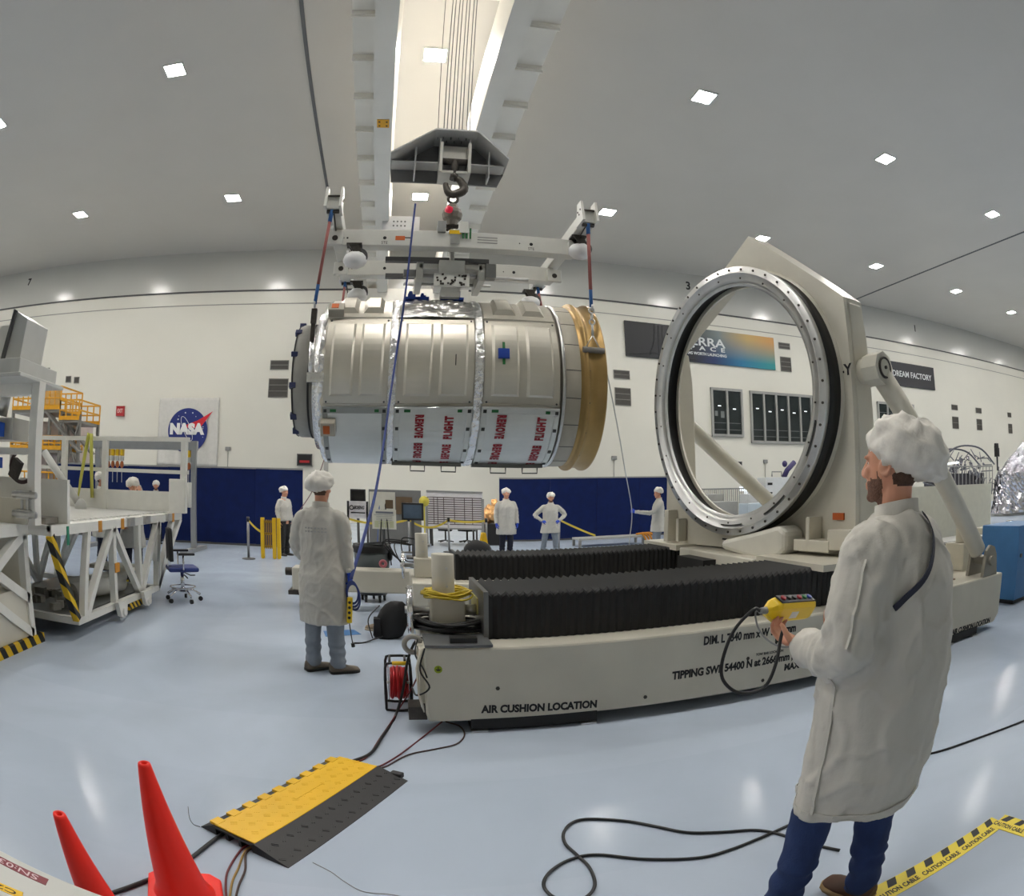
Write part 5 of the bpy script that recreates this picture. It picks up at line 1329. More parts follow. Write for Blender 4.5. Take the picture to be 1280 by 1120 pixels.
# grey partition wall and screens
a, b = bp(462, 611, 21.0), bp(529, 645, 21.0)
t = thing('partition', 'dark grey partition wall behind the posters', 'partition', ((a.x+b.x)/2, 21, 0))
MB().box2((a.x, 21, 0), (b.x, 21.1, a.z)).build('partition_panel', mat('partition_grey', srgb(110, 110, 108), .6), t, world=True)
c_, d_ = bp(497, 620, 20.9), bp(518, 642, 20.9); MB().box2((c_.x, 20.95, d_.z), (d_.x, 21.0, c_.z)).build('notice_picture', mat('picture_dark', srgb(96, 78, 56), .8), t, world=True)
def screen(x0, y0, x1, y1, Y, label, colr, em=.0):
    a, b = bp(x0, y0, Y), bp(x1, y1, Y)
    t = thing('display_screen', label, 'screen', ((a.x+b.x)/2, Y, 0))
    MB().box2((a.x, Y, b.z), (b.x, Y+.07, a.z)).build('screen_case', M_BLKPL, t, world=True, bev=.01)
    MB().box2((a.x+.05, Y-.006, b.z+.05), (b.x-.05, Y, a.z-.05)).build('screen_face', mat('screen_'+label[:5], colr, .2, var=.4, vscale=1.5, emit=em), t, world=True)
    MB().box2(((a.x+b.x)/2-.04, Y+.02, .04), ((a.x+b.x)/2+.04, Y+.06, b.z+.1)).box2((a.x+.1, Y-.25, 0), (b.x-.1, Y+.35, .05)).build('screen_stand', M_DKGREY, t, world=True)
    return t
screen(438, 611, 458, 628, 19.0, 'black television screen above the white sign board', srgb(16, 16, 17))
screen(504, 627, 532, 649, 16.5, 'grey blue monitor on a stand left of the whiteboard', srgb(72, 86, 100), .1)
mb = MB(); p = bp(533, 625, 18.0); mb.ball((p.x, 18, p.z), (.15, .13, .15), 14, 8); mb.box2((p.x-.02, 17.98, 0), (p.x+.02, 18.02, p.z-.1)); simple('yellow_lamp_head', 'round yellow tank lamp on a post beside the monitor', 'lamp', mb, mat('tank_yellow', srgb(206, 190, 70), .5))
# gold foil satellite part
p = bp(614, 640, 21.5); gs = thing('gold_foil_unit', 'gold foil wrapped unit on a dark stand left of the tall person in white', 'foil unit', (p.x, 21.5, 0))
mb = MB(); mb.ball((p.x, 21.5, p.z+.02), (.25, .25, .3), 28, 20); mb.ball((p.x+.14, 21.5, p.z+.34), (.13, .13, .16), 16, 12); mb.ball((p.x-.16, 21.5, p.z-.14), (.16, .2, .2), 16, 12)
for i, v in enumerate(mb.v): mb.v[i] = v+V((.10*noise.noise(v*9), 0, .10*noise.noise(v*11+V((4, 0, 0)))))
mb.build('foil_body', mat('gold_foil', (.75, .42, .18), .3, 1, bump=.8, bscale=10), gs, world=True)
MB().box2((p.x-.26, 21.2, 0), (p.x+.3, 21.8, p.z-.3)).build('dark_stand', M_BLACK, gs, world=True)
# rope posts with yellow belts
M_POST = mat('post_grey', srgb(150, 150, 150), .35, .6); M_BELT = mat('belt_yellow', srgb(212, 186, 66), .7)
def stanchion(x, y, label, h=1.0):
    p = onz(x, y); t = thing('barrier_post', label, 'barrier post', (p.x, p.y, 0), 0, 'belt barrier posts')
    MB().lathe([(0, 0), (.17, 0), (.17, .02), (.12, .035), (.03, .045), (0, .045)], (0, 0, 0), 'Z', 24).build('post_base', M_DKGREY, t)
    MB().cyl((0, 0, .04), (0, 0, h), .032, n=16).build('post_tube', M_POST, t); MB().cyl((0, 0, h-.1), (0, 0, h+.02), .04, n=16).build('belt_cassette', M_BLKPL, t)
    return V((p.x, p.y, h-.05))
s1 = stanchion(308, 700, 'grey barrier post left of the yellow folding gate')
s2 = stanchion(563, 688, 'grey barrier post in front of the ruled whiteboard')
s3 = stanchion(697, 686, 'grey barrier post right of the person with hands on hips')
s4 = stanchion(513, 690, 'grey barrier post below the monitor left of the whiteboard')
s5 = stanchion(432, 690, 'grey barrier post beside the person with the tag line')
s6 = stanchion(609, 687, 'grey barrier post at the right end of the whiteboard')
def belt(p, q, sag, label):
    pts = [p+(q-p)*t+V((0, 0, -4*sag*t*(1-t))) for t in [i/10 for i in range(11)]]
    vs = [v+V((0, 0, s*.03)) for v in pts for s in (-1, 1)]+[v+V((.0, .012, s*.03)) for v in pts for s in (-1, 1)]
    fs = [(2*i, 2*i+2, 2*i+3, 2*i+1) for i in range(10)]+[(22+2*i, 22+2*i+1, 22+2*i+3, 22+2*i+2) for i in range(10)]+[(2*i+1, 2*i+3, 22+2*i+3, 22+2*i+1) for i in range(10)]+[(2*i, 22+2*i, 22+2*i+2, 2*i+2) for i in range(10)]
    tag(MB().add(vs, fs).build('barrier_belt', M_BELT, None), label, 'barrier belt', 'yellow barrier belts')
g0 = onz(352, 694); belt(s1, V((g0.x-.3, g0.y-.3, .55)), .1, 'yellow belt sloping from the left barrier post to the folding gate')
belt(s5, s4, .14, 'yellow belt stretched in front of the posters'); belt(s4, s2, .22, 'yellow belt sagging in front of the whiteboard, left span'); belt(s2, s6, .05, 'yellow belt in front of the whiteboard, right span')
belt(s3, V((bp(745, 668, s3.y).x, s3.y+.2, bp(745, 668, s3.y).z)), .02, 'yellow belt from the post beside the person with hands on hips to the table')
# yellow folding gate in front of the left blue panel
gt = thing('folding_gate', 'yellow expanding folding gate on wheels before the left blue screen', 'gate', (onz(340, 700).x, onz(340, 700).y, 0))
gx = [onz(x, 700).x for x in (325, 341, 347)]; gy = onz(340, 700).y
for x in gx: MB().box2((x-.045, gy-.04, .06), (x+.045, gy+.04, 1.0)).cyl((x, gy-.03, .05), (x, gy+.03, .05), .05, n=12).build('gate_post', M_YEL, gt, world=True)
mb = MB()
for k in range(7):
    x = gx[0]+(gx[1]-gx[0])*k/6; mb.box2((x-.012, gy-.02, .25), (x+.012, gy+.02, .95))
for z in (.3, .62, .9): mb.box2((gx[0], gy-.02, z-.02), (gx[1], gy+.02, z+.02))
mb.build('gate_lattice', mat('gate_mesh', srgb(170, 130, 36), .5), gt, world=True)
# grey table in front of the right blue panel
yt = 19.5; a, b = bp(722, 671, yt), bp(806, 671, yt)
t = thing('side_table', 'grey side table in front of the right blue screen', 'table', ((a.x+b.x)/2, yt, 0))
MB().box2((a.x, yt, a.z-.06), (b.x, yt+.8, a.z)).build('table_top', mat('table_grey', srgb(170, 170, 166), .4), t, world=True)
for x in (a.x+.05, b.x-.05):
    for y in (yt+.05, yt+.75): MB().box2((x-.04, y-.04, 0), (x+.04, y+.04, a.z-.06)).build('table_leg', M_GREY, t, world=True)
mb = MB()
for k in range(4):
    q = bp(796+4*k, 668+4*k, yt+.2); mb.tube(catmull([V((q.x-.1, yt+.1+.1*k, a.z+.05)), V((q.x+.1, yt-.02, a.z+.03)), V((q.x+.3, yt-.05, a.z-.3-.05*k))], 5), .035, 6)
simple('orange_webbing', 'orange webbing straps hanging over the right end of the side table', 'strap', mb, mat('webbing_orange', srgb(190, 124, 30), .8))
# black bin on dolly
p = onz(466, 752); yb_ = p.y; rb = 0
t = thing('waste_bin', 'dark grey round waste bin with a black liner on a wheeled dolly', 'bin', (p.x, p.y, 0))
zt_ = ony(466, 681, yb_).z; rb = (ony(486, 690, yb_).x-ony(438, 690, yb_).x)/2
MB().lathe([(0, .2), (rb*.82, .2), (rb*.98, zt_-.05), (rb*.9, zt_-.05), (rb*.75, .3), (0, .3)], (0, 0, 0), 'Z', 40).build('bin_body', mat('bin_grey', srgb(66, 74, 76), .5), t)
l = MB(); l.lathe([(rb*1.0, zt_-.11), (rb*1.03, zt_-.02), (rb*.99, zt_+.02), (rb*.9, zt_-.02)], (0, 0, 0), 'Z', 40)
for i, v in enumerate(l.v): l.v[i] = v*1.0+V((0, 0, .02*noise.noise(v*4)))
l.ball((rb*.98, -.1, zt_-.14), (.04, .06, .1), 10, 8); l.build('bin_liner', mat('liner_black', srgb(18, 18, 19), .3), t)
d = MB().cyl((0, 0, .12), (0, 0, .2), rb*.75, n=32).build('dolly', M_BLKPL, t)
for k in range(5):
    q = k*2*PI/5+.3; c = V((math.cos(q)*rb*.62, math.sin(q)*rb*.62, .05)); MB().cyl(c+V((-.02, 0, 0)), c+V((.02, 0, 0)), .05, n=14).box(c+V((0, 0, .05)), (.05, .05, .06)).build('caster', M_BLKPL, d)
# long white transport beam on the floor behind the bin
yk = 8.85
zt2 = ony(445, 713, yk).z; zb2 = ony(445, 742, yk).z
t = thing('transport_beam', 'long low white transport beam between the bin and the floor machine', 'beam', (-.3, yk, 0))
MB().box2((ony(362, 712, yk).x, yk, zb2), (1.05, yk+.36, zt2)).build('beam_body', M_CREAM, t, world=True, bev=.02)
m = MB(); lettering(m, 'TRANSPORTER BEAM', (ony(537, 738, yk).x, yk-.002, ony(537, 737, yk).z), (1, 0, 0), (0, 0, 1), .07, .003, .001); m.build('lettering', M_TXT, t, world=True)
m = MB()
for x in (-1.0, .7): m.box2((x-.14, yk-.0, 0), (x+.14, yk+.36, .03)); m.box2((x-.05, yk+.12, .03), (x+.05, yk+.24, zb2))
m.build('beam_foot', M_DKGREY, t, world=True)
m = MB(); xq = ony(362, 712, yk).x; m.cyl((xq-.12, yk+.18, zt2-.08), (xq, yk+.18, zt2-.08), .06, n=16); m.box2((xq-.06, yk-.02, zb2-.06), (xq+.12, yk+.38, zb2)); m.build('beam_coupling', M_DKSTEEL, t, world=True)
m = MB(); q = ony(479, 709, yk+.1); m.torus((q.x, yk+.1, zt2+.09), .04, .022, (0, 1, 0), 18, 8); simple('tape_roll', 'small red tape roll standing on the transport beam', 'tape roll', m, mat('tape_red', srgb(176, 96, 104), .5))
# backpack, shoes, blue floor mark
p = onz(488, 799)
t = thing('backpack', 'black backpack lying on the floor beside the drive post', 'backpack', (p.x, p.y, 0))
mb = MB(); mb.loft([[V((p.x-.05+.13*z_+r_*.15*math.cos(a)*(1+.2*math.cos(2*a)), p.y+r_*.11*math.sin(a), z_*.46))+V((.012, .01, 0))*noise.noise(V((a*2, z_*5, 0))) for a in [2*PI*i/24 for i in range(24)]] for z_, r_ in ((0, .8), (.06, 1.0), (.3, 1.08), (.55, 1.02), (.75, .9), (.9, .7), (.98, .4))]); mb.box((p.x-.16, p.y-.03, .15), (.08, .16, .2)); mb.build('bag_body', mat('bag_black', srgb(20, 20, 22), .7), t, world=True, bev=.02)
mb = MB(); mb.tube(catmull([(p.x-.12, p.y-.1, .42), (p.x-.26, p.y-.12, .25), (p.x-.22, p.y-.16, .03)], 6), .018, 6, flat=(1, .4)); mb.tube(catmull([(p.x-.1, p.y-.12, .05), (p.x-.3, p.y-.3, .012), (p.x-.45, p.y-.36, .012)], 6), .01, 5); mb.build('bag_strap', M_BLKPL, t, world=True)
def shoe(x, y, rz, label, size=.28, m=None):
    p = onz(x, y); t = thing('shoe', label, 'shoe', (p.x, p.y, 0), rz, 'pair of tan shoes')
    prof = [(-.5, .34, .30, .9), (-.42, .42, .36, 1.0), (-.2, .44, .38, .85), (.05, .48, .40, .62), (.3, .5, .36, .42), (.45, .4, .25, .32), (.5, .2, .1, .2)]
    rings = [[V((x_*size, w_*.42*size*math.cos(q), .02+max(0, math.sin(q))*h_*.42*size+.0)) for q in [2*PI*i/14 for i in range(14)]] for x_, w_, _, h_ in prof]
    MB().loft(rings).build('shoe_upper', m or mat('shoe_tan', srgb(132, 116, 94), .7), t)
    MB().loft([[V((x_*size, s*w_*.44*size, z)) for s, z in ((-1, 0), (1, 0), (1, .025), (-1, .025))] for x_, w_, _, h_ in prof]).build('sole', mat('sole_pale', srgb(170, 160, 140), .7), t)
shoe(468, 790, 2.6, 'tan shoe left of the backpack, nearer of the pair'); shoe(480, 784, 2.2, 'tan shoe left of the backpack, closer to the bag')
q = [onz(402, 791), onz(441, 789), onz(450, 795), onz(405, 798)]
tag(MB().add([v+V((0, 0, .003)) for v in q]+[V((v.x, v.y, .0005)) for v in q], [(0, 1, 2, 3), (7, 6, 5, 4), (0, 4, 5, 1), (1, 5, 6, 2), (2, 6, 7, 3), (3, 7, 4, 0)]).build('floor_tape', mat('tape_blue', srgb(64, 118, 176), .5), None), 'blue tape patch stuck on the floor behind the person with the tag line', 'floor tape')
# wet floor sign like yellow item and black bag near the tall man
p = ony(604, 668, 18.0); m = MB(); m.prism([(-.16, 0), (.16, 0), (.05, .6), (-.05, .6)], .05, (p.x+.05, 18.0, 0), (1, 0, 0), (0, 0, 1)); m.prism([(-.16, 0), (.16, 0), (.05, .6), (-.05, .6)], .05, (p.x+.05, 18.25, 0), (1, 0, 0), (0, 0, 1)); m.box((p.x+.05, 18.12, .6), (.1, .3, .05))
simple('floor_sign', 'small yellow folding floor sign at the feet of the tall person in white', 'sign', m, M_YEL)
m = MB(); p = ony(598, 690, 15.5); m.ball((p.x, 15.5, .3), (.34, .25, .32), 18, 10); m.v = [v+V((.06*noise.noise(v*4), 0, .05*noise.noise(v*5))) for v in m.v]; simple('black_sack', 'black sack behind the far bellows beside the whiteboard post', 'sack', m, mat('bag_black', srgb(20, 20, 22), .7))
# cables at the far drive post
random.seed(9)
for k in range(5):
    a = ony(521-3*k, 672+random.uniform(-8, 10), 7.9); b = ony(505+random.uniform(-4, 10), 702+random.uniform(-6, 6), 7.8)
    m = MB(); m.tube(catmull([a, (a+b)/2+V((-.1-.05*k, 0, .12)), b, b+V((.12, 0, -.04))], 6), .008, 5); tag(m.build('cable_loop', M_CBL, None), 'thin black cable looped round the far drive post', 'cable', 'cables at the far drive post')

# ------------------------------------------------------------------ right hand background
# lab carts and cabinets seen through the ring
def carts(x0, y0, x1, y1, Y, label, n, m, dark=True):
    a, b = bp(x0, y0, Y), bp(x1, y1, Y)
    t = thing('equipment_cabinet', label, 'cabinet', ((a.x+b.x)/2, Y, 0))
    MB().box2((a.x, Y, .12), (b.x, Y+.7, a.z)).build('cabinet_body', m, t, world=True, bev=.02)
    mm = MB()
    for k in range(n):
        z = .2+(a.z-.25)*(k+.3)/n; mm.box2((a.x+.1, Y-.015, z), (a.x+.35, Y, z+.1))
    mm.build('cabinet_vent', M_BLKPL, t, world=True)
    w_ = MB()
    for x in (a.x+.1, b.x-.1):
        for y in (Y+.1, Y+.6): w_.cyl((x, y-.03, .06), (x, y+.03, .06), .06, n=12)
    w_.build('caster', M_BLKPL, t, world=True)
M_LAB = mat('lab_white', srgb(214, 216, 216), .4)
carts(960, 597, 992, 640, 22.0, 'tall white equipment cabinet behind the lower right of the ring', 5, M_LAB)
carts(938, 618, 958, 642, 21.0, 'low white equipment cabinet left of the tall one seen through the ring', 2, M_LAB)
carts(962, 618, 985, 645, 20.0, 'white equipment crate in front of the tall cabinet seen through the ring', 2, M_LAB)
carts(938, 630, 966, 650, 19.0, 'pale blue white crate nearest the ring edge', 2, mat('lab_bluewhite', srgb(196, 208, 216), .4))
carts(886, 618, 906, 640, 23.0, 'grey metal case beside the far strut seen through the ring', 1, mat('case_grey', srgb(176, 176, 172), .4, .3))
carts(880, 628, 925, 655, 22.0, 'wide grey metal case behind the far strut seen through the ring', 2, mat('case_grey', srgb(176, 176, 172), .4, .3))
fx = thing('mesh_fence', 'grey metal rail fence along the back wall seen through the ring', 'fence', (18, 25, 0))
a, b = bp(865, 612, 25), bp(1005, 606, 25)
mb = MB()
for z in (.15, a.z): mb.box2((a.x, 24.97, z-.03), (b.x, 25.03, z+.03))
mb.build('fence_rail', M_GREY, fx, world=True)
mb = MB()
for k in range(60): x = a.x+(b.x-a.x)*k/59; mb.box2((x-.015, 24.98, .1), (x+.015, 25.02, a.z))
mb.build('fence_bars', M_GREY, fx, world=True)
wl = MB().box2((bp(928, 611, 26).x, 26, bp(928, 613, 26).z-.05), (bp(944, 611, 26).x, 26.1, bp(928, 609, 26).z)); wl.box2((bp(934, 611, 26).x, 26, 0), (bp(937, 611, 26).x, 26.08, bp(928, 610, 26).z)); simple('work_light', 'white strip work light behind the fence seen through the ring', 'work light', wl, mat('work_light_glow', (.9, .95, 1), emit=1.6, var=0))
pr = thing('purple_arm', 'dark violet folding arm standing on the cabinet by the ring edge', 'machine arm', (bp(990, 590, 22).x, 22.3, bp(970, 597, 22).z))
m = MB(); m.tube([bp(983, 597, 22.3), bp(987, 588, 22.3), bp(996, 578, 22.3)], .12, 8); m.ball(bp(984, 580, 22.3), (.12, .12, .14), 10, 8); m.build('arm_body', mat('violet_dark', srgb(48, 40, 92), .5), pr, world=True)
m = MB(); m.tube([bp(968, 596, 22.3), bp(968, 590, 22.3), bp(980, 590, 22.3), bp(980, 596, 22.3)], .03, 6); m.build('arm_rail', M_GREY, pr, world=True)
# spacecraft wrapped in silver foil, and the truss work left of it
yf_ = 16.0
sf = thing('foil_spacecraft', 'peaked spacecraft draped in crumpled silver foil at the right edge', 'spacecraft', (bp(1262, 600, yf_).x, yf_+1, 0))
pk = bp(1276, 552, yf_+2); l0 = bp(1206, 612, yf_); l1 = bp(1237, 655, yf_)
rings = []
for t_ in [(i/40)**1.2 for i in range(41)]:
    z = pk.z*(1-t_)+.15*t_; R_w = .08+(2.1*min(1, t_*2.2)+1.1*t_)
    ring = []
    for k in range(120):
        an = 2*PI*k/120; p = V((pk.x+R_w*1.0*math.cos(an), yf_+2.0+R_w*.5*math.sin(an), z)); d = V((math.cos(an), math.sin(an), .3))
        k_ = min(1, .2+t_*3); ring.append(p+d*k_*(.16*noise.noise(V((p.x*1.5, p.y*1.5, p.z*.7)))+.12*noise.noise(V((p.x*4, p.y*4, p.z*2)))+.06*noise.noise(p*9)+.04*noise.noise(p*19)))
    rings.append(ring)
MB().loft(rings, smooth=False).build('foil_drape', mat('silver_foil', (.56, .56, .61), .2, 1.0, bump=.5, bscale=9), sf, world=True)
m = MB(); p = bp(1243, 560, yf_+1); m.box2((p.x-.12, yf_+.9, p.z-.4), (p.x+.12, yf_+1.1, p.z)); m.prism([(-.14, 0), (-.02, 0), (-.1, .22)], .15, (p.x, yf_+1.1, p.z), (1, 0, 0), (0, 0, 1)); m.prism([(.02, 0), (.14, 0), (.1, .22)], .15, (p.x, yf_+1.1, p.z), (1, 0, 0), (0, 0, 1)); m.tube([(p.x, yf_+1, p.z-.3), (p.x+.8, yf_+1.5, p.z-1)], .05, 6); m.build('antenna_fork', M_BLKPL, sf, world=True)
tr2 = thing('satellite_frame', 'dark trusswork spacecraft frame with shiny film left of the foil draped one', 'spacecraft', (bp(1205, 600, 20.6).x, 20.6, 0))
random.seed(11); mb = MB()
dome = [bp(x, y, 20.6) for x, y in ((1178, 590), (1182, 570), (1192, 560), (1208, 557), (1225, 562), (1240, 580))]
mb.tube(catmull(dome, 4), .05, 6); mb.tube(catmull([v+V((.1, 1.2, -.1)) for v in dome], 4), .05, 6)
for k in range(70):
    a = random.choice(dome)+V((random.uniform(-.6, .8), random.uniform(0, 1.4), random.uniform(-1.2, .0))); b = a+V((random.uniform(-.9, .9), random.uniform(-.5, .5), random.uniform(-.9, .4))); b.z = min(b.z, 3.0); mb.tube([a, b], .03, 5)
mb.build('trusswork', mat('truss_dull', srgb(96, 98, 106), .4, .5), tr2, world=True)
a, b = bp(1180, 592, 20.6), bp(1232, 592, 20.6)
MB().box2((a.x, 20.9, 0), (b.x, 22.2, a.z)).build('frame_body', mat('dark_body', srgb(60, 60, 66), .5), tr2, world=True)
mb = MB()
for k in range(26): p = V((random.uniform(a.x, b.x), 20.8, random.uniform(a.z-.4, a.z+.8))); mb.box(p, (random.uniform(.1, .4), .05, random.uniform(.08, .3)), rot=Euler((random.uniform(-.4, .4), random.uniform(-.8, .8), 0)))
mb.build('film_patch', mat('silver_foil', (.74, .74, .80), .16, 1.0), tr2, world=True)
MB().tube([bp(1180, 580, 20.4), bp(1196, 578, 20.4)], .05, 6).build('tube_lamp', mat('work_light_glow', (.9, .95, 1), emit=1.6, var=0), tr2, world=True)
mb = MB()
for k in range(16): x = a.x-1+(b.x-a.x+1)*k/15; mb.box2((x-.015, 20.2, 1.2), (x+.015, 20.24, a.z+.35))
mb.box2((a.x-1, 20.18, a.z+.3), (b.x, 20.26, a.z+.36)); mb.build('guard_bars', M_GREY, tr2, world=True)
# white screen board, black skirted table, blue cabinet
yv = 11.5; a, b = bp(1110, 608, yv), bp(1236, 604, yv)
t = thing('white_board_screen', 'plain white board standing behind the tilt strut', 'screen', ((a.x+b.x)/2, yv, 0))
MB().box2((a.x, yv, bp(1236, 668, yv).z-.3), (b.x, yv+.05, b.z)).build('board', mat('board_ivory', srgb(208, 206, 190), .5), t, world=True)
m = MB()
for x in (a.x+.3, b.x-.3): m.box2((x-.03, yv+.02, 0), (x+.03, yv+.08, .9)); m.box2((x-.04, yv-.3, 0), (x+.04, yv+.4, .04))
m.build('board_foot', M_GREY, t, world=True)
yv = 9.5; a, b = bp(1212, 672, yv), bp(1262, 668, yv)
t = thing('skirted_table', 'table with a black skirt behind the right end of the near beam', 'table', ((a.x+b.x)/2, yv, 0))
MB().box2((a.x-1.2, yv, a.z-.04), (b.x+.6, yv+.9, a.z)).build('table_top', mat('table_grey', srgb(170, 170, 166), .4), t, world=True)
MB().box2((a.x-1.2, yv+.02, .03), (b.x+.6, yv+.88, a.z-.04)).build('table_skirt', mat('skirt_black', srgb(18, 18, 20), .8), t, world=True)
a2, b2 = bp(1226, 655, yv+.3), bp(1253, 668, yv+.3)
t = thing('rack_unit', 'beige rack instrument lying on the black skirted table', 'instrument', ((a2.x+b2.x)/2, yv+.3, 0))
zz_ = a.z; MB().box2((a2.x, yv+.2, zz_), (b2.x, yv+.7, zz_+.16)).build('case', mat('beige_case', srgb(176, 174, 158), .5), t, world=True, bev=.01)
m = MB()
for k in range(3): m.box2((a2.x+.02, yv+.19, zz_+.03+.045*k), (b2.x-.02, yv+.2, zz_+.045+.045*k))
m.build('case_slot', M_DKGREY, t, world=True)
m = MB(); p = bp(1262, 660, yv+.3); m.ball((p.x, yv+.4, zz_+.12), (.25, .2, .13), 14, 8); m.v = [v+V((.06*noise.noise(v*8), 0, .05*noise.noise(v*9))) for v in m.v]; simple('foil_bundle', 'small crumpled foil bundle on the black skirted table', 'foil bundle', m, M_FOIL)
p = onz(1263, 755); a = ony(1265, 658, p.y)
t = thing('blue_cabinet', 'light blue steel cabinet at the right edge', 'cabinet', (p.x+.5, p.y+.4, 0))
MB().box2((p.x, p.y, .06), (p.x+1.0, p.y+.8, a.z)).build('cabinet_body', mat('cabinet_blue', srgb(66, 122, 176), .45), t, world=True, bev=.01)
MB().box2((p.x+.03, p.y+.03, 0), (p.x+.97, p.y+.77, .06)).build('plinth', M_BLKPL, t, world=True)
m = MB(); m.cyl((p.x+.1, p.y-.02, a.z*.62), (p.x+.1, p.y, a.z*.62), .03, n=12); m.box2((p.x+.48, p.y-.004, .1), (p.x+.49, p.y, a.z-.04)); m.build('cabinet_latch', M_DKGREY, t, world=True)
# ------------------------------------------------------------------ people in clean-room coats
M_SKIN = mat('skin', srgb(208, 150, 122), .5, var=.06, vscale=18, sss=.1)
M_COAT = mat('cleanroom_coat', srgb(198, 195, 187), .75, var=.025, vscale=9, bump=.12, bscale=30, spec=.3)
M_CAP = mat('bouffant_cap', srgb(228, 224, 216), .8, var=.02, bump=.15, bscale=28, spec=.3)
def crease(m, scale, dist, strength=.6):
    nt = m.node_tree; p = nt.nodes['Principled BSDF']; tc = nt.nodes.new('ShaderNodeTexCoord'); mp = nt.nodes.new('ShaderNodeMapping'); mp.inputs['Scale'].default_value = (1, 1, .55); mp.inputs['Rotation'].default_value = (.2, .15, 0)
    nz = nt.nodes.new('ShaderNodeTexNoise'); nz.noise_type = 'RIDGED_MULTIFRACTAL'; nz.inputs['Scale'].default_value = scale; nz.inputs['Detail'].default_value = 2.5; nz.inputs['Roughness'].default_value = .4; nz.inputs['Distortion'].default_value = .5
    bn = nt.nodes.new('ShaderNodeBump'); bn.inputs['Strength'].default_value = strength; bn.inputs['Distance'].default_value = dist
    nt.links.new(tc.outputs['Object'], mp.inputs['Vector']); nt.links.new(mp.outputs['Vector'], nz.inputs['Vector']); nt.links.new(nz.outputs['Fac'], bn.inputs['Height'])
    old = p.inputs['Normal'].links
    if old: nt.links.new(old[0].from_socket, bn.inputs['Normal'])
    nt.links.new(bn.outputs['Normal'], p.inputs['Normal'])
crease(M_COAT, 4.5, .035, .8); crease(M_CAP, 10, .03, .9)
M_GLOVE = mat('blue_glove', srgb(30, 72, 196), .45, var=.05)
M_HAIR = mat('dark_hair', srgb(84, 60, 46), .7, var=.2, vscale=60, bump=.5, bscale=160)
M_BEARD = mat('stubble', srgb(112, 80, 64), .75, var=.3, vscale=90, bump=.4, bscale=200)
M_JEANS = mat('dark_jeans', srgb(32, 52, 96), .85, var=.15, vscale=14, bump=.15, bscale=120)
M_GTROU = mat('grey_trousers', srgb(134, 142, 152), .85, var=.06, vscale=12)
M_NAVY = mat('navy_trousers', srgb(24, 28, 46), .85, var=.1)
M_SHOEBK = mat('shoe_black', srgb(28, 27, 26), .6); M_SHOEBR = mat('shoe_brown', srgb(78, 52, 38), .6, var=.1); M_SHOETN = mat('shoe_tan_sole', srgb(150, 124, 84), .7)
M_EYE = mat('eye_white', srgb(225, 220, 212), .25, var=0); M_IRIS = mat('iris_dark', srgb(40, 30, 26), .2, var=0)

def bez(pts, k=5): return catmull(pts, k)

def hand_shapes(mb, wrist, d, n, sgn, curl=(.35, .45, .3), s=1.0, spread=.0, thumb=(.55, .7, .35), tcurl=.35, fat=1.0):
    """palm, four fingers, thumb. d: wrist->knuckles, n: where the palm faces, sgn: side of the thumb along d x n"""
    d = V(d).normalized(); n = V(n); n = (n-d*n.dot(d)).normalized(); l = d.cross(n)*sgn; w = V(wrist)
    def P(a, b, c): return w+(d*a+l*b+n*c)*s
    rings = []
    for a, hw, ht, c0 in ((-.01, .026, .019, 0), (.02, .033, .019, .0), (.05, .040, .017, .0), (.08, .042, .014, .0), (.094, .040, .011, .002)):
        rings.append([P(a, hw*math.cos(t), c0+ht*math.sin(t)*fat) for t in [2*PI*i/14 for i in range(14)]])
    mb.loft(rings)
    for i, (off, L) in enumerate(((.030, .074), (.0105, .082), (-.0105, .076), (-.030, .060))):
        cur = d+l*(off*spread*10); cur.normalize(); p = P(.088, off, .0); pts = [P(.07, off, 0), p]; a = 0
        for k, fr in enumerate((.44, .32, .24)):
            a += curl[k]*(1+.08*i); dd = cur*math.cos(a)+n*math.sin(a); p = p+dd*L*fr*s; pts.append(p)
        mb.tube(pts, [r*s*fat for r in (.0095, .0098, .0090, .0082, .0066)], 8); mb.ball(pts[-1], .0066*s*fat, 8, 6)
    t0 = P(.022, .030, .004); td = (l*thumb[0]+d*thumb[1]+n*thumb[2]).normalized(); t1 = t0+td*.042*s; td2 = (td*math.cos(tcurl)+(d*.6-l*.5+n*.4).normalized()*math.sin(tcurl)).normalized(); t2 = t1+td2*.032*s; t3 = t2+td2*.022*s
    mb.tube([P(.012, .018, .002), t0, t1, t2, t3], [r*s*fat for r in (.013, .0145, .0115, .0102, .008)], 8); mb.ball(t3, .008*s*fat, 8, 6)

def shoe_mesh(mb, sole, foot, yaw, L=.28):
    c, q = math.cos(yaw), math.sin(yaw)
    prof = [(-.30, .36, .42), (-.24, .48, .52), (-.08, .5, .50), (.12, .50, .40), (.34, .56, .27), (.54, .52, .21), (.66, .38, .15), (.70, .2, .07)]
    rings = []
    for x, w_, h_ in prof:
        ring = []
        for t in [2*PI*i/16 for i in range(16)]:
            lx, ly, lz = x*L, w_*.38*L*math.cos(t), .022+max(-.0, math.sin(t))*h_*.62*L
            ring.append(V(foot)+V((lx*c-ly*q, lx*q+ly*c, lz-foot[2])))
        rings.append(ring)
    mb.loft(rings)
    rs = []
    for x, w_, h_ in prof:
        rs.append([V(foot)+V((x*L*1.02*c-sy*w_*.41*L*q, x*L*1.02*q+sy*w_*.41*L*c, z-foot[2])) for sy, z in ((-1, 0.001), (1, 0.001), (1, .026), (-1, .026))])
    sole.loft(rs)

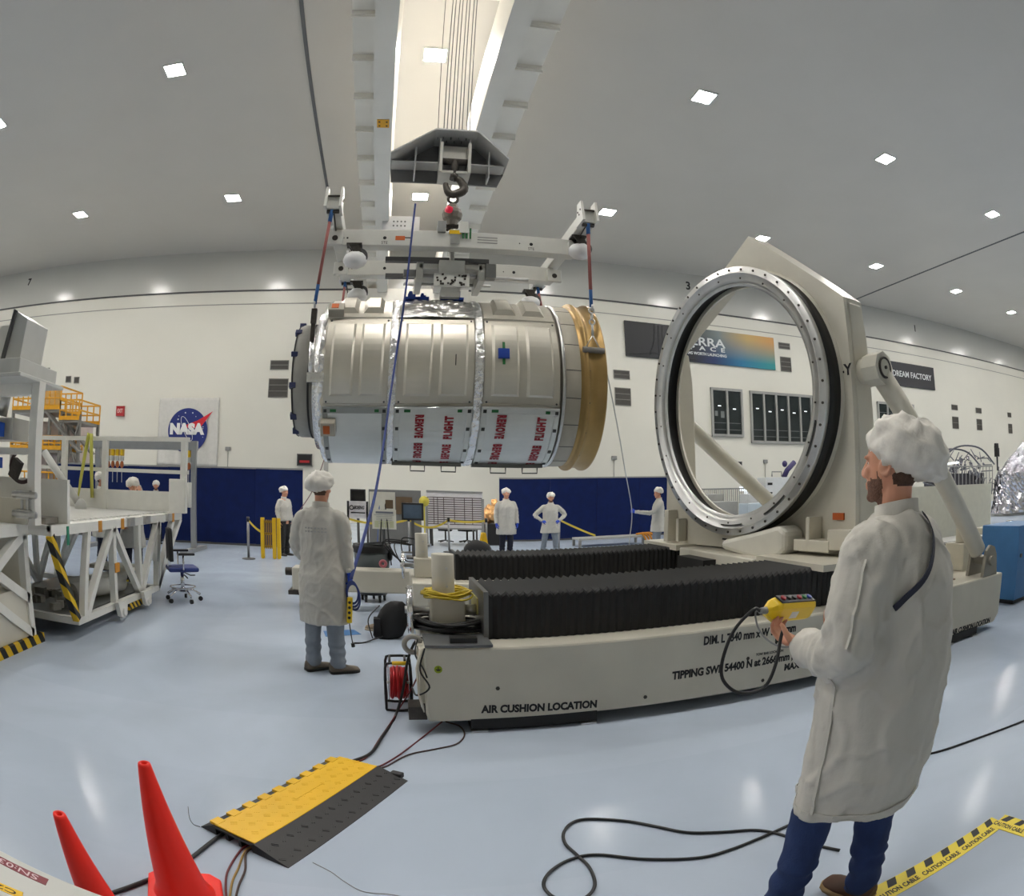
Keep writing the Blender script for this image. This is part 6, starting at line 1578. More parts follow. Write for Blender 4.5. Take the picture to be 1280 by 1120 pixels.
def person(label, loc, rz, s=1.0, arms=None, legs=None, head=(0, 0), coat=None, vox=.014, trousers=M_NAVY, shoe=M_SHOEBK, sole=M_SHOEBK, gloves=True, cap=None, beard=False, lean=0.0, hem=.62, hem_r=(.19, .27), waist_shift=0, detail=False, legs_on=True, coat_seed=0, wrinkle=1.0, glasses=False, sleeve=.84, clift=.012):
    t = thing('person', label, 'person', loc, rz); t.scale = (s, s, s)
    J = lambda x, y, z: V((x+lean*max(0, z-.9), y, z))
    arms = arms or {}; legs = legs or {}
    b = MB()
    body_prof = ((.84, .0, .115, .165), (.98, -.005, .12, .172), (1.1, .0, .112, .155), (1.25, .01, .12, .165), (1.38, .0, .122, .185), (1.45, -.01, .095, .165), (1.50, -.015, .07, .10), (1.54, -.01, .056, .058))
    b.loft([[J(xc+rx*math.cos(a), ry*math.sin(a), z) for a in [2*PI*i/20 for i in range(20)]] for z, xc, rx, ry in body_prof])
    R = Euler((0, head[1], head[0])).to_matrix(); hp = J(.005, 0, 1.55); N0 = V((0, 0, .125))
    H = lambda x, y, z: hp+R @ (V((x, y, z))+N0)
    HM = lambda v: R.transposed() @ (v-hp)-N0
    b.tube([J(-.01, 0, 1.47), J(-.005, 0, 1.54), H(-.012, 0, -.07), H(-.012, 0, -.02)], [.066, .058, .056, .056], 16)
    b.ball(H(-.014, 0, .032), (.1, .078, .094), 24, 16, rot=R)
    b.loft([[H(xc+rx*math.cos(a)*(1.0 if math.cos(a) > 0 else .9), ry*math.sin(a)*(1-.12*max(0, math.cos(a))), z) for a in [2*PI*i/24 for i in range(24)]] for z, xc, rx, ry in ((.07, .005, .086, .072), (.03, .014, .084, .073), (0, .016, .080, .070), (-.03, .02, .078, .067), (-.06, .026, .068, .060), (-.085, .034, .056, .048), (-.108, .044, .036, .032))])
    b.tube([H(.09, 0, .03), H(.100, 0, .005), H(.113, 0, -.022)], [.010, .011, .012], 10); b.ball(H(.112, 0, -.026), .013, 10, 8)
    for q in (-1, 1):
        b.ball(H(.103, q*.012, -.031), (.012, .009, .009), 8, 6); b.ball(H(.083, q*.034, .026), (.011, .026, .009), 10, 6); b.ball(H(.078, q*.04, -.02), (.016, .02, .02), 10, 6)
        e = Euler((0, .15, q*.25)).to_matrix(); b.ball(H(-.004, q*.078, -.004), (.018, .008, .031), 12, 8, rot=R @ e); b.torus(H(-.006, q*.084, -.001), .022, .0055, R @ V((.25*q, 1, .1)), 16, 6)
    b.ball(H(.093, 0, -.057), (.011, .022, .0065), 10, 6); b.ball(H(.091, 0, -.069), (.011, .019, .007), 10, 6); b.ball(H(.078, 0, -.098), (.018, .02, .016), 10, 8)
    dflt = {1: (V((-.02, .27, 1.16)), V((.06, .285, .90)), V((.08, 0, -1)), V((0, -1, 0)), {}), -1: (V((-.02, -.27, 1.16)), V((.06, -.285, .90)), V((.08, 0, -1)), V((0, 1, 0)), {})}
    gls = []; sl = []
    for side in (1, -1):
        el, wr, hd, pn, kw = arms.get(side, dflt[side])
        sh = J(-.01, side*.185, 1.435); el, wr = V(el), V(wr)
        b.tube([J(-.01, side*.12, 1.42), sh, (sh+el)/2+V((0, side*.004, 0)), el, (el+wr)/2, wr], [.055, .056, .046, .040, .036, .027], 14)
        hand_shapes(b, wr, hd, pn, kw.get('sgn', 1), **{k: v for k, v in kw.items() if k != 'sgn'})
        if gloves:
            gl = MB(); k2 = {k: v for k, v in kw.items() if k != 'sgn'}; k2['fat'] = 1.22
            hand_shapes(gl, wr, hd, pn, kw.get('sgn', 1), **k2); dd = V(hd).normalized(); gl.cyl(wr-dd*.05, wr+dd*.01, .034, .033, 14); gls.append(gl)
        sl.append((side, sh, el, wr))
    LG = {}
    for side in (1, -1):
        kn, an, fy = legs.get(side, (V((.03, side*.105, .50)), V((-.02, side*.11, .09)), side*.2)); kn, an = V(kn), V(an); LG[side] = (kn, an, fy)
        b.tube([J(0, side*.085, .93), (J(0, side*.085, .93)+kn)/2, kn, (kn+an)/2+V((-.02, 0, 0)), an], [.088, .075, .056, .052, .04], 14)
        c_, q_ = math.cos(fy), math.sin(fy); b.tube([an, an+V((.05*c_, .05*q_, -.045)), an+V((.12*c_, .12*q_, -.062))], [.036, .028, .018], 10)
    bv, bf = remeshed(b, .0055 if detail else vox*.62, 2)
    bo = MB().add(bv, bf, 0, True).build('body', M_SKIN, t, rec=False)
    def skin_patch(nm, m, pred, off):
        keep = []
        for f in bf:
            c = sum((bv[i] for i in f), V())/len(f)
            if pred(HM(c)): keep.append(f)
        if not keep: return
        ids = sorted({i for f in keep for i in f}); mp = {i: k for k, i in enumerate(ids)}
        nrm = {i: bo.data.vertices[i].normal for i in ids}
        edge = {}
        for f in keep:
            for a, c in zip(f, f[1:]+f[:1]): edge[(min(a, c), max(a, c))] = edge.get((min(a, c), max(a, c)), 0)+1
        rim = {i for e, k in edge.items() if k == 1 for i in e}
        vs = [bv[i]+nrm[i]*(off if i not in rim else -.001) for i in ids]
        MB().add(vs, [[mp[i] for i in f] for f in keep], 0, True).build(nm, m, t, rec=False)
    ear = lambda p: abs(p.y) > .066 and -.035 < p.x < .03
    skin_patch('hair', M_HAIR, lambda p: -.055 < p.z < .1 and (p.x < -.02 or (p.z > .045 and p.x < .05)) and not ear(p), .0025)
    if beard: skin_patch('beard', M_BEARD, lambda p: ((-.13 < p.z < -.035 and p.x > .012-.0*p.z) or (-.05 < p.z < .02 and .018 < p.x < .034 and abs(p.y) > .05)) and not ear(p) and not (p.x > .085 and -.076 < p.z < -.05) and not (p.z > -.044 and abs(p.y) < .05), .0015)
    for q in (-1, 1):
        e = MB().ball(H(.0715, q*.032, .009), .0125, 14, 10).build('eye', M_EYE, t); MB().ball(H(.0797, q*.032, .009), .0062, 10, 8).build('iris', M_IRIS, e)
    if glasses:
        g = MB()
        for q in (-1, 1): g.torus(H(.108, q*.034, .006), .024, .0025, R @ V((1, 0, 0)), 18, 5); g.tube([H(.106, q*.058, .008), H(.0, q*.082, .012)], .0025, 5)
        g.tube([H(.11, -.01, .01), H(.11, .01, .01)], .0025, 5); g.build('glasses', M_BLKPL, t)
    for gl in gls:
        gv, gf = remeshed(gl, .008 if not detail else .005, 1)
        MB().add(gv, gf, 0, True).build('glove', M_GLOVE, t, rec=False)
    # trousers and shoes
    if legs_on:
        tr = MB()
        for side in (1, -1):
            kn, an, fy = LG[side]
            tr.tube([J(0, side*.085, .98), J(0, side*.085, .90), (J(0, side*.085, .93)+kn)/2, kn, (kn+an)/2+V((-.01, 0, 0)), an+V((0, 0, .03)), an+V((0, 0, -.04))], [.12, .115, .10, .083, .077, .073, .074], 18)
        tv, tf_ = remeshed(tr, .012 if detail else .016, 2, disp=lambda v, n: .007*noise.noise(V((v.x*9, v.y*9, v.z*5)))+.005*noise.noise(v*22)+(.006*math.sin(v.z*70+3*noise.noise(v*8)) if v.z < .3 else 0))
        MB().add(tv, tf_, 0, True).build('trousers', trousers, t, rec=False)
        for side in (1, -1):
            kn, an, fy = LG[side]; m1, m2 = MB(), MB(); shoe_mesh(m1, m2, (an.x, an.y, 0), fy)
            so = m1.build('shoe', shoe, t); m2.build('sole', sole, so)
    # coat
    cm_ = MB(); hx, hy = hem_r
    cp = coat or ((hem, .0, hx, hy), (hem+.12, -.002, hx*.98, hy*.98), (.9, -.005, .175, .235), (1.05, 0, .155, .212), (1.2, .005, .152, .212), (1.33, 0, .15, .215), (1.42, -.01, .128, .2), (1.48, -.018, .1, .145), (1.52, -.016, .076, .09))
    rings = []
    for z, xc, rx, ry in cp:
        u = max(0, min(1, (1.0-z)/.4))
        ring = []
        for a in [2*PI*i/40 for i in range(40)]:
            k = 1+u*.035*math.sin(5*a+coat_seed)+u*.02*math.sin(9*a+2*coat_seed)
            ring.append(J(xc+rx*k*math.cos(a), ry*k*math.sin(a), z))
        rings.append(ring)
    cm_.loft(rings)
    for side, sh, el, wr in sl:
        cm_.tube(bez([J(-.01, side*.09, 1.40), sh+V((0, -side*.005, -.015)), (sh+el)/2+V((0, side*.008, 0)), el, (el+wr)/2+V((0, 0, -.006)), wr+(el-wr).normalized()*.015], 4), [.085*sleeve]*2+[(.088-.001*i)*sleeve for i in range(7)]+[(.079-.0028*i)*sleeve for i in range(12)], 16)
    cs = V((coat_seed*3.1, coat_seed*1.7, 0))
    els = [e[2] for e in sl]
    def fold(v, n):
        d = .012*noise.noise(V((v.x*5, v.y*5, v.z*1.8))+cs)+.007*noise.noise(V((v.x*13, v.y*13, v.z*5))+cs)
        r = noise.noise(V((v.x*7+v.z*2, v.y*7-v.z*2, v.z*4))+cs*2); d += .008*(1-abs(r)*5) if abs(r) < .2 else 0; r2 = noise.noise(V((v.x*11-v.z*4, v.y*11+v.z*5, v.z*6))+cs*3); d += .005*(1-abs(r2)*5) if abs(r2) < .2 else 0
        for e in els:
            q = (v-e).length
            if q < .17: d += .010*(1-q/.17)*math.sin(q*95+9*noise.noise(v*7+cs))
        return d*wrinkle-.002
    cv, cf = remeshed(cm_, .0095 if detail else vox, 2, disp=fold)
    co = MB().add(cv, cf, 0, True).build('lab_coat', M_COAT, t, rec=False)
    cl = MB(); cl.loft([[J(-.014+r*1.0*math.cos(a), r*1.1*math.sin(a), z+.012*math.cos(a)*-1) for a in [2*PI*i/28 for i in range(28)]] for z, r in ((1.475+clift, .088), (1.51+clift, .076), (1.545+clift, .073), (1.546+clift, .068), (1.51+clift, .066), (1.48+clift, .064))], caps=False)
    cl.build('collar', M_COAT, co)
    cu = MB()
    for side, sh, el, wr in sl:
        dd = (wr-el).normalized(); cu.cyl(wr-dd*.035, wr+dd*.004, .043, .040, 18)
    cu.build('cuff', M_COAT, co)
    # bouffant cap
    cc, cr, cpz = cap or ((-.03, 0, .06), (.125, .108, .098), .22)
    cb_ = MB(); RC_ = R @ Euler((0, -cpz, 0)).to_matrix(); cb_.ball(H(*cc), cr, 40, 26, rot=RC_)
    vs = []
    for v in cb_.v:
        q = RC_.transposed() @ (v-H(*cc)); a = math.atan2(q.y, q.x); low = max(0, min(1, (.35-q.z/cr[2])))
        d = .012*noise.noise(q*12+cs)+.022*max(0, .3-abs(noise.noise(q*13+cs*2)))*2+.007*(.3-abs(noise.noise(q*30+cs)))+.008*(abs(noise.noise(V((a*2.2, q.z*6, coat_seed))))-.2)*2+low*.006*math.sin(a*22+4*noise.noise(q*10))
        if q.z < -cr[2]*.25: q = V((q.x*(1-.0), q.y, -cr[2]*.25+(q.z+cr[2]*.25)*.55))
        vs.append(H(*cc)+RC_ @ (q+q.normalized()*d))
    cb_.v = vs; cb_.build('bouffant_cap', M_CAP, t, rec=False)
    t['_'] = 0; del t['_']
    return t, H, co, (cv, cf)

def face_to(x, y): return math.atan2(y, x)
# --- man in the foreground with the crane pendant
FP = V((1.58, 1.52, 0)); FA = math.radians(18)
ff = V((-math.sin(FA), math.cos(FA), 0)); fl_ = V((-math.cos(FA), -math.sin(FA), 0)); FS = 1.08
def fw(x, y, z): return FP+ff*x*FS+fl_*y*FS+V((0, 0, z*FS))
fg, FH, fcoat, fmesh = person('person in a white coat and cap in the foreground holding a yellow crane pendant', FP, PI/2+FA, FS,
    arms={1: (V((-.0, .275, 1.155)), V((.245, .135, 1.10)), V((.85, .12, .32)), V((-.3, 0, .95)), dict(sgn=-1, curl=(.35, .7, .6), thumb=(.55, .55, .65), tcurl=.25)),
          -1: (V((.0, -.275, 1.155)), V((.235, -.175, 1.085)), V((.8, .3, .32)), V((-.3, 0, .95)), dict(sgn=1, curl=(.35, .7, .6), thumb=(.55, .6, .6)))},
    legs={1: (V((.10, .13, .5)), V((.11, .16, .09)), .95), -1: (V((-.03, -.115, .5)), V((-.1, -.12, .09)), -.15)},
    head=(.02, -.08), detail=True, gloves=False, beard=True, trousers=M_JEANS, shoe=M_SHOEBR, sole=M_SHOETN, hem=.575, hem_r=(.20, .262), coat_seed=2,
    coat=((.565, .0, .22, .27), (.70, -.008, .222, .275), (.9, -.018, .225, .275), (1.05, -.02, .22, .27), (1.2, -.02, .212, .262), (1.33, -.018, .195, .25), (1.43, -.014, .155, .235), (1.495, -.02, .112, .165), (1.535, -.018, .08, .098)),
    cap=((-.05, 0, .052), (.142, .118, .098), .32), wrinkle=1.15, sleeve=1.2, clift=.022)
from mathutils.bvhtree import BVHTree
bvh = BVHTree.FromPolygons(fmesh[0], fmesh[1])
def on_coat(p, d, off=.004):
    h = bvh.ray_cast(V(p), V(d).normalized()); return (h[0]+h[1]*off) if h[0] is not None else None
def strip(path, w_, th, name, m, parent, sm_=0):
    """flat band following the coat: path = list of (origin, dir) rays"""
    pts = [(p, d) for p, d in ((on_coat(o, d), d) for o, d in path) if p is not None]
    for _ in range(sm_):
        pts = [pts[0]]+[((pts[i-1][0]+pts[i][0]*2+pts[i+1][0])/4-V(pts[i][1]).normalized()*.0012, pts[i][1]) for i in range(1, len(pts)-1)]+[pts[-1]]
    vs = []
    for i, (p, d) in enumerate(pts):
        a = pts[max(0, i-1)][0]; b = pts[min(len(pts)-1, i+1)][0]; tt = (b-a).normalized(); nn = -V(d).normalized(); ss = tt.cross(nn).normalized()
        vs += [p-ss*w_/2, p+ss*w_/2, p+ss*w_/2+nn*th, p-ss*w_/2+nn*th]
    fs = []
    for i in range(len(pts)-1):
        for k in range(4): fs.append((4*i+k, 4*i+(k+1) % 4, 4*i+4+(k+1) % 4, 4*i+4+k))
    fs += [(0, 1, 2, 3), tuple(4*(len(pts)-1)+k for k in (3, 2, 1, 0))]
    return MB().add(vs, fs).build(name, m, parent)
# navy strap running from the neck down over the back to the left side
path = []
for i in range(25):
    u = i/24; y = -.03+.24*u**1.15; z = 1.53-.25*u
    path.append((V((-.6, y+.15*u*u, z)), V((1, -.15*u*u/.5, 0))))
strip(path, .022, .004, 'neck_strap', mat('strap_navy', srgb(22, 24, 46), .6), fg, 5)
# side seam and hem seam
path = [(V((.02+.0*i, .8, .60+.03*i)), V((0, -1, 0))) for i in range(17)]
strip(path, .012, .003, 'side_seam', M_COAT, fcoat)
path = [(V((.9*math.cos(a), .9*math.sin(a), .60)), V((-math.cos(a), -math.sin(a), 0))) for a in [2*PI*i/60 for i in range(61)]]
strip(path, .012, .0022, 'hem_seam', M_COAT, fcoat)
path = [(V((-.05, .8, 1.42-.018*i)), V((0, -1, 0))) for i in range(14)]
strip(path, .008, .0025, 'sleeve_seam', M_COAT, fcoat)
# the pendant
pc = fw(.375, .05, 1.205); pdir = (-fl_*1.0+V((0, 0, -.12))+ff*.05).normalized(); pup = (V((0, 0, 1))-ff*.55); pup = (pup-pdir*pup.dot(pdir)).normalized(); pn = pdir.cross(pup)
pt = thing('crane_pendant', 'yellow crane pendant with buttons held by the person in the foreground', 'remote control', pc)
PM = Matrix((pdir, pup, pn)).transposed()
def pp_(x, y, z): return pc+pdir*x+pup*y+pn*z
rings = []
for x, w_, h_ in ((-.17, .010, .012), (-.155, .02, .02), (-.135, .030, .034), (-.11, .034, .044), (.12, .034, .044), (.14, .03, .038)):
    ring = []
    for sx, sy in ((-1, -.6), (-.6, -1), (.6, -1), (1, -.6), (1, .6), (.6, 1), (-.6, 1), (-1, .6)): ring.append(pp_(x, sy*h_, sx*w_))
    rings.append(ring)
MB().loft(rings, smooth=False).build('pendant_body', mat('pendant_yellow', srgb(236, 200, 20), .4, var=.03), pt, world=True, bev=.004)
mb = MB(); mb.box(pp_(-.0, .046, 0), (.24, .006, .042), rot=PM); pl_ = mb.build('button_plate', M_BLKPL, pt, world=True)
for k, m in enumerate((M_RED, M_BLKPL, M_BLKPL, M_RED, M_GRN, M_BLUEPL)): MB().cyl(pp_(-.095+.038*k, .046, 0), pp_(-.095+.038*k, .056, 0), .011, n=14).build('button', m, pl_, world=True)
sd = 1 if (pn.dot(-FP) > 0) else -1
MB().box(pp_(-.01, -.004, sd*.0345), (.05, .028, .003), rot=PM).build('white_sticker', mat('sticker_white', srgb(220, 220, 215), .5), pt, world=True)
MB().cyl(pp_(-.20, 0, 0), pp_(-.165, 0, 0), .011, .014, 14).build('cable_gland', M_GREY, pt, world=True)
# pendant cable: thick loop hanging from the gland back up to the hand
e0 = pp_(-.20, 0, 0)
def pw(x, y, dist):
    d = ray(x, y); return V((0, 0, CAM_H))+d*dist
D0 = (e0-V((0, 0, CAM_H))).length
lp_ = [e0]+[pw(x, y, D0*k) for x, y, k in ((944, 764, 1.0), (920, 790, .99), (906, 825, .99), (905, 850, .99), (920, 866, .99), (940, 868, .99), (960, 857, .99), (972, 830, .99), (978, 800, 1.0), (982, 786, 1.0))]
ml = MB(); ml.tube(catmull(lp_, 6), .0065, 8); ml.build('pendant_cable', M_CBL, pt, world=True)
lp2 = [e0]+[pw(x, y, D0) for x, y in ((947, 768), (950, 786), (962, 802), (980, 810), (997, 808))]
ml = MB(); ml.tube(catmull(lp2, 6), .0035, 6); ml.build('strain_wire', M_GREY, pt, world=True)
MB().tube(catmull([pw(1014, 818, D0*1.02), pw(1015, 835, D0*1.02)], 4), .008, 6).build('cable_end', M_CBL, pt, world=True)

# --- man with the tag line seen from behind
LP = V((-.655, 5.85, 0)); la = math.radians(90-14); LS = 1.04
M_ = Matrix.LocRotScale(LP, Euler((0, 0, la)).to_quaternion(), (LS, LS, LS)); Mi = M_.inverted()
wl_ = lambda x, y, Y: Mi @ ony(x, y, Y)
lm, LH, lcoat, lmesh = person('person in a white coat seen from behind holding a blue tag line and yellow pendant', LP, la, LS,
    arms={-1: (wl_(430, 678, 5.8), wl_(436, 716, 5.78), V((.12, -.0, -1)), V((.1, 1, 0)), dict(sgn=1, curl=(.7, .9, .5))),
          1: (V((.02, .27, 1.17)), V((.2, .22, .98)), V((.8, -.2, -.5)), V((0, -1, 0)), dict(sgn=-1))},
    legs={1: (V((.02, .12, .5)), V((-.02, .13, .09)), -.75), -1: (V((.0, -.10, .5)), V((-.03, -.12, .09)), -.95)},
    head=(-.15, -.05), vox=.012, trousers=M_GTROU, shoe=mat('shoe_grey_brown', srgb(110, 100, 88), .7), sole=M_SHOEBK, hem=.47, hem_r=(.18, .232), sleeve=.95, coat_seed=5, cap=((-.03, 0, .055), (.13, .122, .1), .15), wrinkle=.8)
bvh = BVHTree.FromPolygons(lmesh[0], lmesh[1])
mb = MB()
for r in range(2):
    for k in range(7):
        p = on_coat(V((-.6, .105-.032*k, 1.335-.03*r)), V((1, 0, 0)), .001)
        if p is not None: mb.box(p, (.003, .022, .012+.004*(k % 2)))
mb.build('back_print', mat('faint_print', srgb(176, 176, 174), .8), lcoat)
g = ony(437, 728, 5.75)
t = thing('hoist_pendant', 'yellow pendant with black buttons hanging from the hand of the person with the tag line', 'remote control', (g.x, g.y, .6))
a, b = ony(436, 748, 5.72), ony(435, 780, 5.72)
MB().tube([a, b], .036, 10, flat=(1, .75)).build('pendant_body', mat('pendant_yellow', srgb(236, 200, 20), .4, var=.03), t, world=True, bev=.006)
mb = MB()
for k in range(4): c = a+(b-a)*(.18+.2*k); mb.cyl(c+V((0, -.026, 0)), c+V((0, -.04, 0)), .014, n=12)
mb.build('button', M_BLKPL, t, world=True)
MB().tube(catmull([b, ony(437, 795, 5.7), ony(439, 806, 5.7)], 6), .006, 6).build('pendant_lead', M_DKGREY, t, world=True)
MB().tube([ony(439, 806, 5.7), ony(440, 811, 5.7)], .018, 8).build('lead_plug', M_BLKPL, t, world=True)
mb = MB(); q = ony(439, 742, 5.72)
for k in range(3): mb.torus(q+V((.01*k, .005*k, -.02*k)), .105+.01*k, .013, (.25+.1*k, 1, .1), 28, 7)
mb.v = [V((q.x+(v.x-q.x)*.55, v.y, v.z)) for v in mb.v]
tag(mb.build('rope_coil', M_TAGB, None), 'coil of blue rope held in the gloved hand of the person with the tag line', 'rope')

# --- two men in front of the right blue screen
p1 = V((ony(633, 650, 17.5).x, 17.5, 0))
_, _, pco, pm_ = person('tall person in a white coat and blue gloves standing with arms hanging by the whiteboard', p1, -PI/2+.15, 1.035, head=(-.1, .05), vox=.017, trousers=M_NAVY, hem=.60, coat_seed=7)
def placket():
    global bvh
    bvh = BVHTree.FromPolygons(pm_[0], pm_[1])
    strip([(V((.8, 0, .66+.055*i)), V((-1, 0, 0))) for i in range(16)], .03, .004, 'placket', M_COAT, pco, 2)
placket()
p2 = V((ony(686, 650, 17.3).x, 17.3, 0))
_, _, pco, pm_ = person('person in a white coat with hands on hips before the blue screen', p2, -PI/2-.1, .965,
    arms={1: (V((-.04, .42, 1.19)), V((.09, .23, 1.02)), V((.3, -1, -.1)), V((-.6, 0, -.4)), dict(sgn=1)), -1: (V((-.04, -.42, 1.19)), V((.09, -.23, 1.02)), V((.3, 1, -.1)), V((-.6, 0, -.4)), dict(sgn=-1))},
    legs={1: (V((.03, .15, .5)), V((-.02, .19, .09)), .3), -1: (V((.03, -.15, .5)), V((-.02, -.19, .09)), -.3)}, vox=.017, trousers=M_GTROU, hem=.68, coat_seed=9, glasses=True, beard=True)
placket()
# --- person behind the yellow gate, looking right
p3 = V((ony(353, 650, 16.1).x, 16.1, 0))
person('person in a white coat standing behind the yellow folding gate looking right', p3, -.55, .97, head=(.15, 0), vox=.017, trousers=M_BLACK, hem=.9, coat_seed=11,
    coat=((.93, 0, .17, .23), (1.0, 0, .168, .225), (1.2, .005, .152, .212), (1.33, 0, .15, .215), (1.42, -.01, .122, .195), (1.475, -.018, .088, .13), (1.505, -.016, .070, .084)), gloves=False)
# --- man at the far side of the ring frame holding the thin line
p4 = V((ony(822, 650, 15.0).x, 15.0, 0))
h4 = ony(788, 638, 15.0); M4i = Matrix.LocRotScale(p4, Euler((0, 0, PI-.15)).to_quaternion(), (1, 1, 1)).inverted()
hl = M4i @ h4
person('person in a white coat beside the ring frame reaching out for a thin line', p4, PI-.15, 1.0, head=(.2, .1), vox=.017, trousers=M_GTROU, hem=.7, coat_seed=13,
    arms={1: (V((.26, .27, 1.2)), hl+V((-.09, 0, -.02)), V((1, 0, .2)), V((0, -1, 0)), dict(sgn=-1, curl=(.7, .9, .5)))})
tagline([ony(757, 470, 11.6), ony(768, 530, 12.6), ony(778, 585, 13.8), ony(788, 638, 14.93), ony(786, 672, 15.0), ony(785, 688, 15.1)], .012, mat('pale_rope', srgb(186, 186, 182), .8), 'thin pale line running from the gold ring down to the outstretched hand')
tagline([ony(410, 560, 11.2), ony(390, 612, 12.4), ony(372, 640, 14.2), ony(362, 660, 15.6)], .009, mat('rope_reddish', srgb(130, 92, 92), .8), 'thin reddish line from the module end down to the person at the yellow gate')
# --- three people beyond the platform railing
p5 = V((ony(127, 610, 11.6).x, 11.6, 0)); person('person in a white coat behind the yellow strap on the platform railing', p5, .1, 1.06, vox=.018, coat_seed=15, gloves=False)
p6 = V((ony(164, 615, 10.45).x, 10.45, 0))
h6 = Matrix.LocRotScale(p6, Euler((0, 0, -1.0)).to_quaternion(), (1.0, 1.0, 1.0)).inverted() @ V((ony(173, 625, 9.96).x, 9.96, PZ+.375))
person('bent person in a white cap with a hand on the platform toe board', p6, -1.0, 1.0, vox=.016, lean=.10, head=(.2, .25), coat_seed=17, gloves=False, cap=((-.04, 0, .05), (.145, .12, .105), .3),
    arms={1: (V((.2, .3, 1.2)), h6+V((-.06, 0, .03)), V((.7, 0, -.5)), V((0, 0, -1)), dict(sgn=-1)), -1: (V((.15, -.27, 1.15)), V((.25, -.2, 1.0)), V((1, 0, 0)), V((0, 0, -1)), dict(sgn=1))})
p7 = V((ony(193, 620, 17.6).x, 17.6, 0)); person('bearded person in a white cap in front of the blue screen beyond the railing', p7, -PI/2+.3, 1.0, vox=.018, coat_seed=19, gloves=False, beard=True,
    arms={1: (V((.05, .3, 1.15)), V((.2, .1, 1.38)), V((0, -.6, .8)), V((-1, 0, 0)), dict(sgn=1))})
# ------------------------------------------------------------------ foreground floor things
M_CONE = mat('cone_orange', srgb(242, 40, 24), .42, var=.05, vscale=3, spec=.4)
def cone(x, y, h, rz, label):
    p = onz(x, y, h); t = thing('traffic_cone', label, 'traffic cone', (p.x, p.y, 0), rz, 'orange traffic cones')
    q = .18
    o = MB(); o.lathe([(.150, .03), (.138, .05), (.120, .09), (.029, h-.012), (.026, h-.003), (.019, h), (.013, h-.004), (.013, h-.05)], (0, 0, 0), 'Z', 56); o.build('cone_body', M_CONE, t)
    MB().prism([(-q, -q+.05), (-q+.05, -q), (q-.05, -q), (q, -q+.05), (q, q-.05), (q-.05, q), (-q+.05, q), (-q, q-.05)], .032, (0, 0, 0)).build('cone_base', M_CONE, t, bev=.008)
    MB().cyl((0, 0, h-.06), (0, 0, h-.03), .0131, n=20).build('cone_hole', mat('cone_inside', srgb(90, 14, 10), .6), t)
cone(182, 951, .71, .25, 'tall orange traffic cone beside the black and yellow cable ramp')
cone(75, 1015, .71, .5, 'orange traffic cone half hidden behind the white cart top')

# cable ramp
A, B_, C_, D_ = onz(253, 1031), onz(338, 1098), onz(485, 993), onz(416, 950)
O = (A+D_)/2*0+A; ul = ((D_-A)+(C_-B_)).normalized(); Lr = ((D_-A).length+(C_-B_).length)/2; wl = V((ul.y, -ul.x, 0)); Wr = (B_-A).dot(wl)
rt = thing('cable_ramp', 'black rubber cable ramp with a yellow lid on the floor', 'cable ramp', A, 0)
def rp(u, w_, z): return A+ul*u+wl*w_+V((0, 0, z))
M_RUB = mat('ramp_rubber', srgb(34, 34, 36), .5, var=.1)
M_LID = mat('ramp_lid_yellow', srgb(236, 186, 22), .4, var=.05, vscale=4)
zt_ = .062; w1, w2 = Wr*.17, Wr*.66
mb = MB()
prof = [(0, 0.002), (w1, zt_-.008), (w1+.02, zt_-.008), (w2-.01, zt_-.008), (w2, zt_), (Wr, .004), (Wr, 0), (w2, 0), (w2-.02, 0), (w2-.02, zt_-.02), (w2-.09, zt_-.02), (w2-.09, 0), (w2-.11, 0), (w2-.11, zt_-.02), (w1+.11, zt_-.02), (w1+.11, 0), (w1+.09, 0), (w1+.09, zt_-.02), (w1+.02, zt_-.02), (w1+.02, 0), (0, 0)]
ra = [rp(0, w_, z) for w_, z in prof]; rb_ = [rp(Lr, w_, z) for w_, z in prof]
n_ = len(prof); mb.add(ra+rb_, [(i, (i+1) % n_, n_+(i+1) % n_, n_+i) for i in range(n_)]+[tuple(reversed(range(n_))), tuple(range(n_, 2*n_))])
base = mb.build('ramp_base', M_RUB, rt, world=True)
lid = MB().add([rp(u, w_, z) for z in (zt_-.006, zt_+.004) for u, w_ in ((.01, w1+.012), (Lr-.01, w1+.012), (Lr-.01, w2), (.01, w2))], [(0, 3, 2, 1), (4, 5, 6, 7), (0, 1, 5, 4), (1, 2, 6, 5), (2, 3, 7, 6), (3, 0, 4, 7)]).build('lid', M_LID, rt, world=True, bev=.003)
mb = MB(); mk = MB()
for k in range(9):
    u0 = Lr*(k+.12)/9; u1 = Lr*(k+.62)/9
    mb.add([rp(u, w_, z) for z in (zt_-.012, zt_+.006) for u, w_ in ((u0, w1-.028), (u1, w1-.028), (u1, w1+.03), (u0, w1+.03))], [(0, 3, 2, 1), (4, 5, 6, 7), (0, 1, 5, 4), (1, 2, 6, 5), (2, 3, 7, 6), (3, 0, 4, 7)])
mb.build('lid_hinge', M_LID, lid, world=True)
